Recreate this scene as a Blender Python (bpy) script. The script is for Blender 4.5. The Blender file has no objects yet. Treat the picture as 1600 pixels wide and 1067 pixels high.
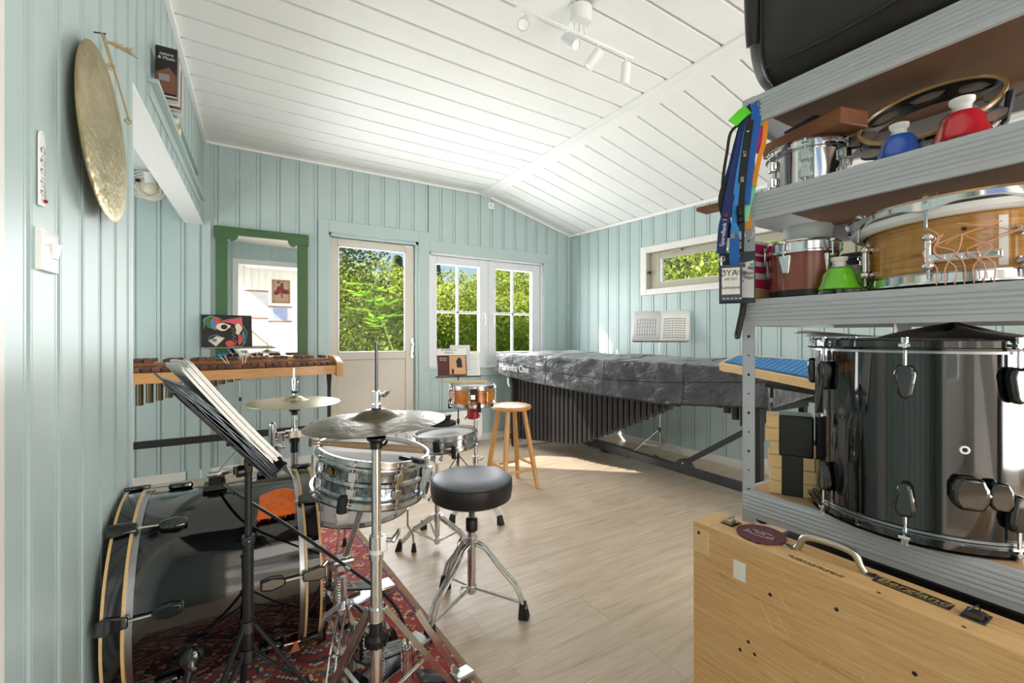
import bpy, bmesh, math, random
import numpy as np
from mathutils import Vector, Matrix, Euler
PI = math.pi
scene = bpy.context.scene
COL = scene.collection
rnd = random.Random(7)
R = math.radians
V = Vector

# ------------------------------------------------------------------ camera model (photo frame 1600x1067)
FPX, HZ, YAW, EYE = 695.0, 525.0, R(31.3), 1.153
SN, CS = math.sin(YAW), math.cos(YAW)
def at(u, v, t):
    """world point seen at photo pixel (u, v) at forward distance t from the camera"""
    r = (u - 800) / FPX
    return V(((SN + r * CS) * t, (CS - r * SN) * t, EYE + (HZ - v) / FPX * t))
def on_z(u, v, z):
    return at(u, v, (EYE - z) * FPX / (v - HZ))

cam = bpy.data.cameras.new('camera'); camo = bpy.data.objects.new('camera', cam); COL.objects.link(camo)
cam.sensor_width = 36; cam.lens = FPX / 1600 * 36; cam.shift_y = -(533.5 - HZ) / 1600
cam.clip_start = 0.02; cam.clip_end = 300
camo.location = (0, 0, EYE); camo.rotation_euler = (PI / 2, 0, -YAW)
scene.camera = camo

# ------------------------------------------------------------------ materials
def srgb(r, g, b):
    f = lambda c: (c / 255 / 12.92) if c / 255 <= 0.04045 else ((c / 255 + 0.055) / 1.055) ** 2.4
    return (f(r), f(g), f(b), 1)
class NT:
    def __init__(s, name):
        s.m = bpy.data.materials.new(name); s.m.use_nodes = True
        s.n = s.m.node_tree.nodes; s.l = s.m.node_tree.links
        s.b = s.n['Principled BSDF']; s.out = s.n['Material Output']
    def add(s, t, **kw):
        n = s.n.new(t)
        for k, v in kw.items():
            if k in n.inputs: n.inputs[k].default_value = v
            else: setattr(n, k, v)
        return n
    def link(s, a, b): s.l.new(a, b)
    def coord(s, scale=(1, 1, 1), rot=(0, 0, 0), out='Object'):
        tc = s.add('ShaderNodeTexCoord'); mp = s.add('ShaderNodeMapping')
        mp.inputs['Scale'].default_value = scale; mp.inputs['Rotation'].default_value = rot
        s.link(tc.outputs[out], mp.inputs['Vector']); return mp.outputs['Vector']
    def noise(s, vec, scale, detail=3, rough=.5, dist=0):
        n = s.add('ShaderNodeTexNoise'); n.inputs['Scale'].default_value = scale; n.inputs['Detail'].default_value = detail
        n.inputs['Roughness'].default_value = rough; n.inputs['Distortion'].default_value = dist
        if vec is not None: s.link(vec, n.inputs['Vector'])
        return n.outputs['Fac']
    def ramp(s, fac, stops, interp='LINEAR'):
        n = s.add('ShaderNodeValToRGB'); cr = n.color_ramp; cr.interpolation = interp
        while len(cr.elements) < len(stops): cr.elements.new(.5)
        for e, (p, c) in zip(cr.elements, stops): e.position = p; e.color = c
        s.link(fac, n.inputs['Fac']); return n.outputs['Color']
    def mix(s, fac, a, b, mode='MIX'):
        n = s.add('ShaderNodeMix'); n.data_type = 'RGBA'; n.blend_type = mode
        for sock, v in ((n.inputs[0], fac), (n.inputs[6], a), (n.inputs[7], b)):
            if hasattr(v, 'links'): s.link(v, sock)
            else: sock.default_value = v
        return n.outputs[2]
    def math(s, op, a, b=0, c=0):
        n = s.add('ShaderNodeMath'); n.operation = op
        for i, v in enumerate((a, b, c)):
            if hasattr(v, 'links'): s.link(v, n.inputs[i])
            else: n.inputs[i].default_value = v
        return n.outputs[0]
    def bump(s, h, strength=.2, dist=.01):
        n = s.add('ShaderNodeBump'); n.inputs['Strength'].default_value = strength; n.inputs['Distance'].default_value = dist
        s.link(h, n.inputs['Height']); s.link(n.outputs['Normal'], s.b.inputs['Normal'])
    def set(s, **kw):
        for k, v in kw.items():
            i = s.b.inputs[k]
            if hasattr(v, 'links'): s.link(v, i)
            else: i.default_value = v
        return s
M = {}
def plain(key, rgb, rough=.5, metal=0, var=.06, scale=12, bump=0, bscale=60, coat=0, spec=.5, sheen=0):
    """a plain finish with slight tonal wear and optional fine bump"""
    t = NT(key); c = srgb(*rgb); vec = t.coord()
    f = t.noise(vec, scale, 4, .6)
    lo = tuple(x * (1 - var) for x in c[:3]) + (1,); hi = tuple(min(1, x * (1 + var)) for x in c[:3]) + (1,)
    t.set(**{'Base Color': t.ramp(f, [(.3, lo), (.7, hi)]), 'Roughness': rough, 'Metallic': metal,
             'Coat Weight': coat, 'Coat Roughness': .05, 'Specular IOR Level': spec})
    if sheen: t.set(**{'Sheen Weight': sheen, 'Sheen Roughness': .5})
    if bump: t.bump(t.noise(vec, bscale, 3), bump, .004)
    M[key] = t.m; return t.m
def wood(key, a, b, axis='X', scale=1, rough=.4, coat=0, bump=.08, stretch=14, dark=None, dist=1.5):
    """wood grain running along one local axis"""
    t = NT(key)
    sc = {'R': (1, 1, stretch), 'X': (1, stretch, stretch), 'Y': (stretch, 1, stretch), 'Z': (stretch, stretch, 1)}[axis]
    vec = t.coord(tuple(x * scale for x in sc))
    f = t.noise(vec, 2.2, 6, .62, dist); g = t.noise(vec, 9, 4, .6, .4)
    k = t.math('ADD', t.math('MULTIPLY', f, .7), t.math('MULTIPLY', g, .3))
    st = [(.3, srgb(*a)), (.68, srgb(*b))]
    if dark: st = [(.33, srgb(*dark)), (.40, srgb(*a)), (.68, srgb(*b))]
    t.set(**{'Base Color': t.ramp(k, st), 'Roughness': rough, 'Coat Weight': coat, 'Coat Roughness': .08})
    if bump: t.bump(g, bump, .002)
    M[key] = t.m; return t.m

# ------------------------------------------------------------------ mesh builder
def frame_z(d):
    """rotation that carries +Z onto d"""
    return V(d).normalized().to_track_quat('Z', 'Y').to_matrix().to_4x4()
def chain(o):
    mx = Matrix.Identity(4)
    while o is not None: mx = Matrix.LocRotScale(o.location, o.rotation_euler, o.scale) @ mx; o = o.parent
    return mx
class MB:
    def __init__(s): s.v = []; s.f = []; s.mi = []; s.m = 0
    def add(s, vs, fs, mx=None):
        o = len(s.v)
        if mx is not None: vs = [mx @ V(p) for p in vs]
        s.v += [tuple(p) for p in vs]; s.f += [tuple(i + o for i in f) for f in fs]; s.mi += [s.m] * len(fs); return s
    def box(s, c, sz, mx=None, rot=None):
        x, y, z = sz[0] / 2, sz[1] / 2, sz[2] / 2
        L = Matrix.Translation(c)
        if rot is not None: L = L @ Euler(rot).to_matrix().to_4x4()
        if mx is not None: L = mx @ L
        vs = [(i * x, j * y, k * z) for k in (-1, 1) for j in (-1, 1) for i in (-1, 1)]
        return s.add(vs, [(0, 2, 3, 1), (4, 5, 7, 6), (0, 1, 5, 4), (2, 6, 7, 3), (0, 4, 6, 2), (1, 3, 7, 5)], L)
    def bb(s, a, b): return s.box([(p + q) / 2 for p, q in zip(a, b)], [abs(q - p) for p, q in zip(a, b)])
    def lathe(s, prof, n=32, mx=None, caps=False, a0=0, a1=2 * PI):
        full = abs(a1 - a0 - 2 * PI) < 1e-6; cols = n if full else n + 1
        vs = [(r * math.cos(a0 + (a1 - a0) * k / n), r * math.sin(a0 + (a1 - a0) * k / n), z) for r, z in prof for k in range(cols)]
        fs = []
        for i in range(len(prof) - 1):
            for k in range(n):
                k2 = (k + 1) % cols
                fs.append((i * cols + k, i * cols + k2, (i + 1) * cols + k2, (i + 1) * cols + k))
        if caps and full:
            fs.append(tuple(range(cols))[::-1]); fs.append(tuple((len(prof) - 1) * cols + k for k in range(cols)))
        return s.add(vs, fs, mx)
    def cyl(s, p, q, r, r2=None, n=14, caps=True):
        p, q = V(p), V(q); r2 = r if r2 is None else r2
        return s.lathe([(r, 0), (r2, (q - p).length)], n, Matrix.Translation(p) @ frame_z(q - p), caps)
    def tube(s, pts, r, n=8, close=False):
        pts = [V(p) for p in pts]; m = len(pts); rs = r if isinstance(r, (list, tuple)) else [r] * m
        t = [(pts[(i + 1) % m] - pts[i - 1]) if close else (pts[min(i + 1, m - 1)] - pts[max(i - 1, 0)]) for i in range(m)]
        up = V((0, 0, 1)) if abs(t[0].normalized().z) < .9 else V((1, 0, 0))
        vs = []; nn = None
        for i in range(m):
            d = t[i].normalized()
            nn = up if nn is None else nn
            nn = (nn - d * nn.dot(d)).normalized(); bb = d.cross(nn)
            vs += [pts[i] + (nn * math.cos(2 * PI * k / n) + bb * math.sin(2 * PI * k / n)) * rs[i] for k in range(n)]
        fs = []
        for i in range(m if close else m - 1):
            j = (i + 1) % m
            for k in range(n):
                k2 = (k + 1) % n; fs.append((i * n + k, i * n + k2, j * n + k2, j * n + k))
        if not close: fs.append(tuple(range(n))[::-1]); fs.append(tuple((m - 1) * n + k for k in range(n)))
        return s.add(vs, fs)
    def ball(s, c, r, n=14, sc=(1, 1, 1), mx=None):
        h = n // 2
        prof = [(max(1e-4, math.sin(PI * i / h)) * r, -math.cos(PI * i / h) * r) for i in range(h + 1)]
        L = Matrix.Translation(c) @ Matrix.Diagonal((*sc, 1))
        return s.lathe(prof, n, L if mx is None else mx @ L)
    def ring(s, c, d, rad, r, n=28, m=8):
        F = Matrix.Translation(c) @ frame_z(d)
        return s.tube([F @ V((rad * math.cos(2 * PI * k / n), rad * math.sin(2 * PI * k / n), 0)) for k in range(n)], r, m, True)
    def prism(s, poly, h, mx=None):
        """polygon in local XY extruded along +Z by h"""
        n = len(poly); vs = [(x, y, 0) for x, y in poly] + [(x, y, h) for x, y in poly]
        return s.add(vs, [tuple(range(n))[::-1], tuple(range(n, 2 * n))] + [(i, (i + 1) % n, n + (i + 1) % n, n + i) for i in range(n)], mx)
    def grid(s, fn, nu, nv, mx=None):
        vs = [fn(i / nu, j / nv) for j in range(nv + 1) for i in range(nu + 1)]
        return s.add(vs, [(j * (nu + 1) + i, j * (nu + 1) + i + 1, (j + 1) * (nu + 1) + i + 1, (j + 1) * (nu + 1) + i) for j in range(nv) for i in range(nu)], mx)
    def bar(s, p, q, w, h, up=(0, 0, 1)):
        """rectangular bar from p to q, w across, h along 'up'"""
        p, q = V(p), V(q); d = (q - p); L = d.length; d.normalize(); u = V(up); u = (u - d * u.dot(d)).normalized(); x = u.cross(d)
        mx = Matrix((( x.x, d.x, u.x, 0), (x.y, d.y, u.y, 0), (x.z, d.z, u.z, 0), (0, 0, 0, 1)))
        mx = Matrix.Translation((p + q) / 2) @ mx
        return s.box((0, 0, 0), (w, L, h), mx)
    def build(s, name, mat, parent=None, bevel=0, solid=0, sub=0, flat=False, angle=38, fix=True, world=False):
        me = bpy.data.meshes.new(name); me.from_pydata(s.v, [], s.f)
        if world: me.transform(chain(parent).inverted())
        mats = mat if isinstance(mat, (list, tuple)) else [mat]
        for m in mats: me.materials.append(M[m] if isinstance(m, str) else m)
        if len(mats) > 1: me.polygons.foreach_set('material_index', s.mi)
        if fix:
            bm = bmesh.new(); bm.from_mesh(me); bmesh.ops.recalc_face_normals(bm, faces=bm.faces); bm.to_mesh(me); bm.free()
        if not flat:
            me.polygons.foreach_set('use_smooth', [True] * len(me.polygons)); me.set_sharp_from_angle(angle=R(angle))
        o = bpy.data.objects.new(name, me); COL.objects.link(o)
        if parent is not None: o.parent = parent
        if solid: md = o.modifiers.new('solid', 'SOLIDIFY'); md.thickness = solid; md.offset = 0
        if sub: md = o.modifiers.new('sub', 'SUBSURF'); md.levels = md.render_levels = sub
        if bevel: md = o.modifiers.new('bevel', 'BEVEL'); md.width = bevel; md.segments = 2; md.limit_method = 'ANGLE'; md.angle_limit = R(40)
        return o
def tag(o, label, cat, group=None, kind=None):
    if label: o['label'] = label
    if cat: o['category'] = cat
    if group: o['group'] = group
    if kind: o['kind'] = kind
    return o
def thing(name, label, cat, loc=(0, 0, 0), rot=(0, 0, 0), group=None):
    o = bpy.data.objects.new(name, None); COL.objects.link(o); o.empty_display_size = .05
    o.location = loc
    if isinstance(rot, Matrix): o.rotation_euler = rot.to_euler()
    else: o.rotation_euler = rot
    return tag(o, label, cat, group)
def struct(o): o['kind'] = 'structure'; return o
def kids(o): return [c for c in bpy.data.objects if c.parent == o]
def dup(root, loc=None, rot=None, label=None, group=None):
    r = root.copy(); COL.objects.link(r)
    if loc is not None: r.location = loc
    if rot is not None: r.rotation_euler = rot
    if label: r['label'] = label
    if group: r['group'] = group
    for ch in kids(root):
        c = ch.copy(); COL.objects.link(c); c.parent = r
        for g in kids(ch):
            d = g.copy(); COL.objects.link(d); d.parent = c
    return r
def part_copy(o, rotz=0, loc=None, rot=None):
    c = o.copy(); COL.objects.link(c)
    if rot is not None: c.rotation_euler = rot
    else: c.rotation_euler.z += rotz
    if loc is not None: c.location = loc
    for g in kids(o):
        d = g.copy(); COL.objects.link(d); d.parent = c
    return c
def text(name, body, size, mat, parent, mx, ext=.0006, align='CENTER', sx=1, shear=0, world=False):
    cu = bpy.data.curves.new(name, 'FONT'); cu.body = body; cu.size = size; cu.extrude = ext; cu.align_x = align; cu.align_y = 'CENTER'; cu.shear = shear
    tmp = bpy.data.objects.new('tmp_text', cu); COL.objects.link(tmp)
    dg = bpy.context.evaluated_depsgraph_get(); me = bpy.data.meshes.new_from_object(tmp.evaluated_get(dg))
    bpy.data.objects.remove(tmp); bpy.data.curves.remove(cu)
    me.transform((chain(parent).inverted() if world else Matrix.Identity(4)) @ mx @ Matrix.Diagonal((sx, 1, 1, 1))); me.materials.clear(); me.materials.append(M[mat])
    o = bpy.data.objects.new(name, me); COL.objects.link(o); o.parent = parent; return o
def axes(o, x, y):
    """matrix with origin o whose local X runs along x and local Y along y"""
    x = V(x).normalized(); y = V(y); y = (y - x * y.dot(x)).normalized(); z = x.cross(y)
    return Matrix(((x.x, y.x, z.x, o[0]), (x.y, y.y, z.y, o[1]), (x.z, y.z, z.z, o[2]), (0, 0, 0, 1)))
# ------------------------------------------------------------------ materials used
plain('paint_teal', (178, 196, 194), .38, var=.03, scale=3, bump=.05, bscale=40)
plain('paint_pale', (214, 228, 224), .45, var=.02, scale=3)
plain('paint_white', (240, 240, 238), .5, var=.02, scale=3)
plain('ceiling_white', (243, 243, 241), .6, var=.02, scale=2)
plain('trim_white', (226, 224, 218), .45, var=.03)
plain('door_cream', (214, 205, 192), .4, var=.02)
plain('window_white', (225, 226, 228), .35, var=.01)
plain('slit_beige', (176, 172, 152), .45, var=.03)
plain('green_paint', (62, 98, 56), .45, var=.08, bump=.05)
plain('black_matte', (24, 24, 25), .55, var=.1)
plain('black_plastic', (16, 16, 17), .32, var=.1)
plain('black_metal', (34, 34, 37), .42, .3, var=.08)
plain('rubber', (26, 25, 25), .75, var=.12, bump=.1)
plain('black_gloss', (7, 8, 10), .06, var=.1, coat=1)
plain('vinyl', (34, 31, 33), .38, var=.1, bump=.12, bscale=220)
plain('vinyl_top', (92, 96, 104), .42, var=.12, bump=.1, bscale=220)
plain('chrome', (225, 226, 228), .09, 1, var=.05)
plain('chrome_worn', (205, 205, 204), .2, 1, var=.12, scale=40)
plain('steel', (168, 170, 172), .32, 1, var=.1)
plain('steel_dark', (92, 93, 96), .3, 1, var=.1)
plain('nickel', (196, 190, 178), .28, 1, var=.1)
plain('galv', (190, 194, 200), .45, .12, var=.02, scale=6)
plain('brass_dull', (160, 130, 70), .35, 1, var=.15)
plain('head_white', (232, 232, 232), .55, var=.03)
plain('white_wrap', (238, 236, 242), .22, var=.02, coat=.6)
plain('white_plastic', (236, 236, 232), .35, var=.02)
plain('cream_plastic', (232, 222, 196), .4, var=.02)
plain('paper', (236, 234, 228), .75, var=.02)
plain('paper_grey', (214, 214, 214), .7, var=.03)
plain('cord', (168, 150, 112), .85, var=.15)
plain('orange_cloth', (222, 104, 22), .9, var=.14, scale=60, bump=.5, bscale=240, sheen=.3)
plain('grey_shade', (150, 152, 152), .5, var=.05)
plain('cover_black', (62, 63, 67), .42, var=.14, scale=5, bump=.45, bscale=22, sheen=.4)
plain('bag_black', (30, 30, 31), .62, var=.12, scale=6, bump=.15, bscale=40, sheen=.25)
plain('tube_dark', (58, 55, 55), .45, .4, var=.08)
plain('tube_bronze', (92, 82, 58), .42, .6, var=.1)
plain('frame_grey', (58, 59, 63), .4, .2, var=.06)
plain('blue_navy', (26, 48, 108), .7, var=.08)
plain('blue_mid', (28, 96, 178), .7, var=.08)
plain('blue_light', (52, 140, 214), .7, var=.08)
plain('orange_strap', (240, 150, 30), .7, var=.06)
plain('mint_strap', (140, 222, 178), .7, var=.05)
plain('pink', (224, 20, 120), .6, var=.03)
plain('pink_dark', (196, 22, 92), .6, var=.03)
plain('green_neon', (96, 226, 44), .5, var=.04)
plain('green_bell', (112, 204, 30), .18, var=.03, coat=.8)
plain('red_bell', (206, 26, 46), .18, var=.03, coat=.8)
plain('blue_bell', (30, 96, 196), .18, var=.03, coat=.8)
plain('red_knob', (150, 16, 24), .35, var=.1)
plain('blue_yarn', (40, 120, 184), .9, var=.15, scale=120, bump=.6, bscale=300)
plain('white_yarn', (228, 226, 218), .9, var=.05, scale=120, bump=.6, bscale=300)
plain('felt_maroon', (98, 54, 60), .95, var=.2, scale=90, bump=.4, bscale=300)
plain('silver_ink', (200, 198, 196), .5, var=.03)
plain('gold_ink', (176, 150, 92), .45, var=.15, scale=60)
plain('ink', (34, 32, 34), .7, var=.1)
plain('maroon_ink', (86, 34, 26), .5, var=.08)
plain('tan_ink', (206, 160, 112), .5, var=.06)
plain('wire_pink', (226, 170, 140), .5, var=.04)
plain('tape_black', (22, 22, 23), .3, var=.2, scale=30, bump=.5, bscale=50)
plain('kraft', (176, 148, 104), .8, var=.06)
plain('grey_roll', (190, 196, 196), .35, var=.05)
plain('blue_sheet', (58, 128, 188), .5, var=.1, scale=30)
plain('yellow_liquid', (210, 158, 40), .2, var=.05)
plain('art_red', (214, 76, 52), .5); plain('art_green', (48, 110, 72), .5); plain('art_cream', (232, 214, 184), .5)
plain('art_pink', (218, 82, 100), .5); plain('art_blue', (70, 130, 170), .5)
plain('spot_white', (238, 238, 236), .4, var=.01)
plain('concrete_pad', (150, 148, 140), .8)
wood('beech', (174, 122, 64), (208, 158, 94), 'Z', 2, .4, .2)
wood('beech_x', (176, 118, 58), (212, 156, 88), 'X', 1.4, .4, .2)
wood('rosewood', (66, 34, 28), (112, 62, 48), 'Y', 3, .3, .3, stretch=10)
wood('ply', (206, 160, 104), (230, 192, 138), 'Y', 3.2, .5, 0, .15, 22, dark=(176, 124, 72), dist=.7)
wood('board_brown', (178, 144, 106), (200, 166, 126), 'Y', 1, .6)
plain('hardboard', (112, 84, 62), .6, var=.08, scale=20)
wood('zebra', (166, 112, 44), (212, 158, 76), 'R', 2.4, .18, .7, 0, 26, dark=(78, 46, 20), dist=.5)
wood('mahogany', (104, 46, 28), (142, 70, 44), 'Z', 4, .25, .6, 0)
wood('walnut', (118, 72, 44), (156, 102, 64), 'X', 4, .4)
wood('pine_block', (214, 176, 122), (236, 206, 156), 'X', 5, .6)
wood('stick', (196, 160, 110), (222, 190, 142), 'X', 6, .5, 0, 0)
wood('stick_dark', (140, 110, 78), (172, 138, 100), 'X', 6, .5, 0, 0)
wood('hoop_wood', (200, 160, 100), (226, 190, 132), 'X', 3, .35, .4, 0)
wood('bark', (70, 58, 46), (120, 104, 84), 'Z', 2, .9, 0, .6, 6)

def brushed_bronze(key, a, b, rough, rings=True, hammered=.0):
    t = NT(key); vec = t.coord(); sx = t.add('ShaderNodeSeparateXYZ'); t.link(vec, sx.inputs[0])
    rr = t.math('SQRT', t.math('ADD', t.math('MULTIPLY', sx.outputs[0], sx.outputs[0]), t.math('MULTIPLY', sx.outputs[1], sx.outputs[1])))
    cx = t.add('ShaderNodeCombineXYZ'); t.link(rr, cx.inputs[0])
    g = t.noise(cx.outputs[0], 420 if rings else 40, 4, .7); c = t.noise(vec, 7, 4, .6, .6)
    col = t.mix(c, srgb(*a), srgb(*b))
    t.set(**{'Base Color': col, 'Metallic': 1.0, 'Roughness': t.math('ADD', t.math('MULTIPLY', c, .16), rough)})
    h = t.math('MULTIPLY', g, .5)
    if hammered: h = t.math('ADD', h, t.math('MULTIPLY', t.noise(vec, 34, 2, .5), hammered))
    t.bump(h, .25 if rings else .42, .002 if rings else .003); M[key] = t.m
brushed_bronze('bronze', (170, 158, 126), (206, 196, 166), .24, True, .6)
brushed_bronze('bronze_dark', (74, 66, 48), (124, 112, 88), .27, True, 5)
brushed_bronze('gong_bronze', (122, 108, 78), (206, 190, 150), .36, False, 4)

def m_floor():
    t = NT('oak_laminate'); vec = t.coord()
    br = t.add('ShaderNodeTexBrick'); t.link(vec, br.inputs['Vector'])
    br.offset = .37; br.inputs['Scale'].default_value = 1; br.inputs['Brick Width'].default_value = 1.28; br.inputs['Row Height'].default_value = .19
    br.inputs['Mortar Size'].default_value = .0012; br.inputs['Mortar Smooth'].default_value = .3; br.inputs['Bias'].default_value = 0
    br.inputs['Color1'].default_value = (.25, .25, .25, 1); br.inputs['Color2'].default_value = (.75, .75, .75, 1); br.inputs['Mortar'].default_value = (.5, .5, .5, 1)
    v2 = t.add('ShaderNodeVectorMath'); v2.operation = 'MULTIPLY_ADD'; t.link(vec, v2.inputs[0]); v2.inputs[1].default_value = (1.1, 11, 1)
    cb = t.add('ShaderNodeCombineXYZ'); k = t.math('MULTIPLY', br.outputs['Color'], 30); t.link(k, cb.inputs[0]); t.link(k, cb.inputs[2]); t.link(cb.outputs[0], v2.inputs[2])
    g = t.noise(v2.outputs[0], 1.6, 6, .6, 1.2); g2 = t.noise(v2.outputs[0], 7, 4, .6, .3)
    k = t.math('ADD', t.math('MULTIPLY', g, .65), t.math('MULTIPLY', g2, .35))
    col = t.ramp(k, [(.28, srgb(168, 146, 122)), (.46, srgb(198, 178, 154)), (.70, srgb(218, 201, 180))])
    col = t.mix(t.math('MULTIPLY', br.outputs['Fac'], .55), col, srgb(128, 106, 84))
    tone = t.mix(br.outputs['Color'], (.95, .95, .95, 1), (1.05, 1.04, 1.03, 1)); col = t.mix(1.0, col, tone, 'MULTIPLY')
    t.set(**{'Base Color': col, 'Roughness': t.math('ADD', t.math('MULTIPLY', g2, .14), .27), 'Specular IOR Level': .5}); t.bump(k, .05, .002)
    M['oak_laminate'] = t.m
m_floor()
def m_rug():
    t = NT('kilim'); tc = t.add('ShaderNodeTexCoord'); sx = t.add('ShaderNodeSeparateXYZ'); t.link(tc.outputs['Object'], sx.inputs[0])
    x, y = sx.outputs[0], sx.outputs[1]
    q = lambda s, n: t.math('DIVIDE', t.math('FLOOR', t.math('MULTIPLY', s, n)), n)        # knotted, stepped outlines
    xs, ys = q(x, 90), q(y, 90)
    def tri(a, p): return t.math('PINGPONG', a, p)
    # field of stepped diamonds
    d = t.math('ADD', tri(xs, .14), tri(ys, .17)); d2 = t.math('ADD', tri(t.math('ADD', xs, .14), .14), tri(t.math('ADD', ys, .17), .17))
    cb = t.add('ShaderNodeCombineXYZ'); t.link(xs, cb.inputs[0]); t.link(ys, cb.inputs[1])
    ns = t.noise(cb.outputs[0], 16, 2, .5)
    k = t.math('FRACT', t.math('ADD', t.math('MULTIPLY', t.math('MINIMUM', d, d2), 9.0), t.math('MULTIPLY', ns, .9)))
    field = t.ramp(k, [(0, srgb(150, 44, 40)), (.22, srgb(36, 40, 66)), (.34, srgb(214, 196, 164)), (.44, srgb(160, 52, 46)), (.62, srgb(196, 128, 72)), (.70, srgb(70, 92, 106)), (.80, srgb(206, 188, 158)), (.88, srgb(112, 30, 34))], 'CONSTANT')
    kb = t.math('FRACT', t.math('ADD', t.math('MULTIPLY', t.math('ADD', tri(xs, .06), tri(ys, .075)), 11), t.math('MULTIPLY', ns, .7)))
    bord = t.ramp(kb, [(0, srgb(172, 56, 48)), (.45, srgb(208, 186, 150)), (.55, srgb(184, 66, 52)), (.72, srgb(58, 56, 84)), (.82, srgb(200, 140, 80)), (.9, srgb(168, 54, 46))], 'CONSTANT')
    # distance from the rug's right long edge runs along local x (0 = edge)
    e = t.math('ABSOLUTE', x)
    in_b = t.math('LESS_THAN', e, .26)
    col = t.mix(in_b, field, bord)
    for a, b, c in ((.255, .275, (216, 200, 168)), (.275, .288, (40, 40, 62)), (.0, .022, (150, 112, 72)), (.03, .04, (60, 60, 96))):
        m = t.math('MULTIPLY', t.math('GREATER_THAN', e, a), t.math('LESS_THAN', e, b)); col = t.mix(m, col, srgb(*c))
    t.set(**{'Base Color': col, 'Roughness': .95, 'Sheen Weight': .25}); t.bump(t.noise(tc.outputs['Object'], 420, 2), .35, .003); M['kilim'] = t.m
m_rug()
def m_cover():
    t = NT('cover_black'); vec = t.coord((1, 1, 1)); a = t.noise(t.coord((1, .55, .8), (.5, .3, .4)), 5.5, 5, .55, 2.4); b = t.noise(vec, 24, 2, .5, .8); c = t.noise(vec, 900, 1)
    t.set(**{'Base Color': t.ramp(a, [(.3, srgb(42, 43, 47)), (.7, srgb(62, 63, 68))]), 'Roughness': .4, 'Sheen Weight': .3})
    h = t.math('ADD', t.math('ADD', a, t.math('MULTIPLY', b, .10)), t.math('MULTIPLY', c, .01)); t.bump(h, .6, .05); M['cover_black'] = t.m
m_cover()
def m_glass():
    t = NT('pane_glass'); g = t.add('ShaderNodeBsdfTransparent'); gl = t.add('ShaderNodeBsdfGlossy'); gl.inputs['Roughness'].default_value = .02
    fr = t.add('ShaderNodeFresnel'); fr.inputs['IOR'].default_value = 1.45; mx = t.add('ShaderNodeMixShader')
    t.link(t.math('MULTIPLY', fr.outputs[0], .05), mx.inputs[0]); t.link(g.outputs[0], mx.inputs[1]); t.link(gl.outputs[0], mx.inputs[2]); t.link(mx.outputs[0], t.out.inputs['Surface'])
    M['pane_glass'] = t.m
    t = NT('clear_plastic'); g = t.add('ShaderNodeBsdfTransparent'); gl = t.add('ShaderNodeBsdfGlossy'); gl.inputs['Roughness'].default_value = .05
    lw = t.add('ShaderNodeLayerWeight'); lw.inputs['Blend'].default_value = .35; mx = t.add('ShaderNodeMixShader')
    t.link(lw.outputs['Facing'], mx.inputs[0]); t.link(g.outputs[0], mx.inputs[1]); t.link(gl.outputs[0], mx.inputs[2]); t.link(mx.outputs[0], t.out.inputs['Surface']); M['clear_plastic'] = t.m
    t = NT('mirror_silver'); t.set(**{'Base Color': (.86, .88, .87, 1), 'Metallic': 1.0, 'Roughness': .015}); M['mirror_silver'] = t.m
    t = NT('lamp_glow'); t.set(**{'Base Color': (1, 1, 1, 1), 'Emission Color': (1, .93, .82, 1), 'Emission Strength': .25}); M['lamp_glow'] = t.m
m_glass()
def leaf_mat(key, cols, trans=.58):
    t = NT(key); oi = t.add('ShaderNodeNewGeometry')
    col = t.ramp(oi.outputs['Random Per Island'], [(i / (len(cols) - 1), srgb(*c)) for i, c in enumerate(cols)])
    t.set(**{'Base Color': col, 'Roughness': .5}); tr = t.add('ShaderNodeBsdfTranslucent'); t.link(t.mix(.35, col, srgb(214, 224, 90)), tr.inputs['Color'])
    mx = t.add('ShaderNodeMixShader'); mx.inputs[0].default_value = trans; t.link(t.b.outputs[0], mx.inputs[1]); t.link(tr.outputs[0], mx.inputs[2]); t.link(mx.outputs[0], t.out.inputs['Surface'])
    M[key] = t.m
leaf_mat('leaf_bush', [(110, 140, 50), (150, 176, 70), (196, 206, 100), (230, 228, 140)])
leaf_mat('leaf_birch', [(70, 84, 46), (96, 112, 62), (134, 146, 84)], .35)
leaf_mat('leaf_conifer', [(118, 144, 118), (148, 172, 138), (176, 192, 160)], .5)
leaf_mat('leaf_ash', [(96, 168, 50), (128, 200, 60), (176, 222, 60)], .5)
plain('grass_green', (140, 164, 84), .9, var=.25, scale=2, bump=.6, bscale=60)
def m_bell_print():
    pass
# ------------------------------------------------------------------ room shell
D = 4.4                                        # back wall
def lx(y): return -.4014 + .031 * y            # left wall line
RWD = V((-.0913, .9958))
def rx(y): return 3.522 - (y - D) * .0917 * 1  # right wall line
YF = -.6                                       # front wall, behind the camera

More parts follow.
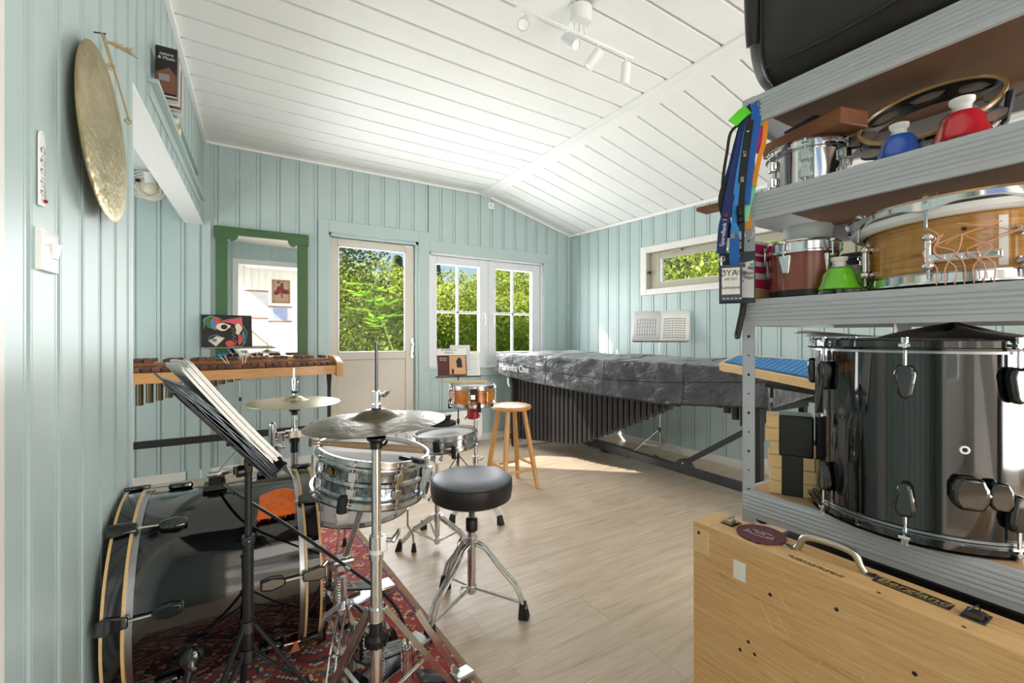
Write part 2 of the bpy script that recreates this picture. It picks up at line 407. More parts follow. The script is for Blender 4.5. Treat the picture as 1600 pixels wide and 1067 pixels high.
def panel_wall(name, O, d, n, L, top, openings, profile, pitch, mat, zb=0, thick=.1, s_off=0):
    """vertical tongue-and-groove boarding: real grooves in a slab, with openings (s0, s1, z0, z1)"""
    O, d, n = V((*O, 0)), V((*d, 0)).normalized(), V((*n, 0)).normalized()
    mb = MB()
    cuts = sorted({0, L, *[o[0] for o in openings], *[o[1] for o in openings]} & {x for x in [0, L, *[o[0] for o in openings], *[o[1] for o in openings]] if 0 <= x <= L})
    edges = []; s = -pitch + s_off % pitch
    while s < L:
        a = s
        for w, dep in profile: edges.append((a, a + w, dep)); a += w
        s += pitch
    segs = []
    for a, b, dep in edges:
        a, b = max(a, 0), min(b, L)
        pts = [a] + [c for c in cuts if a < c < b] + [b]
        for p, q in zip(pts, pts[1:]):
            if q - p > 1e-5: segs.append((p, q, dep))
    def spans(p, q):
        m = (p + q) / 2; cur = [(zb, None)]
        for s0, s1, z0, z1 in sorted(openings, key=lambda o: o[2]):
            if s0 < m < s1:
                lo, hi = cur.pop()
                if z0 > lo: cur.append((lo, z0))
                cur.append((z1, None))
        return cur
    def P(s, dep, z): p = O + d * s - n * dep; return (p.x, p.y, z)
    prev = None
    for p, q, dep in segs:
        for lo, hi in spans(p, q):
            t0, t1 = (top(p), top(q)) if hi is None else (hi, hi)
            if min(t0, t1) <= lo: continue
            mb.add([P(p, dep, lo), P(q, dep, lo), P(q, dep, t1), P(p, dep, t0)], [(0, 1, 2, 3)])
            if prev is not None and prev != dep: mb.add([P(p, prev, lo), P(p, dep, lo), P(p, dep, t0), P(p, prev, t0)], [(0, 1, 2, 3)])
        prev = dep
    for p, q in zip(cuts, cuts[1:]):
        for lo, hi in spans(p, q):
            t0, t1 = (top(p), top(q)) if hi is None else (hi, hi)
            if min(t0, t1) <= lo: continue
            a, b = .013, thick
            mb.add([P(p, a, lo), P(q, a, lo), P(q, a, t1), P(p, a, t0), P(p, b, lo), P(q, b, lo), P(q, b, t1), P(p, b, t0)],
                   [(0, 1, 2, 3), (4, 7, 6, 5), (0, 4, 5, 1), (3, 2, 6, 7), (0, 3, 7, 4), (1, 5, 6, 2)])
            # edge closers so no gap shows at an opening's rim
            for s_ in (p, q): 
                tt = t0 if s_ == p else t1
                mb.add([P(s_, 0, lo), P(s_, a, lo), P(s_, a, tt), P(s_, 0, tt)], [(0, 1, 2, 3)])
            mb.add([P(p, 0, lo), P(q, 0, lo), P(q, a, lo), P(p, a, lo)], [(0, 1, 2, 3)])
            if hi is not None: mb.add([P(p, 0, t0), P(q, 0, t1), P(q, a, t1), P(p, a, t0)], [(0, 1, 2, 3)])
    return struct(mb.build(name, mat, flat=True, fix=False))

PB = [(.118, 0), (.004, .005), (.020, 0), (.010, .009)]            # back / right wall boards
PL = [(.106, 0), (.004, .004), (.010, 0), (.018, .011), (.006, 0), (.003, .004), (.006, 0)]
XA = -1.75                                                          # far left wall of the alcove
zL = lambda y: 2.744 + (4.4 - y) * .022
def back_top(s):
    x = XA + s
    if x < -.33: return 2.46
    if x < 2.308: return 2.745
    return 2.735 - (x - 2.308) / (3.522 - 2.308) * (2.735 - 2.412)
O_DOOR = (.66 - XA, 1.56 - XA, -.1, 2.13); O_WIN = (1.655 - XA, 3.115 - XA, .80, 2.03)
# the opening over the alcove is a lower ceiling, so split the back wall in two
panel_wall('wall_alcove_back', (XA, D), (1, 0), (0, -1), -.35 - XA, lambda s: 2.5, [], PB, .152, 'paint_teal', s_off=.0)
panel_wall('wall_back', (-.35, D), (1, 0), (0, -1), 3.62 + .35, lambda s: back_top(s - .35 - XA) + .02,
           [(.66 + .35, 1.56 + .35, -.1, 2.13), (1.655 + .35, 3.115 + .35, .80, 2.03)], PB, .152, 'paint_teal', s_off=.035)
# right wall, with the slit window
RL = 5.05
def onr(y): return (rx(y), y)
sY = lambda y: (D - y) / .9958
panel_wall('wall_right', (rx(D), D), (.0913, -.9958), (-.9958, -.0913), RL, lambda s: 2.43, [(sY(3.27), sY(1.42), 1.62, 2.04)], PB, .152, 'paint_teal', s_off=.03)
# left wall: near part, header over the alcove opening (with a niche), seen from the room
YO = 2.085
ld = V((.031, .99952)); ln = V((.99952, -.031))
L0 = V((lx(YF), YF))
sL = lambda y: (y - YF) / .99952
panel_wall('wall_left', (L0.x, L0.y), ld, ln, sL(YO), lambda s: 2.95, [], PL, .153, 'paint_teal', s_off=.045)
HB = 2.075
panel_wall('wall_left_header', (lx(YO), YO), ld, ln, sL(D) - sL(YO), lambda s: 2.90,
           [(2.387 - YO, 4.10 - YO, 2.205, 2.372)], PL, .153, 'paint_teal', zb=HB, thick=.125, s_off=.09)
mb = MB(); mb.bb((lx(YO) - .125, YO - .0, 0), (lx(YO) - .0, YO + .012, HB)); struct(mb.build('trim_1', 'paint_pale'))
mb = MB(); a, b = V((lx(YO), YO, HB)), V((lx(D), D, HB + .002))      # soffit board of the header
mb.add([a, b, b + V((-.125, 0, 0)), a + V((-.125, 0, 0)), a - V((0, 0, .02)), b - V((0, 0, .02)), b + V((-.125, 0, -.02)), a + V((-.125, 0, -.02))],
       [(0, 1, 2, 3), (4, 5, 6, 7), (0, 1, 5, 4), (2, 3, 7, 6), (1, 2, 6, 5), (0, 3, 7, 4)])
struct(mb.build('trim_2', 'paint_white'))
mb = MB()                                                            # header's alcove side and niche lining
def hp(y, off, z): return (lx(y) - off, y, z)
mb.add([hp(2.389, .112, 2.207), hp(4.098, .112, 2.207), hp(4.098, .112, 2.37), hp(2.389, .112, 2.37)], [(0, 1, 2, 3)])
mb.add([hp(2.389, .112, 2.207), hp(4.098, .112, 2.207), hp(4.098, 0, 2.207), hp(2.389, 0, 2.207)], [(0, 1, 2, 3)])
mb.add([hp(2.389, .112, 2.37), hp(4.098, .112, 2.37), hp(4.098, 0, 2.37), hp(2.389, 0, 2.37)], [(0, 1, 2, 3)])
for y in (2.389, 4.098): mb.add([hp(y, .112, 2.207), hp(y, .112, 2.37), hp(y, 0, 2.37), hp(y, 0, 2.207)], [(0, 1, 2, 3)])
struct(mb.build('trim_3', 'paint_teal', flat=True))
mb = MB(); mb.bar(hp(2.33, -.018, 2.205), hp(4.16, -.012, 2.205), .038, .018); mb.bar(hp(2.34, -.004, 2.17), hp(4.14, -.004, 2.17), .01, .05)
struct(mb.build('trim_4', 'paint_teal', bevel=.002))
# corner board where the alcove meets the room
mb = MB(); mb.bb((-.37, D - .012, 0), (-.29, D, 2.47)); struct(mb.build('trim_5', 'paint_teal', bevel=.002))
mb = MB(); mb.bb((-.275, D - .018, 0), (-.215, D, 2.73)); struct(mb.build('trim_6', 'paint_teal', bevel=.003))
# alcove
mb = MB(); mb.bb((XA - .1, 1.5, 0), (XA, D, 2.5))
struct(mb.build('wall_alcove_left', 'paint_teal'))
mb = MB(); mb.bb((XA - .1, 1.5, 0), (-.36, 1.6, 2.5)); struct(mb.build('wall_alcove_front', 'paint_teal'))
mb = MB(); mb.bb((XA - .1, 1.5, 2.43), (-.40, D + .1, 2.5)); struct(mb.build('ceiling_alcove', 'paint_white'))

# floor
mb = MB(); mb.bb((-2.2, -4.2, -.06), (5.0, D + .1, 0)); struct(mb.build('floor', 'oak_laminate'))
# ceiling: flat boarding left of the ridge, sloping boarding right of it, every second board proud
mb = MB(); mr = MB(); XR = 2.308; ZR = 2.735
def zl(yy): return zL(max(yy, YF))
def xl(yy): return lx(yy) - .02
def slab(A, B, dz, side):
    q = [(xl(A), A, zl(A) + dz), (XR, A, ZR + dz), (XR, B, ZR + dz), (xl(B), B, zl(B) + dz)]
    r = [(XR, A, ZR + dz), (rx(A) + .05, A, 2.403 + dz), (rx(B) + .05, B, 2.403 + dz), (XR, B, ZR + dz)]
    for m_, p in ((mb, q), (mr, r)):
        m_.add(p + [(c[0], c[1], 2.95) for c in p], [(0, 1, 2, 3), (4, 7, 6, 5), (0, 4, 5, 1), (2, 6, 7, 3), (0, 3, 7, 4), (1, 5, 6, 2)])
y = 4.51; GW = .019
k = 0
while y > -4.1:
    w_ = .19 - GW + (.012, -.006, .004, -.01)[k % 4]; k += 1
    slab(min(y, D), y - w_, 0, 1); slab(y - w_, y - w_ - GW, .024, 0); y -= w_ + GW
struct(mb.build('ceiling', 'ceiling_white', flat=True)); struct(mr.build('ceiling_slope', 'ceiling_white', flat=True))
mb = MB(); mb.bar((XR - .03, D, ZR - .006), (XR - .03, -4, ZR - .006), .075, .016); mb.bar((XR + .042, D, ZR - .018), (XR + .042, -4, ZR - .018), .075, .016, up=(.26, 0, 1))
struct(mb.build('trim_7', 'ceiling_white', bevel=.002))
mb = MB()
mb.bar((lx(D) + .012, D, zL(D) - .012), (lx(YF) + .012, YF, zL(YF) - .012), .024, .03)
mb.bar((lx(D), D - .008, 2.735), (XR, D - .008, 2.727), .016, .022); mb.bar((XR, D - .008, 2.727), (rx(D), D - .008, 2.404), .016, .022)
mb.bar((rx(D) - .012, D, 2.400), (rx(YF) - .012, YF, 2.400), .022, .03)
struct(mb.build('trim_8', 'ceiling_white', bevel=.002))
# baseboards
mb = MB(); mb.bb((XA, D - .014, 0), (-.38, D, .072)); mb.bb((-.29, D - .016, 0), (.58, D, .074)); mb.bb((1.66, D - .016, 0), (3.5, D, .074)); struct(mb.build('baseboard_back', 'trim_white', bevel=.002))
mb = MB(); mb.bar((rx(D) - .008, D, .036), (rx(YF) - .008, YF, .036), .016, .072); struct(mb.build('baseboard_right', 'trim_white', bevel=.002))
# white casing of the doorway at the left wall's near end
mb = MB(); mb.bar((lx(1.095) + .012, 1.095, 1.4), (lx(.88) + .012, .88, 1.4), .024, 2.8); mb.bar((lx(1.125) + .006, 1.125, 1.4), (lx(1.09) + .006, 1.09, 1.4), .014, 2.8)
struct(mb.build('trim_9', 'trim_white', bevel=.003))
# front wall behind the camera with a wide opening into a white room
WX0, WX1, WZ = -.05, 3.3, 2.45
panel_wall('wall_front', (4.1, YF), (-1, 0), (0, 1), 4.1 + .55, lambda s: 2.95, [(4.1 - WX1, 4.1 - WX0, -.1, WZ)], PB, .152, 'paint_teal')
mb = MB(); mb.bb((WX0 - .09, YF, 0), (WX0, YF + .02, WZ + .09)); mb.bb((WX1, YF, 0), (WX1 + .09, YF + .02, WZ + .09)); mb.bb((WX0, YF, WZ), (WX1, YF + .02, WZ + .09))
mb.bb((WX0 - .01, YF - .11, 0), (WX0, YF, WZ)); mb.bb((WX1, YF - .11, 0), (WX1 + .01, YF, WZ)); mb.bb((WX0, YF - .11, WZ), (WX1, YF, WZ + .01)); struct(mb.build('trim_10', 'trim_white', bevel=.002))
panel_wall('wall_white_room', (4.6, -3.6), (-1, 0), (0, 1), 6.2, lambda s: 2.95, [], PB, .152, 'paint_white')
mb = MB(); mb.bb((-1.6, -3.7, 0), (-1.5, YF - .1, .8)); mb.bb((-1.6, -3.7, 2.2), (-1.5, YF - .1, 2.95)); mb.bb((-1.6, -3.7, .8), (-1.5, -2.9, 2.2)); mb.bb((-1.6, -1.2, .8), (-1.5, YF - .1, 2.2)); struct(mb.build('wall_white_left', 'paint_white'))
mb = MB(); mb.bb((4.5, -3.7, 0), (4.6, YF - .1, 2.95)); struct(mb.build('wall_white_right', 'paint_white'))

# ------------------------------------------------------------------ glazed door
d1 = struct(thing('door_1', None, None))
LX0, LX1, YD = .714, 1.519, D + .045
mb = MB()
GX0, GX1, GZ0, GZ1 = .775, 1.432, .99, 2.012
mb.bb((LX0, YD, 0.01), (GX0, YD + .045, 2.08)); mb.bb((GX1, YD, .01), (LX1, YD + .045, 2.08)); mb.bb((GX0, YD, GZ1), (GX1, YD + .045, 2.08)); mb.bb((GX0, YD, .925), (GX1, YD + .045, GZ0))
mb.bb((GX0, YD + .012, .12), (GX1, YD + .04, .925)); mb.bb((GX0, YD, .01), (GX1, YD + .045, .12))
mb.build('door_leaf', 'door_cream', d1, bevel=.004)
mb = MB()
for a, b in (((GX0, GZ0), (GX0 + .014, GZ1)), ((GX1 - .014, GZ0), (GX1, GZ1)), ((GX0, GZ0), (GX1, GZ0 + .014)), ((GX0, GZ1 - .014), (GX1, GZ1))): mb.bb((a[0], YD - .004, a[1]), (b[0], YD + .014, b[1]))
mb.build('glazing_bead', 'window_white', d1, bevel=.003)
mb = MB(); mb.bb((GX0, YD + .02, GZ0), (GX1, YD + .026, GZ1)); mb.build('pane', 'pane_glass', d1)
mb = MB(); mb.bb((1.488, YD - .006, .93), (1.512, YD, 1.13)); mb.cyl((1.5, YD - .006, 1.07), (1.5, YD - .05, 1.07), .009); mb.tube([(1.5, YD - .046, 1.07), (1.495, YD - .05, 1.0), (1.49, YD - .048, .96)], .008); mb.build('door_handle', 'chrome_worn', d1, bevel=.001)
mb = MB(); mb.bb((1.42, YD - .012, 2.055), (1.5, YD, 2.078)); mb.build('top_latch', 'window_white', d1, bevel=.002)
mb = MB(); mb.bb((.66, D, -.02), (LX0 - .004, YD + .06, 2.13)); mb.bb((LX1 + .004, D, -.02), (1.56, YD + .06, 2.13)); mb.bb((.66, D, 2.085), (1.56, YD + .06, 2.13)); mb.build('door_frame', 'paint_teal', d1, bevel=.003)
mb = MB(); mb.bb((.598, D - .018, 0), (.69, D, 2.225)); mb.bb((1.55, D - .018, 0), (1.665, D, 2.225)); mb.bb((.69, D - .018, 2.115), (1.55, D, 2.225)); mb.build('casing', 'paint_teal', d1, bevel=.003)
# ------------------------------------------------------------------ double casement
w1 = struct(thing('window_1', None, None)); YW = D + .03
mb = MB(); mb.bb((1.655, D, .80), (1.684, D + .1, 2.03)); mb.bb((3.092, D, .80), (3.115, D + .1, 2.03)); mb.bb((1.655, D, 2.006), (3.115, D + .1, 2.03)); mb.bb((1.655, D, .80), (3.115, D + .1, .822)); mb.build('window_frame', 'window_white', w1, bevel=.003)
for sx0, sx1, gx0, gx1, bx in ((1.686, 2.378, 1.764, 2.268, 2.012), (2.384, 3.09, 2.478, 2.972, 2.712)):
    mb = MB(); z0, z1, g0, g1 = .822, 2.004, .972, 1.918
    for a, b in (((sx0, z0), (gx0, z1)), ((gx1, z0), (sx1, z1)), ((gx0, z0), (gx1, g0)), ((gx0, g1), (gx1, z1))): mb.bb((a[0], YW, a[1]), (b[0], YW + .055, b[1]))
    s_ = mb.build('window_sash', 'window_white', w1, bevel=.006)
    mb = MB(); mb.bb((bx - .012, YW + .012, g0), (bx + .012, YW + .045, g1)); mb.bb((gx0, YW + .012, 1.400), (gx1, YW + .045, 1.424)); mb.build('glazing_bars', 'window_white', s_, bevel=.003)
    mb = MB(); mb.bb((gx0, YW + .026, g0), (gx1, YW + .032, g1)); mb.build('pane', 'pane_glass', s_)
    hx = 2.324 if sx0 < 2 else 2.43
    mb = MB(); mb.bb((hx - .014, YW - .008, 1.34), (hx + .014, YW, 1.42)); mb.tube([(hx, YW - .006, 1.40), (hx, YW - .04, 1.395), (hx + .004, YW - .042, 1.33), (hx + .002, YW - .034, 1.275)], [.009, .009, .008, .006]); mb.build('window_handle', 'white_plastic', s_, bevel=.002)
mb = MB(); mb.bb((1.665, D - .018, 2.03), (3.232, D, 2.14)); mb.bb((3.115, D - .018, .72), (3.232, D, 2.03)); mb.bb((1.58, D - .014, .715), (3.232, D, .80)); mb.bb((1.60, D - .02, .795), (3.2, D + .01, .812)); mb.build('casing', 'paint_teal', w1, bevel=.003)
# ------------------------------------------------------------------ slit window in the right wall (local frame: x along the wall towards the camera, y into the room)
ang = math.atan2(-.9958, .0913)
w2 = struct(thing('window_2', None, None, (rx(3.313), 3.313, 0), (0, 0, ang)))       # local +X runs along the wall, local -Y is into the room (wall's inner side is -Y)
def wbox(mb, x0, x1, y0, y1, z0, z1): mb.bb((x0, y0, z0), (x1, y1, z1))
LW = 1.98
mb = MB()
for a in ((0, .07, 1.58, 2.085), (LW - .07, LW, 1.58, 2.085), (.07, LW - .07, 1.58, 1.64), (.07, LW - .07, 2.018, 2.085)): wbox(mb, a[0], a[1], -.022, 0, a[2], a[3])
mb.build('casing', 'trim_white', w2, bevel=.003)
mb = MB()
for a in ((.05, .085, 1.62, 2.04), (LW - .085, LW - .05, 1.62, 2.04), (.085, LW - .085, 1.62, 1.645), (.085, LW - .085, 2.015, 2.04)): wbox(mb, a[0], a[1], 0, .1, a[2], a[3])
mb.build('window_frame', 'slit_beige', w2, bevel=.003)
mb = MB()
for a in ((.085, .20, 1.645, 2.015), (LW - .2, LW - .085, 1.645, 2.015), (.2, LW - .2, 1.645, 1.705), (.2, LW - .2, 1.95, 2.015)): wbox(mb, a[0], a[1], .03, .075, a[2], a[3])
s_ = mb.build('window_sash', 'slit_beige', w2, bevel=.004)
mb = MB()
for a in ((.2, .225, 1.705, 1.95), (.225, LW - .2, 1.705, 1.712), (.225, LW - .2, 1.945, 1.95)): wbox(mb, a[0], a[1], .035, .06, a[2], a[3])
mb.build('glazing_bead', 'window_white', s_, bevel=.002)
mb = MB(); wbox(mb, .2, LW - .2, .05, .056, 1.705, 1.95); mb.build('pane', 'pane_glass', s_)
mb = MB(); wbox(mb, .088, .1, .0, .03, 1.80, 1.83); mb.tube([(.094, .0, 1.82), (.094, -.02, 1.82), (.094, -.02, 1.79)], .006); mb.build('window_latch', 'steel_dark', s_)
mb = MB(); wbox(mb, .34, .46, .0, .03, 1.99, 2.012); mb.build('hinge', 'nickel', s_, bevel=.002)

# ------------------------------------------------------------------ outdoors
mb = MB(); mb.grid(lambda u, v: (-14 + 64 * u, 4.75 + 60 * v, -.45 + .35 * math.sin(u * 9) * v + max(0, v - .25) * 9), 40, 40)
tag(mb.build('meadow', 'grass_green'), None, None, None, 'stuff'); bpy.data.objects['meadow']['label'] = 'green meadow outside rising towards the trees'; bpy.data.objects['meadow']['category'] = 'grass'
mb = MB(); mb.bb((3.9, -2, -.5), (40, 4.7, -.4)); o = mb.build('lawn', 'grass_green'); tag(o, 'lawn outside below the slit window', 'grass', None, 'stuff')

def leaves(name, mat, parent, pts, size, seed=1, aspect=.6, droop=.0):
    g = np.random.default_rng(seed); n = len(pts)
    a = g.normal(size=(n, 3)); a /= np.linalg.norm(a, axis=1)[:, None]; b = g.normal(size=(n, 3)); b = np.cross(a, b); b /= np.linalg.norm(b, axis=1)[:, None]
    s = (size * g.uniform(.6, 1.3, n))[:, None]
    c = np.cross(a, b)
    p0 = pts - a * s * .5; p1 = pts + b * s * aspect * .5 - a * s * .05 + c * s * .12; p2 = pts + a * s * .5; p3 = pts - b * s * aspect * .5 - a * s * .05 + c * s * .12
    vs = np.stack([p0, p1, p2, p3], 1).reshape(-1, 3); me = bpy.data.meshes.new(name)
    me.vertices.add(4 * n); me.vertices.foreach_set('co', vs.ravel()); me.loops.add(4 * n); me.loops.foreach_set('vertex_index', np.arange(4 * n))
    me.polygons.add(n); me.polygons.foreach_set('loop_start', np.arange(n) * 4); me.update(calc_edges=True); me.materials.append(M[mat])
    o = bpy.data.objects.new(name, me); COL.objects.link(o)
    if parent: o.parent = parent
    return o
def crown_pts(n, c, rad, seed, lumps=9, hollow=.55):
    g = np.random.default_rng(seed); L = g.normal(size=(lumps, 3)); L /= np.linalg.norm(L, axis=1)[:, None]; L = L * g.uniform(.35, .8, lumps)[:, None]; L[0] = 0
    k = g.integers(0, lumps, n); d = g.normal(size=(n, 3)); d /= np.linalg.norm(d, axis=1)[:, None]
    r = g.uniform(hollow, 1, n)[:, None] ** .6 * g.uniform(.34, .5, lumps)[k][:, None]
    return (L[k] + d * r) * np.array(rad) + np.array(c)
def tree(name, label, mat, x, y, zb, h, rad, n, size, seed, group=None, zlow=.35, cone=False):
    r = thing(name, label, 'tree', (x, y, zb), group=group)
    mb = MB(); mb.tube([(0, 0, 0), (.05, .02, h * .4), (0, .03, h * .85)], [h * .022 + .03, h * .015 + .02, .02], 8)
    g = random.Random(seed)
    for i in range(7):
        a = g.uniform(0, 2 * PI); z = h * g.uniform(.25, .7); q = rad * .7
        mb.tube([(0, 0, z), (q * .5 * math.cos(a), q * .5 * math.sin(a), z + h * .08), (q * math.cos(a), q * math.sin(a), z + h * .2)], [.03, .02, .008], 5)
    mb.build('trunk', 'bark', r)
    if cone:
        gg = np.random.default_rng(seed); z = gg.uniform(.08, 1, n) ** .8; z = 1 - z; a = gg.uniform(0, 2 * PI, n); lay = .75 + .25 * ((z * 14) % 1)[::1]; q = rad * (1 - z) * lay * gg.uniform(.5, 1, n) ** .5
        pts = np.stack([q * np.cos(a), q * np.sin(a), .06 * h + z * h * .94 - q * .25], 1)
    else: pts = crown_pts(n, (0, 0, h * (zlow + 1) / 2), (rad * 1.25, rad * 1.25, h * (1 - zlow) / 2 * 1.15), seed, 14)
    leaves('foliage', mat, r, pts, size, seed); return r
def gz(x, y): return -.45 + max(0, (y - 4.75) / 60 - .25) * 9
# bushy broadleaf trees seen through the casement
BT = [(3.6, 11.5, 3.3, 1.7), (6.0, 12.0, 3.3, 1.9), (8.6, 12.6, 3.5, 2.0), (4.9, 14.6, 4.0, 2.0), (7.6, 15.2, 4.3, 2.1), (10.6, 14.4, 4.0, 2.2), (2.0, 14.2, 3.6, 1.9), (12.2, 17.5, 4.8, 2.4)]
BL = ['bushy yellow-green tree nearest the casement, left side', 'bushy tree outside the casement behind its middle post', 'bushy tree filling the right sash of the casement', 'second-row green tree above the left sash', 'tall second-row tree above the middle of the casement',
      'second-row tree at the far right of the casement', 'green tree low behind the glazed door', 'farthest broadleaf tree, right of the casement view']
for i, (x, y, h, r_) in enumerate(BT): tree('broadleaf_tree', BL[i], 'leaf_bush', x, y, gz(x, y), h, r_, 15000, .115, 20 + i, 'broadleaf trees outside the back wall', .12)
CT = [(8.2, 27, 7.6, 1.5), (11.0, 28, 8.0, 1.6), (14.4, 27, 7.4, 1.5), (5.2, 28, 6.6, 1.4), (17.2, 29, 7.8, 1.6)]
CL = ['tall dark spruce at the top of the left sash', 'spruce rising behind the middle of the casement', 'spruce behind the right sash of the casement', 'spruce far behind the glazed door', 'rightmost spruce on the far slope']
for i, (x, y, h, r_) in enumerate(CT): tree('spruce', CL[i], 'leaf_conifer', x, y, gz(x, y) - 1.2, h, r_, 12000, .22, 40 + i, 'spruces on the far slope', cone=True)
# birch close to the glazed door
def birch():
    r = thing('birch', 'leafy birch close outside the glazed door', 'tree', (1.15, 7.6, -.5))
    g = random.Random(5); mb = MB(); tips = []
    mb.tube([(0, 0, 0), (.05, 0, 1.2), (.02, .05, 2.4), (.1, .0, 4.2)], [.07, .055, .04, .015], 8)
    for i in range(46):
        z = g.uniform(.7, 3.9); a = g.uniform(0, 2 * PI); q = g.uniform(.6, 1.7) * (1 - .12 * z)
        p1 = V((q * .5 * math.cos(a), q * .5 * math.sin(a), z + .28)); p2 = V((q * math.cos(a), q * math.sin(a), z + .22)); mb.tube([(.04, 0, z), p1, p2], [.016, .010, .004], 5)
        tips += [p1, p2, (p1 + p2) / 2]
    mb.build('trunk', 'bark', r)
    gg = np.random.default_rng(3); T = np.array([tuple(t) for t in tips]); k = gg.integers(0, len(T), 11000)
    leaves('foliage', 'leaf_birch', r, T[k] + gg.normal(size=(11000, 3)) * np.array((.26, .26, .24)), .062, 4, .7)
birch()
def ash():
    r = thing('ash_sapling', 'young bright green ash sapling just outside the glazed door', 'sapling', (1.66, 5.35, -.62))
    mb = MB(); st = [V((0, 0, 0)), V((.0, 0, 1.0)), V((-.06, 0, 1.5)), V((-.22, 0, 1.95)), V((-.40, .02, 2.38))]; mb.tube(st, [.014, .011, .008, .006, .003], 6)
    L = []; g = random.Random(2)
    for i in range(15):
        k = i / 14; p = st[2].lerp(st[4], k) if k > .4 else st[1].lerp(st[2], k / .4); a = i * 2.4; d = V((math.cos(a), math.sin(a) * .7, .25)).normalized(); ln = .30 - .1 * k
        q = p + d * ln + V((0, 0, -.03)); mb.tube([p, q], [.004, .002], 4)
        for j in range(7):
            b = p.lerp(q, .25 + .75 * (j // 2) / 3); sd = d.cross(V((0, 0, 1))).normalized() * (1 if j % 2 else -1)
            if j == 6: sd = d
            L.append((b, (sd * .9 + d * .5 + V((0, 0, g.uniform(-.3, .2)))).normalized()))
    mb.build('stem', 'grass_green', r)
    mb = MB()
    for b, d in L:
        x = d.cross(V((0, .3, 1))).normalized() * .028; n_ = d.cross(x).normalized() * .006
        mb.add([b, b + d * .055 + x + n_, b + d * .15, b + d * .055 - x + n_], [(0, 1, 2, 3)])
    mb.build('leaflets', 'leaf_ash', r, flat=True, fix=False)
ash()
SB = [(10.5, 6.6, 4.6, 2.3), (13.5, 5.2, 5.2, 2.5), (12.0, 9.2, 5.0, 2.4), (9.6, 4.0, 2.9, 1.5), (14.5, 8.0, 5.6, 2.6)]
SL = ['leafy tree left in the slit window', 'leafy tree in the middle of the slit window', 'grey-green tree far back in the slit window', 'low yellow-green bush under the slit window view', 'farthest tree seen through the slit window']
for i, (x, y, h, r_) in enumerate(SB): tree('side_tree', SL[i], 'leaf_bush' if i in (0, 3) else 'leaf_birch', x, y, -.45, h, r_, 9000, .13, 60 + i, 'trees outside the right wall', .15)

# ------------------------------------------------------------------ daylight and added fill lamps
w = bpy.data.worlds.new('sky'); scene.world = w; w.use_nodes = True; nt = w.node_tree
sk = nt.nodes.new('ShaderNodeTexSky'); sk.sky_type = 'NISHITA'; sk.sun_disc = False; sk.sun_elevation = R(36); sk.sun_rotation = R(300); sk.dust_density = 1.5; sk.altitude = 100
bg = nt.nodes['Background']; bg.inputs['Strength'].default_value = .17; nt.links.new(sk.outputs[0], bg.inputs['Color'])
def sun(dr, e):
    l = bpy.data.lights.new('sun', 'SUN'); l.energy = e; l.angle = R(.6); l.color = (1, .95, .86); o = bpy.data.objects.new('sun', l); COL.objects.link(o)
    o.rotation_euler = (-V(dr)).to_track_quat('Z', 'Y').to_euler(); o.location = (-6, 8, 9)
sun((1.7, -1.5, -1.65), 8)
def area(name, loc, dr, sx, sy, e, col=(1, 1, 1)):
    l = bpy.data.lights.new(name, 'AREA'); l.shape = 'RECTANGLE'; l.size = sx; l.size_y = sy; l.energy = e; l.color = col; o = bpy.data.objects.new(name, l); COL.objects.link(o)
    o.location = loc; o.rotation_euler = (-V(dr)).to_track_quat('Z', 'Y').to_euler(); return o
area('white_room_side_fill', (-1.46, -2.05, 1.5), (1, 0.1, 0), 1.7, 1.4, 7, (.95, .98, 1))  # added fill lamp at the unseen side opening of the white room
area('white_room_top_fill', (1.4, -2.1, 2.72), (0, 0, -1), 2.6, 1.8, 24, (1, .98, .95))  # added overhead fill behind the camera, no fixture hangs there
area('alcove_fill', (XA + .03, 3.2, 1.2), (1, .1, .22), 1.6, 1.3, 46, (.97, .99, 1))  # added fill in front of the closed alcove wall, brightens soffit and alcove
area('white_room_back_fill', (2.75, -3.45, 1.25), (-.12, 1, .12), 3.0, 2.2, 210, (.98, .99, 1))  # large added fill lamp behind the camera, evens out ceiling and room
area('casement_daylight', (2.385, D + .14, 1.42), (0, -1, -.12), 1.38, 1.15, 70, (.96, .98, 1))
area('door_daylight', (1.1, D + .16, 1.5), (0, -1, -.12), .66, 1.0, 26, (.96, .98, 1))
scene.view_settings.view_transform = 'Standard'; scene.view_settings.look = 'None'; scene.view_settings.gamma = 1; scene.view_settings.exposure = 0.03; scene.view_settings.use_curve_mapping = False
scene.cycles.max_bounces = 8; scene.cycles.diffuse_bounces = 5; scene.cycles.glossy_bounces = 4; scene.cycles.transparent_max_bounces = 12
scene.cycles.sample_clamp_indirect = 6
# ------------------------------------------------------------------ things on the left wall
def lw(y, z, off=0): return V((lx(y) + off, y, z))
LY, LN = V((.031, .9995, 0)), V((.9995, -.031, 0))
g = thing('gong', 'hammered bronze gong hanging by a cord on the teal left wall', 'gong', lw(1.64, 1.475, .03))
gx = axes((0, 0, .232), (0, -1, 0), (.03, 0, 1))                     # disc plane: local Z looks into the room
gx = Matrix.Translation((0, 0, .232)) @ V((1, -.02, .05)).to_track_quat('Z', 'Y').to_matrix().to_4x4()
prof = [(.0005, .004), (.10, .0042), (.18, .003), (.215, .0015), (.2285, -.001), (.232, -.004), (.230, -.006), (.20, -.001), (.10, .001), (.0005, .001)]
mb = MB(); mb.lathe(prof, 72, gx); mb.build('disc', 'gong_bronze', g)
hk = lw(1.655, 1.995, .0); 
h1, h2 = lw(1.60, 1.885, .052), lw(1.80, 1.82, .048)
mb = MB(); mb.tube([h1 + V((-.012, 0, 0)), h1, hk + V((.018, -.004, .0)), hk + V((.02, .004, .004)), h2, h2 + V((-.012, 0, 0))], .0028, 6)
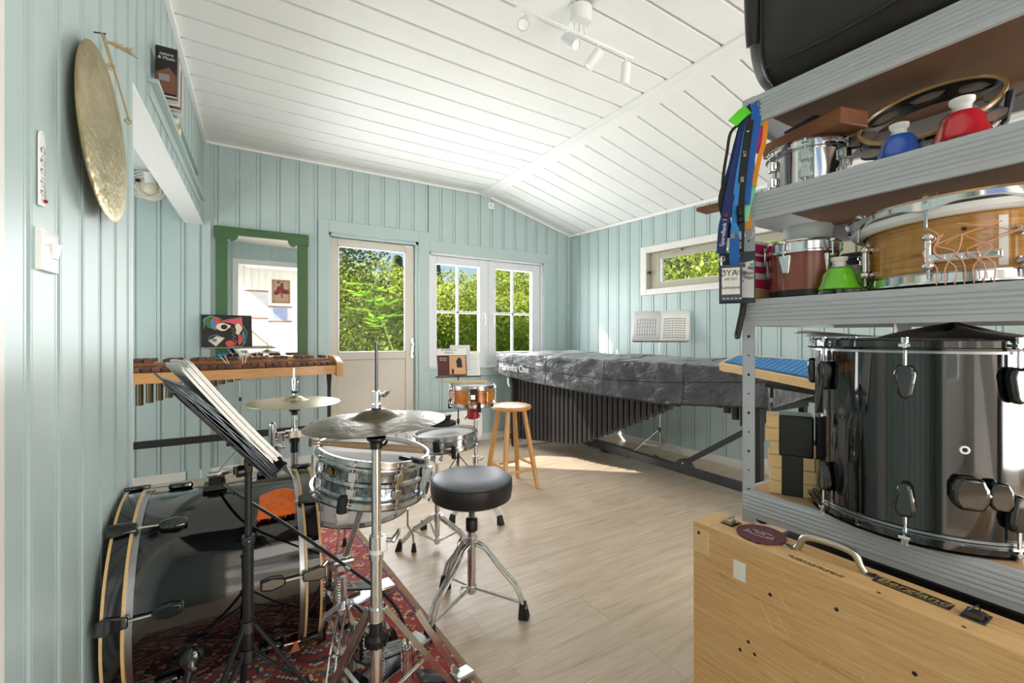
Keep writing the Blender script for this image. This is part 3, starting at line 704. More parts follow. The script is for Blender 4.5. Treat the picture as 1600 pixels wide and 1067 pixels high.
for s_ in (h1, h2): mb.ring(s_ - V((.004, 0, 0)), (0, 1, .3), .008, .0022, 12, 5)
mb.build('cord', 'cord', g, world=True)
mb = MB(); mb.cyl(hk, hk + V((.026, 0, .004)), .002); mb.build('hook', 'steel_dark', g, world=True)
mb = MB(); r2 = random.Random(3)
p0 = hk + V((.02, .012, -.012)); mb.tube([p0, p0 + V((.022, .012, .006)), p0 + V((.045, .02, -.002)), p0 + V((.07, .028, -.012))], [.003, .006, .005, .0012], 6)
for i in range(60):
    k = r2.uniform(.1, .95); q = p0 + V((.005 + .05 * k, .004 + .018 * k, .002)); mb.tube([q, q + V((r2.uniform(0, .018), r2.uniform(-.008, .012), r2.uniform(-.012, .014)))], [.0007, .0003], 3)
mb.build('twine_tail', 'cord', g, world=True)
th = thing('thermometer', 'clear plastic thermometer with red bulb on the left wall above the switch', 'thermometer', lw(1.303, 1.424))
mb = MB(); mb.bar(lw(1.303, 1.424, .004), lw(1.303, 1.568, .004), .026, .004, up=LN); mb.cyl(lw(1.303, 1.568, .002), lw(1.303, 1.568, .006), .013); mb.build('plate', 'white_plastic', th, bevel=.001, world=True)
mb = MB(); mb.tube([lw(1.309, 1.44, .008), lw(1.309, 1.555, .008)], .0016, 6); mb.build('tube', 'chrome', th, world=True)
mb = MB(); mb.ball(lw(1.309, 1.436, .009), .004); mb.build('bulb', 'red_knob', th, world=True)
mb = MB()
for i in range(12): mb.bar(lw(1.298, 1.447 + i * .009, .0064), lw(1.305, 1.447 + i * .009, .0064), .0008, .0004, up=LN)
mb.build('scale_marks', 'ink', th, world=True)
for i, n_ in enumerate(('30', '20', '10', '0', '10')): text('scale_number', n_, .009, 'ink', th, axes(lw(1.2955, 1.54 - i * .022, .0066), (0, .2, 1), (0, -1, 0)), .0002, world=True)
sw = thing('light_switch', 'white rocker light switch on the left wall under the thermometer', 'switch', lw(1.331, 1.29))
mb = MB(); c = lw(1.331, 1.334); a = .044
F = axes(c, LY * -1, (0, 0, 1)); F = Matrix.Translation(c) @ Matrix(((LN.x, LY.x, 0, 0), (LN.y, LY.y, 0, 0), (0, 0, 1, 0), (0, 0, 0, 1)))
vs = [(0, i * a, j * a) for i, j in ((-1, -1), (1, -1), (1, 1), (-1, 1))] + [(.010, i * a, j * a) for i, j in ((-1, -1), (1, -1), (1, 1), (-1, 1))] + [(.016, i * .018, j * .018) for i, j in ((-1, -1), (1, -1), (1, 1), (-1, 1))]
mb.add(vs, [(i, (i + 1) % 4, 4 + (i + 1) % 4, 4 + i) for i in range(4)] + [(4 + i, 4 + (i + 1) % 4, 8 + (i + 1) % 4, 8 + i) for i in range(4)] + [(8, 9, 10, 11)], F); mb.build('plate', 'white_plastic', sw, bevel=.0015, world=True)
mb = MB(); mb.add([(.0155, -.012, -.016), (.0155, .012, -.016), (.0155, .012, .016), (.0155, -.012, .016), (.019, -.012, -.016), (.019, .012, -.016), (.025, .012, .016), (.025, -.012, .016)], [(4, 5, 6, 7), (0, 1, 5, 4), (1, 2, 6, 5), (2, 3, 7, 6), (3, 0, 4, 7)], F); mb.build('rocker', 'white_plastic', sw, bevel=.001, world=True)
# ---- niche: boxed discs and a little bottle
NB = 2.2052
plain('case_dark', (40, 32, 30), .3); plain('case_brown', (128, 84, 62), .35); plain('case_grey', (150, 150, 150), .4); plain('case_green', (36, 92, 48), .4)
cs = [(2.47, .222, .076, 'case_dark', 'dark boxed magazine at the front of the niche, its cover facing the room'), (2.515, .212, .074, 'case_grey', 'grey booklet right behind the dark magazine in the niche'),
      (2.552, .206, .074, 'paper', 'white booklet, third from the front in the niche'), (2.60, .196, .072, 'case_brown', 'brown booklet, fourth from the front in the niche'), (2.65, .186, .070, 'paper_grey', 'pale booklet rearmost in the niche')]
for y, h, w_, m_, lb in cs:
    b = thing('booklet', lb, 'booklet', lw(y, NB + .010, .040), (R(-5), 0, -.031), 'booklets in the wall niche')
    mb = MB(); mb.bb((-w_ / 2, 0, 0), (w_ / 2, .011, h)); mb.build('pages', 'paper', b)
    mb = MB(); mb.bb((-w_ / 2 - .001, -.0018, 0), (w_ / 2 + .001, -.0002, h + .001)); mb.bb((-w_ / 2 - .001, .0112, 0), (w_ / 2 + .001, .0128, h + .001)); mb.build('cover', m_, b, bevel=.0005)
    if m_ == 'case_dark':
        F = axes((0, -.0022, .18), (1, 0, 0), (0, 0, 1))
        text('title', 'nature\n& Music', .019, 'paper', b, F, .0002)
        mb = MB(); mb.prism([(-.036, -.17), (.036, -.17), (.036, -.085), (.01, -.05), (-.036, -.08)], .0004, F); mb.build('cover_picture', 'case_brown', b)
        mb = MB(); mb.prism([(-.026, -.115), (.012, -.115), (.012, -.085), (-.026, -.085)], .0008, F); mb.build('cover_label', 'case_grey', b)
bt = thing('bottle', 'small bottle of yellow liquid with white cap on the niche ledge', 'bottle', lw(2.96, NB + .009, .008))
mb = MB(); mb.lathe([(.0005, 0), (.022, 0), (.024, .006), (.024, .05), (.012, .066), (.010, .07)], 20, caps=True); mb.build('body', 'yellow_liquid', bt)
mb = MB(); mb.lathe([(.012, .068), (.014, .07), (.014, .088), (.017, .094), (.0005, .094)], 18); mb.build('cap', 'white_plastic', bt)
mb = MB(); mb.lathe([(.0245, .012), (.0245, .042)], 20, a0=-.8, a1=1.6); mb.build('bottle_label', 'paper', bt)
# ---- sconce on the alcove's back wall
sc = thing('wall_lamp', 'cream round wall lamp with a white cable looped over it in the alcove', 'lamp', (-.592, D, 2.30))
F = Matrix.Translation((0, -.0, 0)) @ Matrix.Rotation(PI / 2, 4, 'X')
mb = MB(); mb.lathe([(.0005, 0), (.10, 0), (.102, .014), (.094, .03), (.07, .042), (.0005, .046)], 36, F); mb.build('base', 'cream_plastic', sc)
mb = MB(); mb.ball((0, -.06, -.02), .048, 18); mb.build('dome', 'cream_plastic', sc)
mb = MB(); mb.cyl((0, -.05, -.005), (-.01, -.075, .10), .036, .034, 20); mb.build('lamp_holder', 'white_plastic', sc)
mb = MB(); r2 = random.Random(8)
for k in range(5):
    ph = r2.uniform(0, 6); mb.tube([((.085 + .012 * math.sin(3 * a + ph) + .004 * k) * math.cos(a) - .01 * k, -.052 - .007 * k + .008 * math.sin(2 * a + ph), (.075 + .006 * k) * math.sin(a) - .004) for a in [2 * PI * i / 36 for i in range(36)]], .0032, 6, True)
mb.build('cable', 'white_plastic', sc)
mb = MB(); mb.box((-.078, -.06, .03), (.03, .02, .022)); mb.build('plug', 'black_plastic', sc, bevel=.003)
# ------------------------------------------------------------------ mirror
mi = thing('mirror', 'tall mirror in a green painted wooden frame on the back wall', 'mirror', (.163, D, .86))
YM = -.03
mb = MB(); mb.bb((-.354 + .008, YM, 0), (-.262, -.004, 1.135)); mb.bb((.262, YM, 0), (.354 - .008, -.004, 1.135)); mb.bb((-.262, YM, 0), (.262, -.004, .07)); mb.build('frame', 'green_paint', mi, bevel=.003)
arc = [(-.262 + .07 * math.sin(a), 1.105 - 0 + .035 - .035 + .0 + .042 * (1 - math.cos(a))) for a in [PI / 2 * k / 8 for k in range(9)]]
poly = [(-.354, 1.10), (-.262 + .016, 1.10), (-.262 + .016, 1.085), (-.262 + .03, 1.085)] + [(-.262 + .03 + .045 * math.sin(a), 1.085 + .052 * (1 - math.cos(a))) for a in [PI / 2 * k / 8 for k in range(9)]]
poly = poly + [(-x, z) for x, z in reversed(poly)] + [(.354, 1.2), (-.354, 1.2)]
mb = MB(); mb.prism(poly, .034, axes((0, 0, 0), (1, 0, 0), (0, 0, 1)) @ Matrix.Translation((0, 0, .002))); mb.build('crosspiece', 'green_paint', mi, bevel=.003)
mb = MB(); mb.bb((-.27, YM + .014, .06), (.27, YM + .02, 1.15)); mb.build('mirror_glass', 'mirror_silver', mi)
# ------------------------------------------------------------------ pictures in the white room behind the camera (seen in the mirror)
YWR = -3.6
def mir(u, v): 
    r = (u - 800) / FPX; k = (2 * D - YWR) / (CS - r * SN); return (SN + r * CS) * k, EYE + (HZ - v) / FPX * k
def picture(name, label, u0, v0, u1, v1, paint, frame='walnut', top_only=False):
    x0, z1 = mir(u0, v0); x1, z0 = mir(u1, v1)
    o = thing(name, label, 'picture', ((x0 + x1) / 2, YWR, z0)); w_, h = x1 - x0, z1 - z0
    mb = MB(); mb.bb((-w_ / 2, .004, 0), (w_ / 2, .012, h)); mb.build('sheet', paint, o)
    mb = MB(); f_ = .025
    mb.bb((-w_ / 2, .0, h - f_), (w_ / 2, .026, h)); mb.bb((-w_ / 2, 0, 0), (w_ / 2, .026, f_))
    if not top_only: mb.bb((-w_ / 2, 0, 0), (-w_ / 2 + f_, .026, h)); mb.bb((w_ / 2 - f_, 0, 0), (w_ / 2, .026, h))
    mb.build('frame', frame, o, bevel=.002); return o, w_, h
plain('map_white', (206, 210, 222), .7, var=.06, scale=9); plain('linen', (150, 132, 110), .8); plain('lilac', (150, 164, 204), .7, var=.1, scale=6); plain('flower_red', (104, 20, 34), .7)
picture('wall_map', 'large pale wall map on wooden rails on the white room wall, seen in the mirror', 381, 453, 419, 498, 'map_white', 'walnut', True)
o, w_, h = picture('flower_picture', 'framed dark red flower picture on the white room wall, seen in the mirror', 425, 437, 453, 474, 'linen')
mb = MB(); r2 = random.Random(4)
for i in range(16): mb.ball((r2.gauss(0, .09), .018, h * .62 + r2.gauss(0, .09)), r2.uniform(.03, .06), 8, (1, .15, 1))
mb.tube([(0, .016, h * .5), (.02, .016, h * .22)], .012, 6); mb.build('flower', 'flower_red', o)
o, w_, h = picture('blue_print', 'small blue landscape print hung on wooden rails under the flower picture, seen in the mirror', 419, 478, 456, 503, 'map_white', 'walnut', True)
mb = MB(); mb.bb((-w_ * .3, .013, h * .1), (w_ * .3, .015, h * .9)); mb.build('print', 'lilac', o)
# ------------------------------------------------------------------ spotlight rail
tr = thing('spotlight_rail', 'white ceiling spotlight rail with four swivel spots', 'ceiling light', (1.41, 1.68, 2.62))
mb = MB(); mb.bb((-.37, -.007, -.006), (.36, .007, .006)); mb.build('rail', 'spot_white', tr, bevel=.001)
mb = MB(); mb.lathe([(.0005, .045), (.04, .046), (.052, .054), (.056, .07), (.058, .125)], 32); mb.build('ceiling_cup', 'spot_white', tr)
mb = MB()
for x in (-.035, .0, .035): mb.cyl((x, 0, 0), (x * .8, 0, .05), .006 if x else .009, n=10)
mb.build('rail_post', 'spot_white', tr)
def spot(x, dr):
    dr = V(dr).normalized(); p = V((x, 0, -.05)); F = Matrix.Translation(p) @ frame_z(dr)
    mb = MB(); mb.lathe([(.0005, -.02), (.012, -.02), (.024, -.012), (.026, -.004), (.026, .085), (.022, .085), (.0215, .078)], 28, F); s_ = mb.build('spot', 'spot_white', tr)
    mb = MB(); mb.lathe([(.0005, .074), (.0215, .078)], 24, F); mb.build('lens', 'lamp_glow', s_)
    mb = MB(); mb.tube([(x, 0, 0), (x, 0, -.028), p - dr * .012], .0045, 8); mb.build('swivel', 'spot_white', s_)
for x, dr in ((-.315, (-.55, -.55, -.7)), (-.085, (.15, -.75, -.7)), (.115, (-.5, .4, -.85)), (.31, (.15, .3, -.95))): spot(x, dr)
# ------------------------------------------------------------------ socket by the ridge, outlet in the right wall
so = thing('wall_socket', 'white socket with a short white cable near the ridge of the back wall', 'socket', (2.39, D, 2.575))
mb = MB(); mb.bb((-.036, -.022, 0), (.036, 0, .075)); mb.build('box', 'white_plastic', so, bevel=.003)
mb = MB(); mb.cyl((.004, -.022, .042), (.004, -.045, .042), .022, .02, 18); mb.build('plug', 'white_plastic', so)
mb = MB(); mb.tube([(-.036, -.008, .03), (-.06, -.01, .03), (-.075, -.01, .05), (-.075, -.008, .16)], .004, 6); mb.build('cable', 'white_plastic', so)
ou = thing('outlet', 'white double outlet with a plugged-in cable low on the right wall', 'outlet', (rx(2.10), 2.10, .02), (0, 0, ang))
mb = MB(); mb.bb((-.05, -.012, 0), (.05, 0, .11)); mb.build('plate', 'white_plastic', ou, bevel=.003)
mb = MB(); mb.cyl((0, -.012, .075), (0, -.0125, .075), .02, n=20); mb.cyl((0, -.012, .035), (0, -.04, .035), .018, .014, 16); mb.build('plug', 'paper_grey', ou)
mb = MB(); mb.tube([(0, -.04, .035), (-.01, -.07, .02), (-.08, -.10, .006), (-.16, -.12, .006)], .004, 6); mb.build('cable', 'paper_grey', ou)
# ------------------------------------------------------------------ radiator
ht = thing('panel_heater', 'low white panel heater with rounded ends on the floor under the window', 'heater', (1.80, 4.24, 0))
mb = MB(); W2, H0, H1 = .40, .05, .37
P_ = []
for cx, cz, a0 in ((W2 - .07, H1 - .07, 0), (-W2 + .07, H1 - .07, PI / 2), (-W2 + .07, H0 + .07, PI), (W2 - .07, H0 + .07, 1.5 * PI)): P_ += [(cx + .07 * math.cos(a0 + PI / 2 * k / 6), cz + .07 * math.sin(a0 + PI / 2 * k / 6)) for k in range(7)]
mb.prism(P_, .05, axes((0, .025, 0), (1, 0, 0), (0, 0, 1))); mb.build('body', 'white_plastic', ht, bevel=.01)
mb = MB(); mb.bb((-.34, -.008, .374 - .006), (.34, .014, .376)); mb.build('grille', 'grey_shade', ht)
for x in (-.28, .28): mb = MB(); mb.tube([(x, -.1, .012), (x, 0, .03), (x, .1, .012)], .012, 8); mb.build('foot', 'white_plastic', ht)
# ------------------------------------------------------------------ rosewood xylophone
xy = thing('xylophone', 'long rosewood xylophone with oak rails standing before the mirror', 'xylophone', (0, 3.9, 0))
def fr(x): return 3.60 + .155 * x + .05            # front edge of the instrument
ZN, ZA = .928, .972                                 # undersides of the two rows of bars
X0, X1 = -1.05, .64
mb = MB(); mb.bar((X0, fr(X0) - .012, .888), (X1 + .012, fr(X1) - .012, .888), .022, .068); mb.build('front_rail', 'beech_x', xy, bevel=.002, world=True)
def nl(x): return .33 - .08 * (x + .9)              # natural bar length
def al(x): return .30 - .075 * (x + .9)
mb = MB(); mb.bar((X0, fr(X0) + nl(X0) - .03, .905), (X1, fr(X1) + nl(X1) - .03, .905), .02, .05); mb.build('middle_rail', 'beech_x', xy, bevel=.002, world=True)
mb = MB(); mb.bar((X0, fr(X0) + nl(X0) + al(X0) - .03, .925), (X1, fr(X1) + nl(X1) + al(X1) - .03, .925), .02, .07); mb.build('back_rail', 'beech_x', xy, bevel=.002, world=True)
mb = MB(); yb = fr(X1) + nl(X1) + al(X1)
pf = [(fr(X1) - .05, .835), (yb, .85), (yb, .99), (fr(X1) + .12, .985), (fr(X1) - .02, .955), (fr(X1) - .05, .935)]
mb.prism(pf, .045, axes((X1 + .0, 0, 0), (0, 1, 0), (0, 0, 1))); mb.build('end_block', 'beech', xy, bevel=.004, world=True)
def xbar(x, y0, ln, w_, z, nm):
    mb = MB(); r_ = .004
    mb.add([(-w_ / 2, 0, 0), (w_ / 2, 0, 0), (w_ / 2, 0, .018), (w_ / 2 - r_, 0, .022), (-w_ / 2 + r_, 0, .022), (-w_ / 2, 0, .018)] + [(-w_ / 2, ln, 0), (w_ / 2, ln, 0), (w_ / 2, ln, .018), (w_ / 2 - r_, ln, .022), (-w_ / 2 + r_, ln, .022), (-w_ / 2, ln, .018)],
           [(0, 1, 2, 3, 4, 5), (11, 10, 9, 8, 7, 6)] + [(i, 6 + i, 6 + (i + 1) % 6, (i + 1) % 6) for i in range(6)], Matrix.Translation((x, y0 - 3.9, z)))
    return mb.build(nm, rnd.choice(ROS), xy, flat=True)
ROS = []
for k, (a, b) in enumerate((((58, 30, 26), (96, 52, 42)), ((70, 34, 28), (118, 64, 50)), ((84, 42, 32), (136, 78, 58)))): wood('rosewood_%s' % 'abc'[k], a, b, 'Y', 3, .55, 0, stretch=10); ROS.append('rosewood_%s' % 'abc'[k])
x = X0 + .03; k = 0; nat = []
while x < X1 - .02:
    p = .0512 - .0045 * (x + 1) / 1.6; nat.append((x, p)); xbar(x, fr(x) + .004, nl(x), p * .86, ZN, 'natural_bar'); x += p
acc = [1, 1, 0, 1, 1, 1, 0]
for k in range(len(nat) - 1):
    if acc[(k + 3) % 7]:
        x = (nat[k][0] + nat[k + 1][0]) / 2; xbar(x, fr(x) + nl(x) - .035, al(x), nat[k][1] * .84, ZA, 'accidental_bar')
mb = MB(); mb.tube([(x_ - .0, fr(x_) + .05 - 3.9, ZN + .010) for x_, p in nat], .0018, 5); mb.tube([(x_, fr(x_) + nl(x_) + al(x_) - .07 - 3.9, ZA + .010) for x_, p in nat], .0018, 5); mb.build('bar_cord', 'white_yarn', xy)
for x_, p in nat:
    zb_ = min(.855, .700 + .24 * (x_ + .58) - (.0 if x_ > -.6 else 0))
    mb = MB(); mb.cyl((x_, fr(x_) + .15 - 3.9, max(.55, zb_)), (x_, fr(x_) + .15 - 3.9, .915), p * .40, n=14); mb.build('resonator', 'tube_bronze', xy)
mb = MB(); mb.bar((-1.1, 4.03, .385), (.62, 4.03, .385), .03, .05); mb.build('cross_bar', 'black_matte', xy, bevel=.002, world=True)
for x_, y_ in ((.615, fr(X1) + .16), (-1.0, 3.85)):
    mb = MB(); mb.bar((x_, y_ - .06, .86), (x_, y_, .70), .03, .02, up=(1, 0, 0)); mb.bar((x_, y_ + .06, .86), (x_, y_, .70), .03, .02, up=(1, 0, 0)); mb.bar((x_, y_, .72), (x_, y_, .05), .034, .024, up=(1, 0, 0)); mb.bar((x_, y_ - .2, .05), (x_, y_ + .2, .05), .03, .03)
    lg = mb.build('leg', 'black_matte', xy, bevel=.002, world=True)
    for dy in (-.19, .19): mb = MB(); mb.cyl((x_ - .012, y_ + dy, .028), (x_ + .012, y_ + dy, .028), .028, n=18); mb.build('caster', 'rubber', lg, world=True)
# mallets lying across the bars
def mallet(a, b, mat_, label, group):
    a, b = V(a), V(b); o = thing('mallet', label, 'mallet', b, group=group)
    mb = MB(); mb.tube([a, b], .0042, 8); mb.build('shaft', 'stick', o, world=True)
    mb = MB(); mb.ball(a, .017, 14, (1, 1, .85)); mb.build('mallet_head', mat_, o, world=True)
zt = ZA + .022 + .016
def mp(u, z): # point above the accidental front edge at photo column u
    r_ = (u - 800) / FPX; dx, dy = SN + r_ * CS, CS - r_ * SN; return dx / dy
for (ua, ub, m_, lb, gr) in ((343, 354.5, 'blue_yarn', 'blue yarn mallet on the xylophone, left of its pair', 'blue mallets'), (350.5, 358, 'blue_yarn', 'blue yarn mallet on the xylophone, right of its pair', 'blue mallets'),
                             (379.5, 379, 'white_yarn', 'white yarn mallet on the xylophone, left of its pair', 'white mallets'), (386.5, 382.5, 'white_yarn', 'white yarn mallet on the xylophone, right of its pair', 'white mallets')):
    ya = fr(0) + nl(0) + .005; yb_ = fr(0) + .10
    mallet((mp(ua, 0) * ya, ya, zt), (mp(ub, 0) * yb_, yb_, ZN + .022 + .006), m_, lb, gr)
# ------------------------------------------------------------------ thin stand with an abstract art book, behind the xylophone
def wire_stand(name, label, base, zl_, w_, h_, rz, mat_='black_metal', lean=18, legs=.30, pole=.007, hub=.26, tri=True, cat='music stand'):
    """folding music stand: tripod, pole, wire desk with ledge; local -Y is the side the music faces"""
    o = thing(name, label, cat, base, (0, 0, rz))
    mb = MB(); mb.cyl((0, 0, .08), (0, 0, zl_ * .62), pole, n=10); mb.cyl((0, 0, zl_ * .6), (0, .0, zl_ + .02), pole * .7, n=10); mb.build('pole', mat_, o)
    for k in range(3):
        a = PI / 2 + 2 * PI * k / 3; d = V((math.cos(a), math.sin(a), 0)); mb = MB()
        mb.tube([V((0, 0, hub)) + d * .012, d * legs + V((0, 0, .008))], .004, 6); mb.tube([V((0, 0, .10)) + d * .01, d * legs * .55 + V((0, 0, hub * .5))], .003, 6); l_ = mb.build('leg', mat_, o)
        mb = MB(); mb.ball(d * legs + V((0, 0, .008)), .008, 8); mb.build('rubber_foot', 'rubber', l_)
    mb = MB(); mb.cyl((0, 0, hub - .02), (0, 0, hub + .02), pole * 1.6, n=12); mb.build('collar', 'black_plastic', o); mb = MB(); mb.cyl((0, 0, zl_ * .6), (0, 0, zl_ * .6 + .03), pole * 1.5, n=12); mb.build('height_clamp', 'black_plastic', o)
    s_, c_ = math.sin(R(lean)), math.cos(R(lean))
    def K(x, q, off=0): return V((x, q * s_ + off * c_ - .0, zl_ + q * c_ - off * s_))
    mb = MB(); mb.tube([K(-w_ / 2, 0, -.04), K(-w_ / 2, 0), K(w_ / 2, 0), K(w_ / 2, 0, -.04)], .0035, 6); mb.bar(K(-w_ / 2, -.002, -.018), K(w_ / 2, -.002, -.018), .034, .004, up=K(0, 1) - K(0, 0)); mb.build('ledge', mat_, o)
    mb = MB()
    if tri:
        for sgn in (-1, 1): mb.tube([K(sgn * .01, .0, .006), K(sgn * w_ * .44, h_ * .02, .006), K(sgn * w_ * .46, h_, .006), K(sgn * w_ * .02, h_ * .98, .006)], .0028, 6); mb.tube([K(sgn * w_ * .44, .004, .006), K(sgn * w_ * .12, h_ * .75, .006)], .0026, 6)
        mb.tube([K(0, 0, .008), K(0, h_, .008)], .0034, 6)
    mb.build('desk_frame', mat_, o)
    return o, K
ms, K = wire_stand('music_stand', 'thin chrome folding music stand behind the xylophone holding the art book', (-.01, 4.17, 0), 1.056, .50, .23, R(4), 'nickel', 14, .30)
bk = thing('art_book', 'black covered book with colourful abstract shapes on the stand before the mirror', 'book', K(-.085, .0, -.03) + V((-.01, 4.17, 0)), (R(-14), 0, R(4)))
BW, BH = .335, .262
mb = MB(); mb.bb((-BW / 2, -.001, .003), (BW / 2, .021, BH)); mb.build('pages', 'paper', bk)
mb = MB(); mb.bb((-BW / 2 - .002, -.004, 0), (BW / 2 + .002, -.0005, BH + .002)); mb.bb((-BW / 2 - .002, .0205, 0), (BW / 2 + .002, .023, BH + .002)); mb.build('cover', 'black_matte', bk, bevel=.0008)
F = axes((0, -.0042, 0), (1, 0, 0), (0, 0, 1))
def shape(pts, mat_, lift, nm='cover_shape'):
    mb = MB(); mb.prism(pts, .0003, F @ Matrix.Translation((0, 0, lift))); return mb.build(nm, mat_, bk, flat=True)
def blob(cx, cy, rx_, ry_, w1_=0, w2_=0, n=26, ph=0): return [(cx + rx_ * (1 + w1_ * math.sin(3 * a + ph)) * math.cos(a), cy + ry_ * (1 + w2_ * math.cos(4 * a + ph)) * math.sin(a)) for a in [2 * PI * i / n for i in range(n)]]
shape(blob(-.105, .205, .052, .048, .12, .15), 'art_green', .0001); shape(blob(-.075, .19, .034, .05, .05), 'art_red', .0005); shape(blob(-.088, .185, .02, .034), 'art_blue', .0009)
shape([(-.05, .205), (.10, .245), (.10, .165), (.02, .20)], 'art_pink', .0006); shape(blob(-.03, .165, .05, .03, .2, .1), 'art_cream', .0008); shape(blob(-.02, .165, .022, .02), 'black_matte', .0012)
shape(blob(.075, .15, .022, .045, .3, .1, ph=1), 'art_cream', .0009); shape([(-.12, .055), (-.075, .012), (-.02, .075), (-.07, .09)], 'art_cream', .0007); shape([(-.10, .048), (-.07, .045), (-.07, .072), (-.10, .07)], 'art_blue', .0011)
shape(blob(.018, .03, .03, .026, .06), 'art_red', .0007); shape(blob(.085, .065, .014, .045, .3, .1, ph=2), 'art_red', .0006); shape(blob(.11, .08, .008, .06, .4), 'art_blue', .0008)
for pts in ([(-.15, .15), (-.15, .225), (-.11, .25), (-.05, .235), (-.03, .215), (.02, .23), (.10, .248), (.10, .19), (.135, .12), (.12, .04), (.10, .01), (.03, .004)], [(.02, .16), (.05, .15), (.03, .13), (.06, .115), (.03, .10), (.055, .085), (.035, .07), (.06, .05), (.05, .01)], [(-.125, .055), (-.075, .008), (-.015, .075), (-.07, .10), (-.11, .09), (-.125, .055)]):
    mb = MB(); mb.tube([F @ V((x, y, .0012)) for x, y in pts], .0011, 5); mb.build('cover_line', 'art_cream', bk)
# ------------------------------------------------------------------ percussion hardware
FWD = V((SN, CS, 0)); RGT = V((CS, -SN, 0))
def rod(mb, a, b, r, n=12): mb.cyl(a, b, r, n=n)
def round_n(x): return x
def make_drum(o, r, h, shell_mat, hoop_mat, head_mat, nl, lug, hoop_r=.006, hoop_h=.018, beads=(), low_head=True, a0=0, rods=True, lug_mat='chrome_worn', wood_hoop=None, shell_prof=None):
    """shell from z=0 to z=h, heads, hoops, lugs (each a part with its tension rod as sub-part)"""
    prof = [(r - .006, 0), (r, 0)]
    for z, bh, bo in beads: prof += [(r, z - bh), (r + bo, z - bh * .5), (r + bo, z + bh * .5), (r, z + bh)]
    prof += [(r, h), (r - .006, h)]
    mb = MB(); mb.lathe(prof, 64); mb.build('shell', shell_mat, o)
    mb = MB(); mb.lathe([(.0005, h + .004), (r * .9, h + .004), (r - .002, h + .002), (r + .003, h - .006)], 64); mb.build('batter_head', head_mat, o)
    if low_head: mb = MB(); mb.lathe([(.0005, -.004), (r * .9, -.004), (r - .002, -.002), (r + .003, .006)], 64); mb.build('bottom_head', 'head_white', o)
    for z, up in ((h, 1), (0, -1)):
        mb = MB(); hr = r + .007
        if wood_hoop: mb.lathe([(hr - .001, z - up * .024), (hr + .011, z - up * .024), (hr + .011, z + up * .022), (hr - .001, z + up * .022), (hr - .001, z - up * .024)], 64)
        else: mb.lathe([(hr - .003, z - up * .006), (hr + .010, z - up * .006), (hr + .010, z - up * .003), (hr, z - up * .001), (hr, z + up * (hoop_h - .004)), (hr + .005, z + up * (hoop_h - .002)), (hr + .004, z + up * hoop_h), (hr - .003, z + up * hoop_h), (hr - .003, z - up * .006)], 64)
        mb.build('hoop', hoop_mat, o)
    first = None
    for k in range(nl):
        a = a0 + 2 * PI * k / nl
        if first is None:
            mb = MB(); lug(mb, r, h); first = mb.build('lug', lug_mat, o, bevel=.0015)
            for z, up in ((h, 1), (0, -1)):
                mb = MB()
                zz = h * .5 if rods == 'long' else (h - h * .30 if up > 0 else h * .30)
                mb.cyl((r + .013, 0, zz), (r + .013, 0, z + up * .006), .0026, n=8); mb.cyl((r + .013, 0, z + up * .001), (r + .013, 0, z + up * .012), .0045, n=8)
                mb.box((r + .012, 0, z + up * .003), (.014, .016, .004)); mb.build('tension_rod', 'chrome_worn', first)
            first.rotation_euler.z = a
        else: part_copy(first, rot=(0, 0, a))
def lug_imperial(mb, r, h):
    for z in (h * .72, h * .28): mb.box((r + .008, 0, z), (.016, .022, h * .26)); mb.box((r + .004, 0, z), (.008, .030, h * .18))
    mb.box((r + .003, 0, h / 2), (.005, .012, h * .5))
def lug_long(mb, r, h):
    mb.box((r + .008, 0, h / 2), (.014, .018, h * .62)); mb.box((r + .005, 0, h / 2), (.01, .024, h * .4))
def lug_tube(mb, r, h):
    mb.cyl((r + .013, 0, h * .24), (r + .013, 0, h * .76), .005, n=10)
    for z in (h * .24, h * .76): mb.ball((r + .013, 0, z), .009, 12); mb.cyl((r, 0, z), (r + .013, 0, z), .005, n=8)
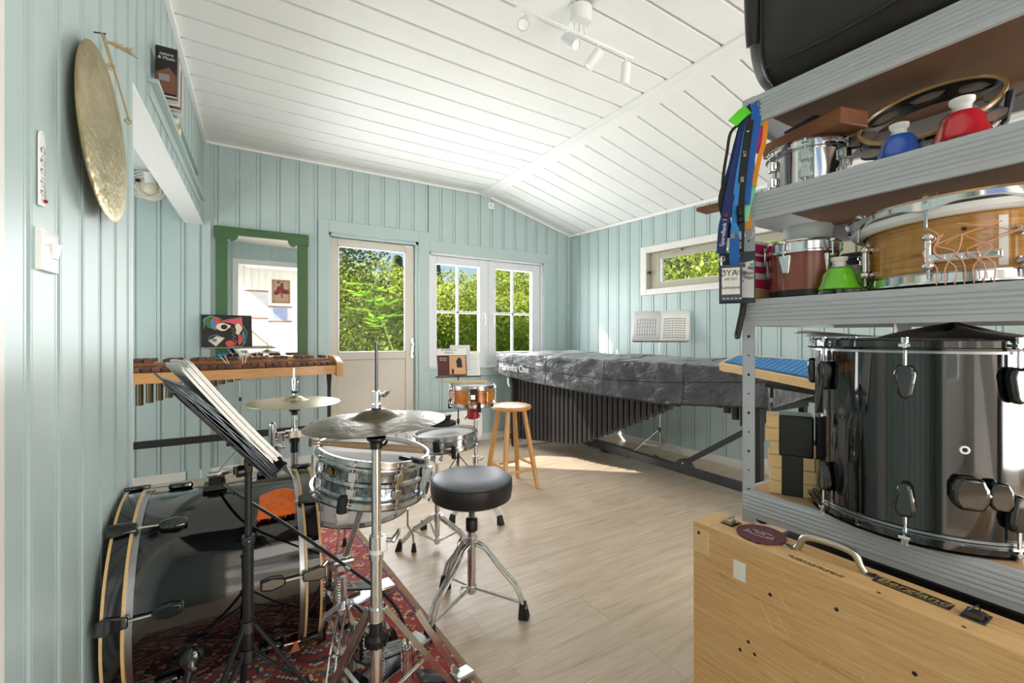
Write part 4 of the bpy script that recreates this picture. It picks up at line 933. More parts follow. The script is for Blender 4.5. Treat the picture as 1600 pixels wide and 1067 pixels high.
def tripod(o, c, feet, z_top, z_bot, mat_='chrome', w_=.018, th=.006, double=True, foot=.018, knee=.0, collar_r=.02):
    """braced tripod base; c = (x, y) of the post, feet = ground points, all in world space"""
    c0 = V((c[0], c[1], 0))
    for f in feet:
        f = V((f[0], f[1], 0)); d = (f - c0); L = d.length; d.normalize(); side = V((-d.y, d.x, 0))
        mb = MB(); top = c0 + d * .02 + V((0, 0, z_top)); end = f - d * .012 + V((0, 0, .035)); mid = c0 + d * (L * .62) + V((0, 0, z_top * .62 + knee))
        offs = (-.011, .011) if double else (0,)
        for s_ in offs:
            for a, b in ((top, mid), (mid, end)): mb.bar(a + side * s_, b + side * s_, th if double else w_, w_ if double else th * 1.4, up=(0, 0, 1))
        lg = mb.build('leg', mat_, o, bevel=.0012, world=True)
        mb = MB(); q = c0 + d * (L * .60) + V((0, 0, z_top * .60 + knee)); low = c0 + d * .02 + V((0, 0, z_bot)); mb.bar(low, q, .010, .008); mb.build('brace', mat_, lg, bevel=.001, world=True)
        mb = MB(); F = Matrix.Translation(f) @ Matrix(((d.x, side.x, 0, 0), (d.y, side.y, 0, 0), (0, 0, 1, 0), (0, 0, 0, 1)))
        k = foot
        mb.add([(-k * 1.2, -k, .052), (-k * .2, -k, .056), (-k * .2, k, .056), (-k * 1.2, k, .052), (-k * 1.1, -k * 1.05, 0), (k * .9, -k * 1.05, 0), (k * .9, k * 1.05, 0), (-k * 1.1, k * 1.05, 0)],
               [(0, 1, 2, 3), (7, 6, 5, 4), (0, 4, 5, 1), (1, 5, 6, 2), (2, 6, 7, 3), (3, 7, 4, 0)], F); mb.build('rubber_foot', 'rubber', lg, bevel=.004, world=True)
    mb = MB(); mb.cyl(c0 + V((0, 0, z_top - .022)), c0 + V((0, 0, z_top + .022)), collar_r, n=18)
    for f in feet: d = (V((f[0], f[1], 0)) - c0).normalized(); mb.box(tuple(c0 + d * .024 + V((0, 0, z_top))), (.022, .022, .026))
    mb.build('collar', mat_, o, bevel=.002, world=True)
    mb = MB(); mb.cyl(c0 + V((0, 0, z_bot - .012)), c0 + V((0, 0, z_bot + .012)), collar_r * .95, n=18); mb.build('lower_collar', mat_, o, bevel=.002, world=True)
def wing(mb, p, d, s=1):
    """wing screw at p pointing along d"""
    p, d = V(p), V(d).normalized(); u = d.orthogonal().normalized(); q = p + d * .022 * s
    mb.cyl(p, q, .006 * s, n=10); mb.tube([q - u * .004 * s, q + u * .016 * s + d * .012 * s, q + u * .03 * s + d * .012 * s], [.008 * s, .007 * s, .004 * s], 8)

# ------------------------------------------------------------------ kilim
rg = thing('rug', 'red patterned kilim rug lying under the drum kit', 'rug', (.62, 2.3, 0), (0, 0, R(3.5)))
mb = MB()
def rugf(u, v):
    x, y = -1.0 + 1.0 * u, -1.25 + 1.95 * v; return (x, y, .004 + .0025 * math.sin(y * 9 + x * 4) ** 2 * (1 if u < .999 else .3))
mb.grid(rugf, 30, 60); mb.build('pile', 'kilim', rg, solid=.006)
# ------------------------------------------------------------------ bass drum, lying on the rug
BC = V((-.050, 1.897, .318)); bd = V((1, .008, -.004)).normalized()
bass = thing('bass_drum', 'glossy black bass drum with black and natural wood hoops by the left wall', 'bass drum', BC)
BR, BL2 = .302, .36
FB = Matrix.Translation(BC) @ axes((0, 0, 0), V((0, 0, 1)), (bd.cross(V((0, 0, 1)))))            # local Z = axis? built below
zax = bd; xax = V((0, 0, 1)); xax = (xax - zax * xax.dot(zax)).normalized(); yax = zax.cross(xax)
FB = Matrix(((xax.x, yax.x, zax.x, BC.x), (xax.y, yax.y, zax.y, BC.y), (xax.z, yax.z, zax.z, BC.z), (0, 0, 0, 1)))
hL = .232
mb = MB(); mb.lathe([(BR - .008, -hL), (BR, -hL), (BR, hL), (BR - .008, hL)], 96, FB); mb.build('shell', 'black_gloss', bass, world=True)
for sg, nm in ((-1, 'front_head'), (1, 'batter_head')):
    mb = MB(); mb.lathe([(.0005, sg * (hL + .012)), (BR - .01, sg * (hL + .012)), (BR + .004, sg * (hL - .004))], 72, FB); mb.build(nm, 'black_matte' if sg < 0 else 'head_white', bass, world=True)
for sg in (-1, 1):
    z = sg * hL
    mb = MB(); mb.lathe([(BR + .002, z - sg * .022), (BR + .007, z - sg * .022), (BR + .007, z - sg * .004), (BR + .002, z - sg * .004)], 96, FB); mb.build('flesh_hoop', 'steel', bass, world=True)
    mb = MB(); mb.lathe([(BR + .003, z + sg * .002), (BR + .014, z + sg * .002), (BR + .014, z + sg * .044), (BR + .003, z + sg * .044), (BR + .003, z + sg * .002)], 96, FB); hp_ = mb.build('hoop', 'black_gloss', bass, world=True)
    mb = MB()
    for e in (.0, .044): mb.lathe([(BR + .004, z + sg * (e - .006)), (BR + .0155, z + sg * (e - .006)), (BR + .0155, z + sg * (e + .001)), (BR + .004, z + sg * (e + .001)), (BR + .004, z + sg * (e - .006))], 96, FB)
    mb.build('hoop_edge', 'hoop_wood', hp_, world=True)
sgn_ = 1 if (FB.to_3x3() @ V((0, 1, 0))).y < 0 else -1
for k in range(8):
    a = R(35 + 45 * k) * sgn_ ; er = V((math.cos(a), math.sin(a), 0)); et = V((-math.sin(a), math.cos(a), 0)); ez = V((0, 0, 1))
    for sg in (-1, 1):
        A_ = Matrix(((et.x, er.x, 0, 0), (et.y, er.y, 0, 0), (0, 0, 1, 0), (0, 0, 0, 1)))
        mb = MB(); z0 = sg * hL
        poly = [(-.014, -.0), (.014, 0), (.02, .03), (.014, .066), (0, .074), (-.014, .066), (-.02, .03)]
        X_ = Matrix.Translation(er * BR + ez * (z0 - sg * .135)) @ Matrix(((et.x, 0, er.x, 0), (et.y, 0, er.y, 0), (0, sg, 0, 0), (0, 0, 0, 1)))
        mb.prism(poly, .02, FB @ X_); lg = mb.build('lug', 'black_gloss', bass, bevel=.006, world=True)
        mb = MB(); mb.cyl(FB @ (er * (BR + .014) + ez * (z0 - sg * .075)), FB @ (er * (BR + .020) + ez * (z0 + sg * .045)), .0032, n=8); mb.build('tension_rod', 'nickel', lg, world=True)
        mb = MB(); X_ = Matrix.Translation(er * (BR + .014) + ez * (z0 + sg * .004)) @ Matrix(((et.x, 0, er.x, 0), (et.y, 0, er.y, 0), (0, sg, 0, 0), (0, 0, 0, 1)))
        mb.prism([(-.014, -.02), (.014, -.02), (.022, .03), (.018, .05), (-.018, .05), (-.022, .03)], .014, FB @ X_); mb.build('claw', 'black_gloss', lg, bevel=.004, world=True)
# tom bracket on top, badge patch and spur
tp = FB @ V((BR, .02, -.03))
mb = MB(); mb.box(tp + V((0, 0, .008)), (.07, .06, .02)); mb.box(tp + V((.005, 0, .03)), (.048, .042, .03)); mb.cyl(tp + V((.0, -.02, .03)), tp + V((0, .03, .03)), .018, n=14); mb.cyl(tp + V((.02, 0, .045)), tp + V((.05, 0, .05)), .006, n=8); mb.box(tp + V((.058, 0, .052)), (.012, .014, .028)); br_ = mb.build('tom_bracket', 'black_gloss', bass, bevel=.004, world=True)
mb = MB(); mb.box(tp + V((-.004, 0, .048)), (.04, .034, .012)); mb.build('bracket_plate', 'chrome', br_, bevel=.004, world=True)
for sgn in (-1,):
    a = R(62 + 0); a = R(68); er = V((math.cos(a + PI / 2 - .1), math.sin(a + PI / 2 - .1), 0)); p = FB @ (er * BR + V((0, 0, -.09)))
    n_ = (FB.to_3x3() @ er).normalized()
pl_ = FB @ V((BR * math.cos(R(-128)), BR * math.sin(R(-128)), -.085))
for cand in (-112, 112):
    er = V((math.cos(R(cand)), math.sin(R(cand)), 0)); n_ = (FB.to_3x3() @ er).normalized()
    p = FB @ (er * BR + V((0, 0, -.075)))
    mb = MB(); mb.ball(p, .036, 14, (1, .8, 1)); sp_ = mb.build('spur', 'black_gloss', bass, world=True)
    q = V((p.x - .05, p.y + n_.y * .10, .02)); mb = MB(); mb.cyl(p + n_ * .02, q, .010, n=12); mb.ball(q, .014, 10); mb.build('spur_leg', 'black_metal', sp_, world=True)
    mb = MB(); mb.cyl(p + n_ * .02, p + n_ * .042, .014, .012, 14); mb.build('spur_screw', 'chrome', sp_, world=True)
# white remains of a sticker on the shell
mb = MB()
def stk(u, v): 
    a = R(-24) + .10 * (u - .5) + .0; zz = .135 + .05 * (v - .5) + .01 * math.sin(u * 9); return FB @ V(((BR + .0006) * math.cos(a), (BR + .0006) * math.sin(a), zz))
mb.grid(stk, 6, 4); mb.build('sticker', 'paper', bass, world=True)
# orange felt strip pushed behind the batter hoop, hanging along the shell and out again below
felt = thing('felt_strip', 'orange frayed felt strip caught under the bass drum hoop', 'cloth', FB @ V((BR + .01, 0, hL - .05)))
mb = MB()
def felt_top(u, v):
    a = R(-30) - (R(24)) * v; zz = hL - .012 - .088 * u + .012 * v * (1 - u); lift = .006 + .016 * math.sin(PI * u) * (1 - .6 * v) + .004 * math.sin(7 * v + 5 * u)
    return FB @ V(((BR + lift) * math.cos(a), (BR + lift) * math.sin(a), zz))
sgn_ = 1 if (FB.to_3x3() @ V((0, 1, 0))).y < 0 else -1
def felt_fix(u, v, f=felt_top):
    a0_ = 27 + 17 * v; a = R(a0_) * sgn_; zz = hL - .026 - (.105 + .012 * v) * u; lift = .024 + .012 * math.sin(PI * min(1, u * 1.05)) * (1 - .7 * v) + .003 * math.sin(9 * v + 5 * u)
    return FB @ V(((BR + lift) * math.cos(a), (BR + lift) * math.sin(a), zz))
mb.grid(felt_fix, 20, 16)
mb.build('cloth_top', 'orange_cloth', felt, solid=.003, world=True)
mb = MB(); r2 = random.Random(12)
for i in range(26):
    e = r2.random(); p = V(felt_fix(r2.uniform(0, 1), 1)) if i % 3 else V(felt_fix(1, e)); mb.tube([p, p + V((r2.uniform(-.008, .008), r2.uniform(-.01, .0), -r2.uniform(.002, .008)))], [.0009, .0005], 3)
mb.build('frayed_edge', 'orange_cloth', felt, world=True)
mb = MB()
def felt_low(u, v): 
    a = R(122 + 24 * v) * sgn_; w_ = .02 * (.25 + v) * (u - .5) * 2; return FB @ V(((BR + .022 + .006 * math.sin(5 * v)) * math.cos(a), (BR + .022) * math.sin(a) , hL + .0 - .03 + w_))
mb.grid(felt_low, 4, 12); mb.build('cloth_tail', 'orange_cloth', felt, solid=.003, world=True)

# ------------------------------------------------------------------ cymbal stands
def cymbal(name, label, c, r, tilt, mat_, bell_r=.062, bell_h=.022, bow=.016):
    o = thing(name, label, 'cymbal', c, tilt)
    P_ = [(.006, bell_h + bow), (bell_r * .45, bell_h * .9 + bow), (bell_r * .8, bell_h * .45 + bow), (bell_r, bow + .001)]
    P_ += [(bell_r + (r - bell_r) * k / 8, bow * (1 - (k / 8) ** 1.5)) for k in range(1, 9)]
    P_ += [(r, -.0012)] + [(a, z - .0014) for a, z in reversed(P_[:-1])]
    mb = MB(); mb.lathe(P_, 96); mb.build('disc', mat_, o); return o
# big dark hi-hat cymbal nearest the camera
hc = at(588, 655, 1.25)
nh = thing('hi_hat_stand', 'tall chrome hi-hat stand with long pull rod in front of the snare', 'cymbal stand', (hc.x, hc.y, 0))
cymbal('hi_hat_cymbal', 'large dark hammered cymbal on the nearest chrome stand', hc + V((0, 0, -.008)), .192, (0, R(-3.0), 0) if False else (R(-1.2), R(-2.2), 0), 'bronze_dark')
X, Y = hc.x, hc.y
zv = lambda v, t=1.25: EYE + (HZ - v) / FPX * t
def seg(o, nm, v0, v1, r, mat_='chrome', n=20, r2=None, **k): mb = MB(); mb.cyl((X, Y, zv(v1)), (X, Y, zv(v0)), r, r2, n); return mb.build(nm, mat_, o, world=True, **k)
seg(nh, 'pull_rod', 534, 676, .0042, 'steel_dark')
mb = MB(); mb.cyl((X, Y, zv(626)), (X, Y, zv(611)), .0105, n=18); mb.cyl((X, Y, zv(634)), (X, Y, zv(626)), .005); mb.cyl((X, Y, zv(638)), (X, Y, zv(631)), .012, n=18); cl = mb.build('clutch', 'chrome', nh, world=True)
mb = MB(); wing(mb, (X, Y, zv(617)), RGT, .9); mb.build('wing_screw', 'chrome', cl, world=True)
mb = MB(); mb.cyl((X, Y, zv(642.5)), (X, Y, zv(637)), .0135, n=18); mb.build('felt_washer', 'black_matte', cl, world=True)
mb = MB(); mb.lathe([(.026, zv(683)), (.026, zv(686)), (.017, zv(691)), (.017, zv(700)), (.0115, zv(701))], 24, Matrix.Translation((X, Y, 0))); mb.build('cymbal_seat', 'black_plastic', nh, world=True)
mb = MB(); wing(mb, (X, Y, zv(695)) + V((0, 0, 0)) if False else V((X, Y, zv(695))) + RGT * .008, RGT, .55); mb.build('tilt_screw', 'black_plastic', nh, world=True)
seg(nh, 'upper_tube', 701, 842, .0128)
s_ = seg(nh, 'height_clamp', 836, 872, .0195)
mb = MB(); mb.box(V((X, Y, zv(848))) + RGT * .018, (.02, .02, .045)); wing(mb, V((X, Y, zv(843))) + RGT * .02, RGT, 1.1); mb.build('wing_screw', 'chrome', s_, bevel=.002, world=True)
seg(nh, 'memory_label', 856, 863, .0198, 'paper_grey')
seg(nh, 'lower_tube', 872, 1130, .0158)
seg(nh, 'leg_collar', 948, 968, .021)
seg(nh, 'memory_lock', 968, 990, .0205, 'black_plastic', r2=.017); 
mb = MB(); F = Matrix.Translation((X, Y, zv(1006)))
mb.lathe([(.02, 0), (.029, .002), (.029, .02), (.021, .03)], 28, F)
for k in range(14): a = 2 * PI * k / 14; mb.box(F @ V((.029 * math.cos(a), .029 * math.sin(a), .011)), (.006, .006, .018), rot=(0, 0, a))
mb.build('tension_ring', 'black_plastic', nh, world=True)
# legs: two pairs of flat bars reaching down-left and a wide one to the right
gx = V((X, Y, 0))
for (u, v, zz) in ((505, 1120, 0), (712, 1090, 0), (600, 1010, 0)):
    f = on_z(u, v, .0); d = (f - gx).normalized(); side = V((-d.y, d.x, 0)); top = gx + d * .02 + V((0, 0, zv(950))); 
    mb = MB()
    for e in (-.012, .012): mb.bar(top + side * e, f + side * e + V((0, 0, .03)), .005, .017)
    lg = mb.build('leg', 'chrome_worn', nh, bevel=.001, world=True)
    mb = MB(); mb.bar(gx + d * .02 + V((0, 0, .12)), top.lerp(f, .55), .012, .008); mb.build('brace', 'chrome_worn', lg, bevel=.001, world=True)
    mb = MB(); mb.box(f + V((0, 0, .02)), (.034, .034, .04)); mb.build('rubber_foot', 'rubber', lg, bevel=.006, world=True)
# upright cable cylinder and the black cable that runs to it over the bass drum
rc = at(637, 1000, 1.38)
rp = thing('cable_pedal', 'chrome upright cylinder pedal with a black cable, at the near edge of the rug', 'pedal', (rc.x, rc.y, 0))
mb = MB(); mb.cyl((rc.x, rc.y, .012), (rc.x, rc.y, rc.z - .03), .0195, n=24); mb.build('cylinder', 'chrome', rp, world=True)
mb = MB(); mb.lathe([(.0195, rc.z - .06), (.0215, rc.z - .055), (.0215, rc.z - .008), (.016, rc.z - .002), (.0005, rc.z)], 24, Matrix.Translation((rc.x, rc.y, 0))); mb.build('cylinder_cap', 'chrome', rp, world=True)
mb = MB(); mb.cyl(rc, rc + V((0, 0, .02)), .006, n=10); mb.cyl(rc + V((0, 0, .018)), rc + V((0, 0, .03)), .004, n=10); mb.build('cable_ferrule', 'brass_dull', rp, world=True)
mb = MB(); pr = V((rc.x, rc.y, 0)); e1 = on_z(720, 1062, .01)
mb.bar(pr + V((.0, .0, .012)), pr + V((.15, .02, .012)), .07, .012); mb.build('base_plate', 'steel', rp, bevel=.002, world=True)
mb = MB()
def fb(u, v): return tuple(pr + V((.04 + .10 * u, -.03 + .06 * v + .02, .03 + .04 * (1 - u))))
mb.grid(fb, 4, 2); mb.build('footboard', 'steel_dark', rp, solid=.006, world=True)
mb = MB(); tp_ = at(672, 945, 1.40); b0 = at(600, 950, 1.36); b1 = at(722, 1062, 1.46)
for p, q in ((at(652, 955, 1.40), at(706, 1040, 1.45)), (at(706, 1040, 1.45), at(745, 1090, 1.5))): mb.bar(p, q, .006, .02)
mb.build('frame_bar', 'chrome_worn', rp, bevel=.001, world=True)
mb = MB(); mb.box(at(722, 1056, 1.46), (.075, .05, .03), rot=(0, .15, .25)); mb.build('heel_block', 'chrome_worn', rp, bevel=.006, world=True)
cb = thing('control_cable', 'black cable looping from the bass drum down to the chrome cylinder', 'cable', at(330, 757, 1.5))
pts = [at(325, 762, 1.62), at(338, 756, 1.58), at(352, 758, 1.52), at(372, 772, 1.46), at(400, 790, 1.42), at(440, 815, 1.40), at(480, 842, 1.39), at(520, 870, 1.37), at(555, 895, 1.36), at(585, 916, 1.34), at(610, 938, 1.34), at(626, 962, 1.35), at(634, 985, 1.36), rc + V((0, 0, .025))]
def smooth(p, n=4):
    out = []
    for i in range(len(p) - 1):
        a, b, c, d = p[max(i - 1, 0)], p[i], p[i + 1], p[min(i + 2, len(p) - 1)]
        for k in range(n):
            t = k / n; out.append(.5 * ((2 * b) + (c - a) * t + (2 * a - 5 * b + 4 * c - d) * t * t + (3 * b - a - 3 * c + d) * t ** 3))
    return out + [p[-1]]
sp = smooth(pts); 
mb = MB(); mb.tube(sp, .0048, 8); mb.build('sleeve', 'black_plastic', cb, world=True)
mb = MB()
for a, b in ((at(498, 855, 1.385), at(508, 862, 1.38)), (at(540, 884, 1.365), at(547, 889, 1.365))): mb.cyl(a, b, .0085, n=12)
mb.build('clip', 'steel', cb, world=True)
# far hi-hat cymbal on its multi-clamp stand
fc = at(460, 627, 2.15); X2, Y2 = fc.x, fc.y
z2 = lambda v: EYE + (HZ - v) / FPX * 2.15
fs = thing('cymbal_stand', 'chrome cymbal stand with clamps standing behind the bass drum', 'cymbal stand', (X2, Y2, 0))
cymbal('splash_cymbal', 'pale bronze cymbal on the stand behind the bass drum', fc + V((0, 0, -.004)), .206, (R(1), R(.6), 0), 'bronze', .05, .02, .012)
def cy(o, nm, v0, v1, r, mat_='chrome', r2=None, n=18): mb = MB(); mb.cyl((X2, Y2, z2(v1)), (X2, Y2, z2(v0)), r, r2, n); return mb.build(nm, mat_, o, world=True)
cy(fs, 'rod', 575, 636, .0055); mb = MB(); mb.cyl((X2, Y2, z2(601)), (X2, Y2, z2(591)), .012, n=16); mb.cyl((X2, Y2, z2(608)), (X2, Y2, z2(602)), .010, n=16); mb.ball((X2 + .012, Y2, z2(598)), .008, 10); mb.build('clutch', 'chrome', fs, world=True)
cy(fs, 'felt_washer', 611, 614, .014, 'black_matte')
mb = MB(); mb.lathe([(.028, z2(637)), (.028, z2(640)), (.015, z2(644)), (.015, z2(648))], 22, Matrix.Translation((X2, Y2, 0))); mb.build('cymbal_seat', 'black_plastic', fs, world=True)
cy(fs, 'upper_tube', 645, 690, .0145); cy(fs, 'memory_lock', 683, 706, .018, 'black_plastic'); cy(fs, 'lock_ring', 684, 690, .024, 'black_plastic'); cy(fs, 'lower_tube', 704, 800, .0165, 'steel')
mb = MB(); mb.cyl((X2, Y2, .08), (X2, Y2, z2(790)), .0165, n=16); mb.build('post', 'steel', fs, world=True)
mb = MB(); zc = z2(676); mb.box((X2 + .0, Y2 - .02, zc), (.085, .04, .034)); mb.cyl((X2 - .03, Y2 - .03, zc + .0), (X2 - .085, Y2 - .03, zc - .02), .011, n=12); mb.box((X2 - .06, Y2 - .03, zc - .005), (.03, .03, .04)); wing(mb, (X2 + .045, Y2 - .02, zc + .005), (1, 0, .1), .8); cm = mb.build('multi_clamp', 'chrome', fs, bevel=.004, world=True)
mb = MB(); px = X2 - .095; mb.cyl((px, Y2 - .03, z2(738)), (px, Y2 - .03, z2(662)), .0105, n=14); mb.cyl((px, Y2 - .03, z2(690)), (px, Y2 - .03, z2(660)), .017, n=16); mb.ball((px, Y2 - .03, z2(659)), .014, 12); mb.build('side_tube', 'chrome', cm, world=True)
mb = MB(); zz = z2(696); mb.cyl((px - .055, Y2 - .04, zz), (px + .05, Y2 - .04, zz + .01), .009, n=12); mb.cyl((px - .055, Y2 - .04, zz - .0), (px - .075, Y2 - .04, zz), .015, .013, 14); mb.ball((px - .02, Y2 - .04, zz), .014, 12); mb.box((px + .02, Y2 - .035, zz), (.03, .03, .036)); wing(mb, (px + .02, Y2 - .03, zz + .02), (.3, 0, 1), .8); mb.build('side_arm', 'chrome', cm, bevel=.003, world=True)
tripod(fs, (X2, Y2), [(X2 + .10, Y2 + .24), (X2 - .22, Y2 + .16), (X2 - .08, Y2 - .12)], .26, .08)
# black leaning stand case bits behind (pedal cases on the floor behind the bass drum)
# ------------------------------------------------------------------ silver snare on its stand
sc_ = at(585, 706, 1.5)
roll = Matrix.Rotation(R(8.0), 4, FWD) @ Matrix.Rotation(R(-1), 4, RGT)
hS = .114
so_ = roll @ V((0, 0, -hS)) + sc_
sn = thing('snare_drum', 'chrome shelled snare drum tilted on a stand in front of the throne', 'snare drum', so_, roll.to_3x3().to_4x4())
t_ = NT('snare_steel'); vec = t_.coord(); t_.set(**{'Base Color': t_.ramp(t_.noise(vec, 60, 5, .7), [(.3, srgb(120, 124, 128)), (.55, srgb(196, 200, 204)), (.8, srgb(210, 212, 214))]), 'Metallic': 1.0, 'Roughness': .17}); M['snare_steel'] = t_.m
make_drum(sn, .170, hS, 'snare_steel', 'chrome_worn', 'head_white', 8, lug_imperial, beads=((hS * .5, .010, .005), (hS * .88, .008, .003), (hS * .12, .008, .003)), a0=R(192))
mb = MB(); a = R(176); F = Matrix.Translation((.1735 * math.cos(R(-150)), .1735 * math.sin(R(-150)), hS * .70)) @ V((math.cos(R(-150)), math.sin(R(-150)), 0)).to_track_quat('Z', 'Y').to_matrix().to_4x4()
mb.prism([(-.009, -.011), (.009, -.011), (.011, .003), (0, .013), (-.011, .003)], .002, F); mb.build('badge', 'brass_dull', sn, bevel=.0006)
mb = MB(); a = R(-35); d = V((math.cos(a), math.sin(a), 0)); F = Matrix.Rotation(a, 4, 'Z')
mb.box((.184, 0, hS * .45), (.018, .03, hS * .7), F); mb.box((.196, 0, hS * .62), (.012, .02, .05), F); mb.cyl(F @ V((.19, 0, hS * .2)), F @ V((.19, .0, -.012)), .004); wing(mb, F @ V((.20, 0, hS * .6)), F.to_3x3() @ V((.6, -.5, .6)), .7); mb.build('strainer', 'chrome_worn', sn, bevel=.002)
def on_head(u, v): # point on the tilted head plane seen at (u, v)
    n_ = roll.to_3x3() @ V((0, 0, 1)); d = at(u, v, 1) - V((0, 0, EYE)); p0 = sc_ + n_ * .022; e = V((0, 0, EYE)); return e + d * ((p0 - e).dot(n_) / d.dot(n_))
def stick_obj(label, a, b, mat_='stick_dark', group='drumsticks', r=.0072):
    o = thing('drumstick', label, 'drumstick', a, group=group); F = Matrix.Translation(a) @ frame_z(b - a); L = (b - a).length
    mb = MB(); mb.lathe([(.0005, 0), (r * .8, .001), (r, .004), (r, L * .62), (r * .45, L * .93), (r * .42, L * .95), (r * .62, L * .97), (r * .5, L * .993), (.0005, L)], 12, F); mb.build('shaft', mat_, o, world=True)
stick_obj('brown drumstick lying across the silver snare, the nearer of the two', on_head(661, 705), on_head(487, 693) , 'stick_dark')
stick_obj('drumstick lying across the silver snare, hidden mostly behind the nearer one', on_head(660, 700) + V((0, 0, .0)), on_head(486, 688.5), 'stick_dark')
kp = on_head(648, 716); dm = thing('damper_clip', 'small black damper clip with clear pad on the silver snare head', 'damper', kp)
mb = MB(); n_ = roll.to_3x3() @ V((0, 0, 1)); ax = (on_head(665, 719) - on_head(627, 711)).normalized(); F = axes(on_head(646, 715) - n_ * .013, ax, n_.cross(ax)); mb.prism([(-.045, -.012), (.03, -.016), (.04, 0), (.03, .014), (-.04, .012), (-.05, 0)], .012, F); mb.build('body', 'black_plastic', dm, bevel=.004, world=True)
mb = MB(); F = axes(on_head(652, 715) - n_ * .0005, ax, n_.cross(ax)); mb.prism([(-.02, -.008), (.018, -.01), (.022, .002), (.01, .009), (-.018, .007)], .003, F); mb.build('pad', 'paper_grey', dm, bevel=.001, world=True)
# its stand: basket arms, tilter, post, legs
sb = at(537, 900, 1.53); X3, Y3 = sb.x, sb.y; z3 = lambda v: EYE + (HZ - v) / FPX * 1.53
ss = thing('snare_stand', 'chrome snare stand with basket arms holding the silver snare', 'drum stand', (X3, Y3, 0))
mb = MB(); mb.cyl((X3, Y3, z3(1000)), (X3, Y3, z3(900)), .0105, n=16); mb.build('upper_tube', 'chrome', ss, world=True)
mb = MB(); mb.cyl((X3, Y3, .10), (X3, Y3, z3(955)), .0145, n=18); mb.build('lower_tube', 'chrome', ss, world=True)
mb = MB(); mb.cyl((X3, Y3, z3(972)), (X3, Y3, z3(950)), .0195, .0215, 8); mb.build('height_clamp', 'chrome', ss, bevel=.002, world=True)
mb = MB(); mb.cyl((X3, Y3, z3(979)), (X3, Y3, z3(972)), .0185, n=18); mb.build('lock_band', 'black_plastic', ss, world=True)
hub = V((X3, Y3, z3(878))); mb = MB(); mb.box(hub, (.05, .03, .05)); mb.cyl(hub + V((-.035, -.012, .008)), hub + V((.03, -.012, .008)), .013, n=14); wing(mb, hub + V((-.03, 0, .01)), -RGT, 1.1); mb.cyl(hub, hub + (so_ - hub) * .7, .010, n=12); mb.build('tilter', 'chrome_worn', ss, bevel=.004, world=True)
bc = so_ + roll.to_3x3() @ V((0, 0, -.03)); mb = MB(); mb.ball(bc, .022, 14); mb.cyl(bc - V((0, 0, .03)), bc, .016, n=12); mb.build('basket_hub', 'black_plastic', ss, world=True)
for a in (R(-128), R(-10), R(110)):
    d = roll.to_3x3() @ V((math.cos(a), math.sin(a), 0)); u3 = roll.to_3x3() @ V((0, 0, 1)); e = so_ + d * .176
    mb = MB(); mb.tube([bc + d * .015, bc + d * .07 - u3 * .018, bc + d * .15 - u3 * .004, e - u3 * .012, e + u3 * .012 + d * .014], .0062, 8); ar = mb.build('basket_arm', 'chrome_worn', ss, world=True)
    mb = MB(); mb.tube([e - u3 * .022 + d * .008, e + u3 * .01 + d * .014, e + u3 * .026 + d * .016], [.016, .014, .010], 10); mb.build('rubber_grip', 'rubber', ar, world=True)
tripod(ss, (X3, Y3), [(X3 + .19, Y3 + .06), (X3 - .08, Y3 - .17), (X3 - .05, Y3 + .2)], .22, .06)
# ------------------------------------------------------------------ white floor tom
ft = V((.505, 2.27, .315))
tm = thing('floor_tom', 'white floor tom on three legs, half hidden behind the silver snare', 'floor tom', ft)
make_drum(tm, .222, .40, 'white_wrap', 'chrome_worn', 'head_white', 8, lambda mb, r, h: [mb.box((r + .008, 0, z), (.016, .018, .04)) for z in (h * .82, h * .18)] + [mb.box((r + .001, 0, h / 2), (.003, .006, h * .7))], a0=R(-105))
for a in (R(-160), R(5), R(95)):
    d = V((math.cos(a), math.sin(a), 0)); p = ft + d * .245
    mb = MB(); mb.tube([p + V((0, 0, .30)), p + V((0, 0, -.16)), p + d * .03 + V((0, 0, -.22)), p + d * .035 + V((0, 0, -.285))], .0055, 8); lg = mb.build('leg', 'chrome_worn', tm, world=True)
    mb = MB(); mb.box(ft + d * .236 + V((0, 0, .10)), (.026, .026, .045), rot=(0, 0, a)); wing(mb, ft + d * .25 + V((0, 0, .10)), d + V((d.y, -d.x, 0)), .8); mb.build('leg_bracket', 'chrome_worn', lg, bevel=.003, world=True)
    mb = MB(); q = p + d * .035; mb.cyl((q.x, q.y, .006), (q.x, q.y, .05), .015, .008, 12); mb.build('rubber_foot', 'rubber', lg, world=True)
# ------------------------------------------------------------------ white-headed piccolo snare
pc = at(697, 676, 2.42); tl = Matrix.Rotation(R(-3.5), 4, FWD)
ps = thing('piccolo_snare', 'shallow chrome snare with white head behind the throne', 'snare drum', pc - V((0, 0, .058)), tl)
make_drum(ps, .158, .050, 'chrome_worn', 'chrome_worn', 'head_white', 8, lug_long, a0=R(15))
mb = MB(); a = R(-128); F = Matrix.Rotation(a, 4, 'Z'); mb.box((.176, 0, .025), (.02, .034, .055), F); mb.build('strainer', 'black_plastic', ps, bevel=.003)
pp = thing('practice_pad', 'stack of two black practice mutes on the white-headed snare', 'drum mute', at(700, 668, 2.42) + V((-.02, .04, .012)))
mb = MB(); mb.lathe([(.0005, 0), (.078, 0), (.08, .006), (.078, .016), (.05, .022), (.0005, .022)], 36); mb.build('base', 'rubber', pp)
mb = MB(); mb.lathe([(.0005, .02), (.05, .021), (.046, .03), (.052, .045), (.05, .056), (.0005, .06)], 30); mb.build('pad', 'black_plastic', pp)
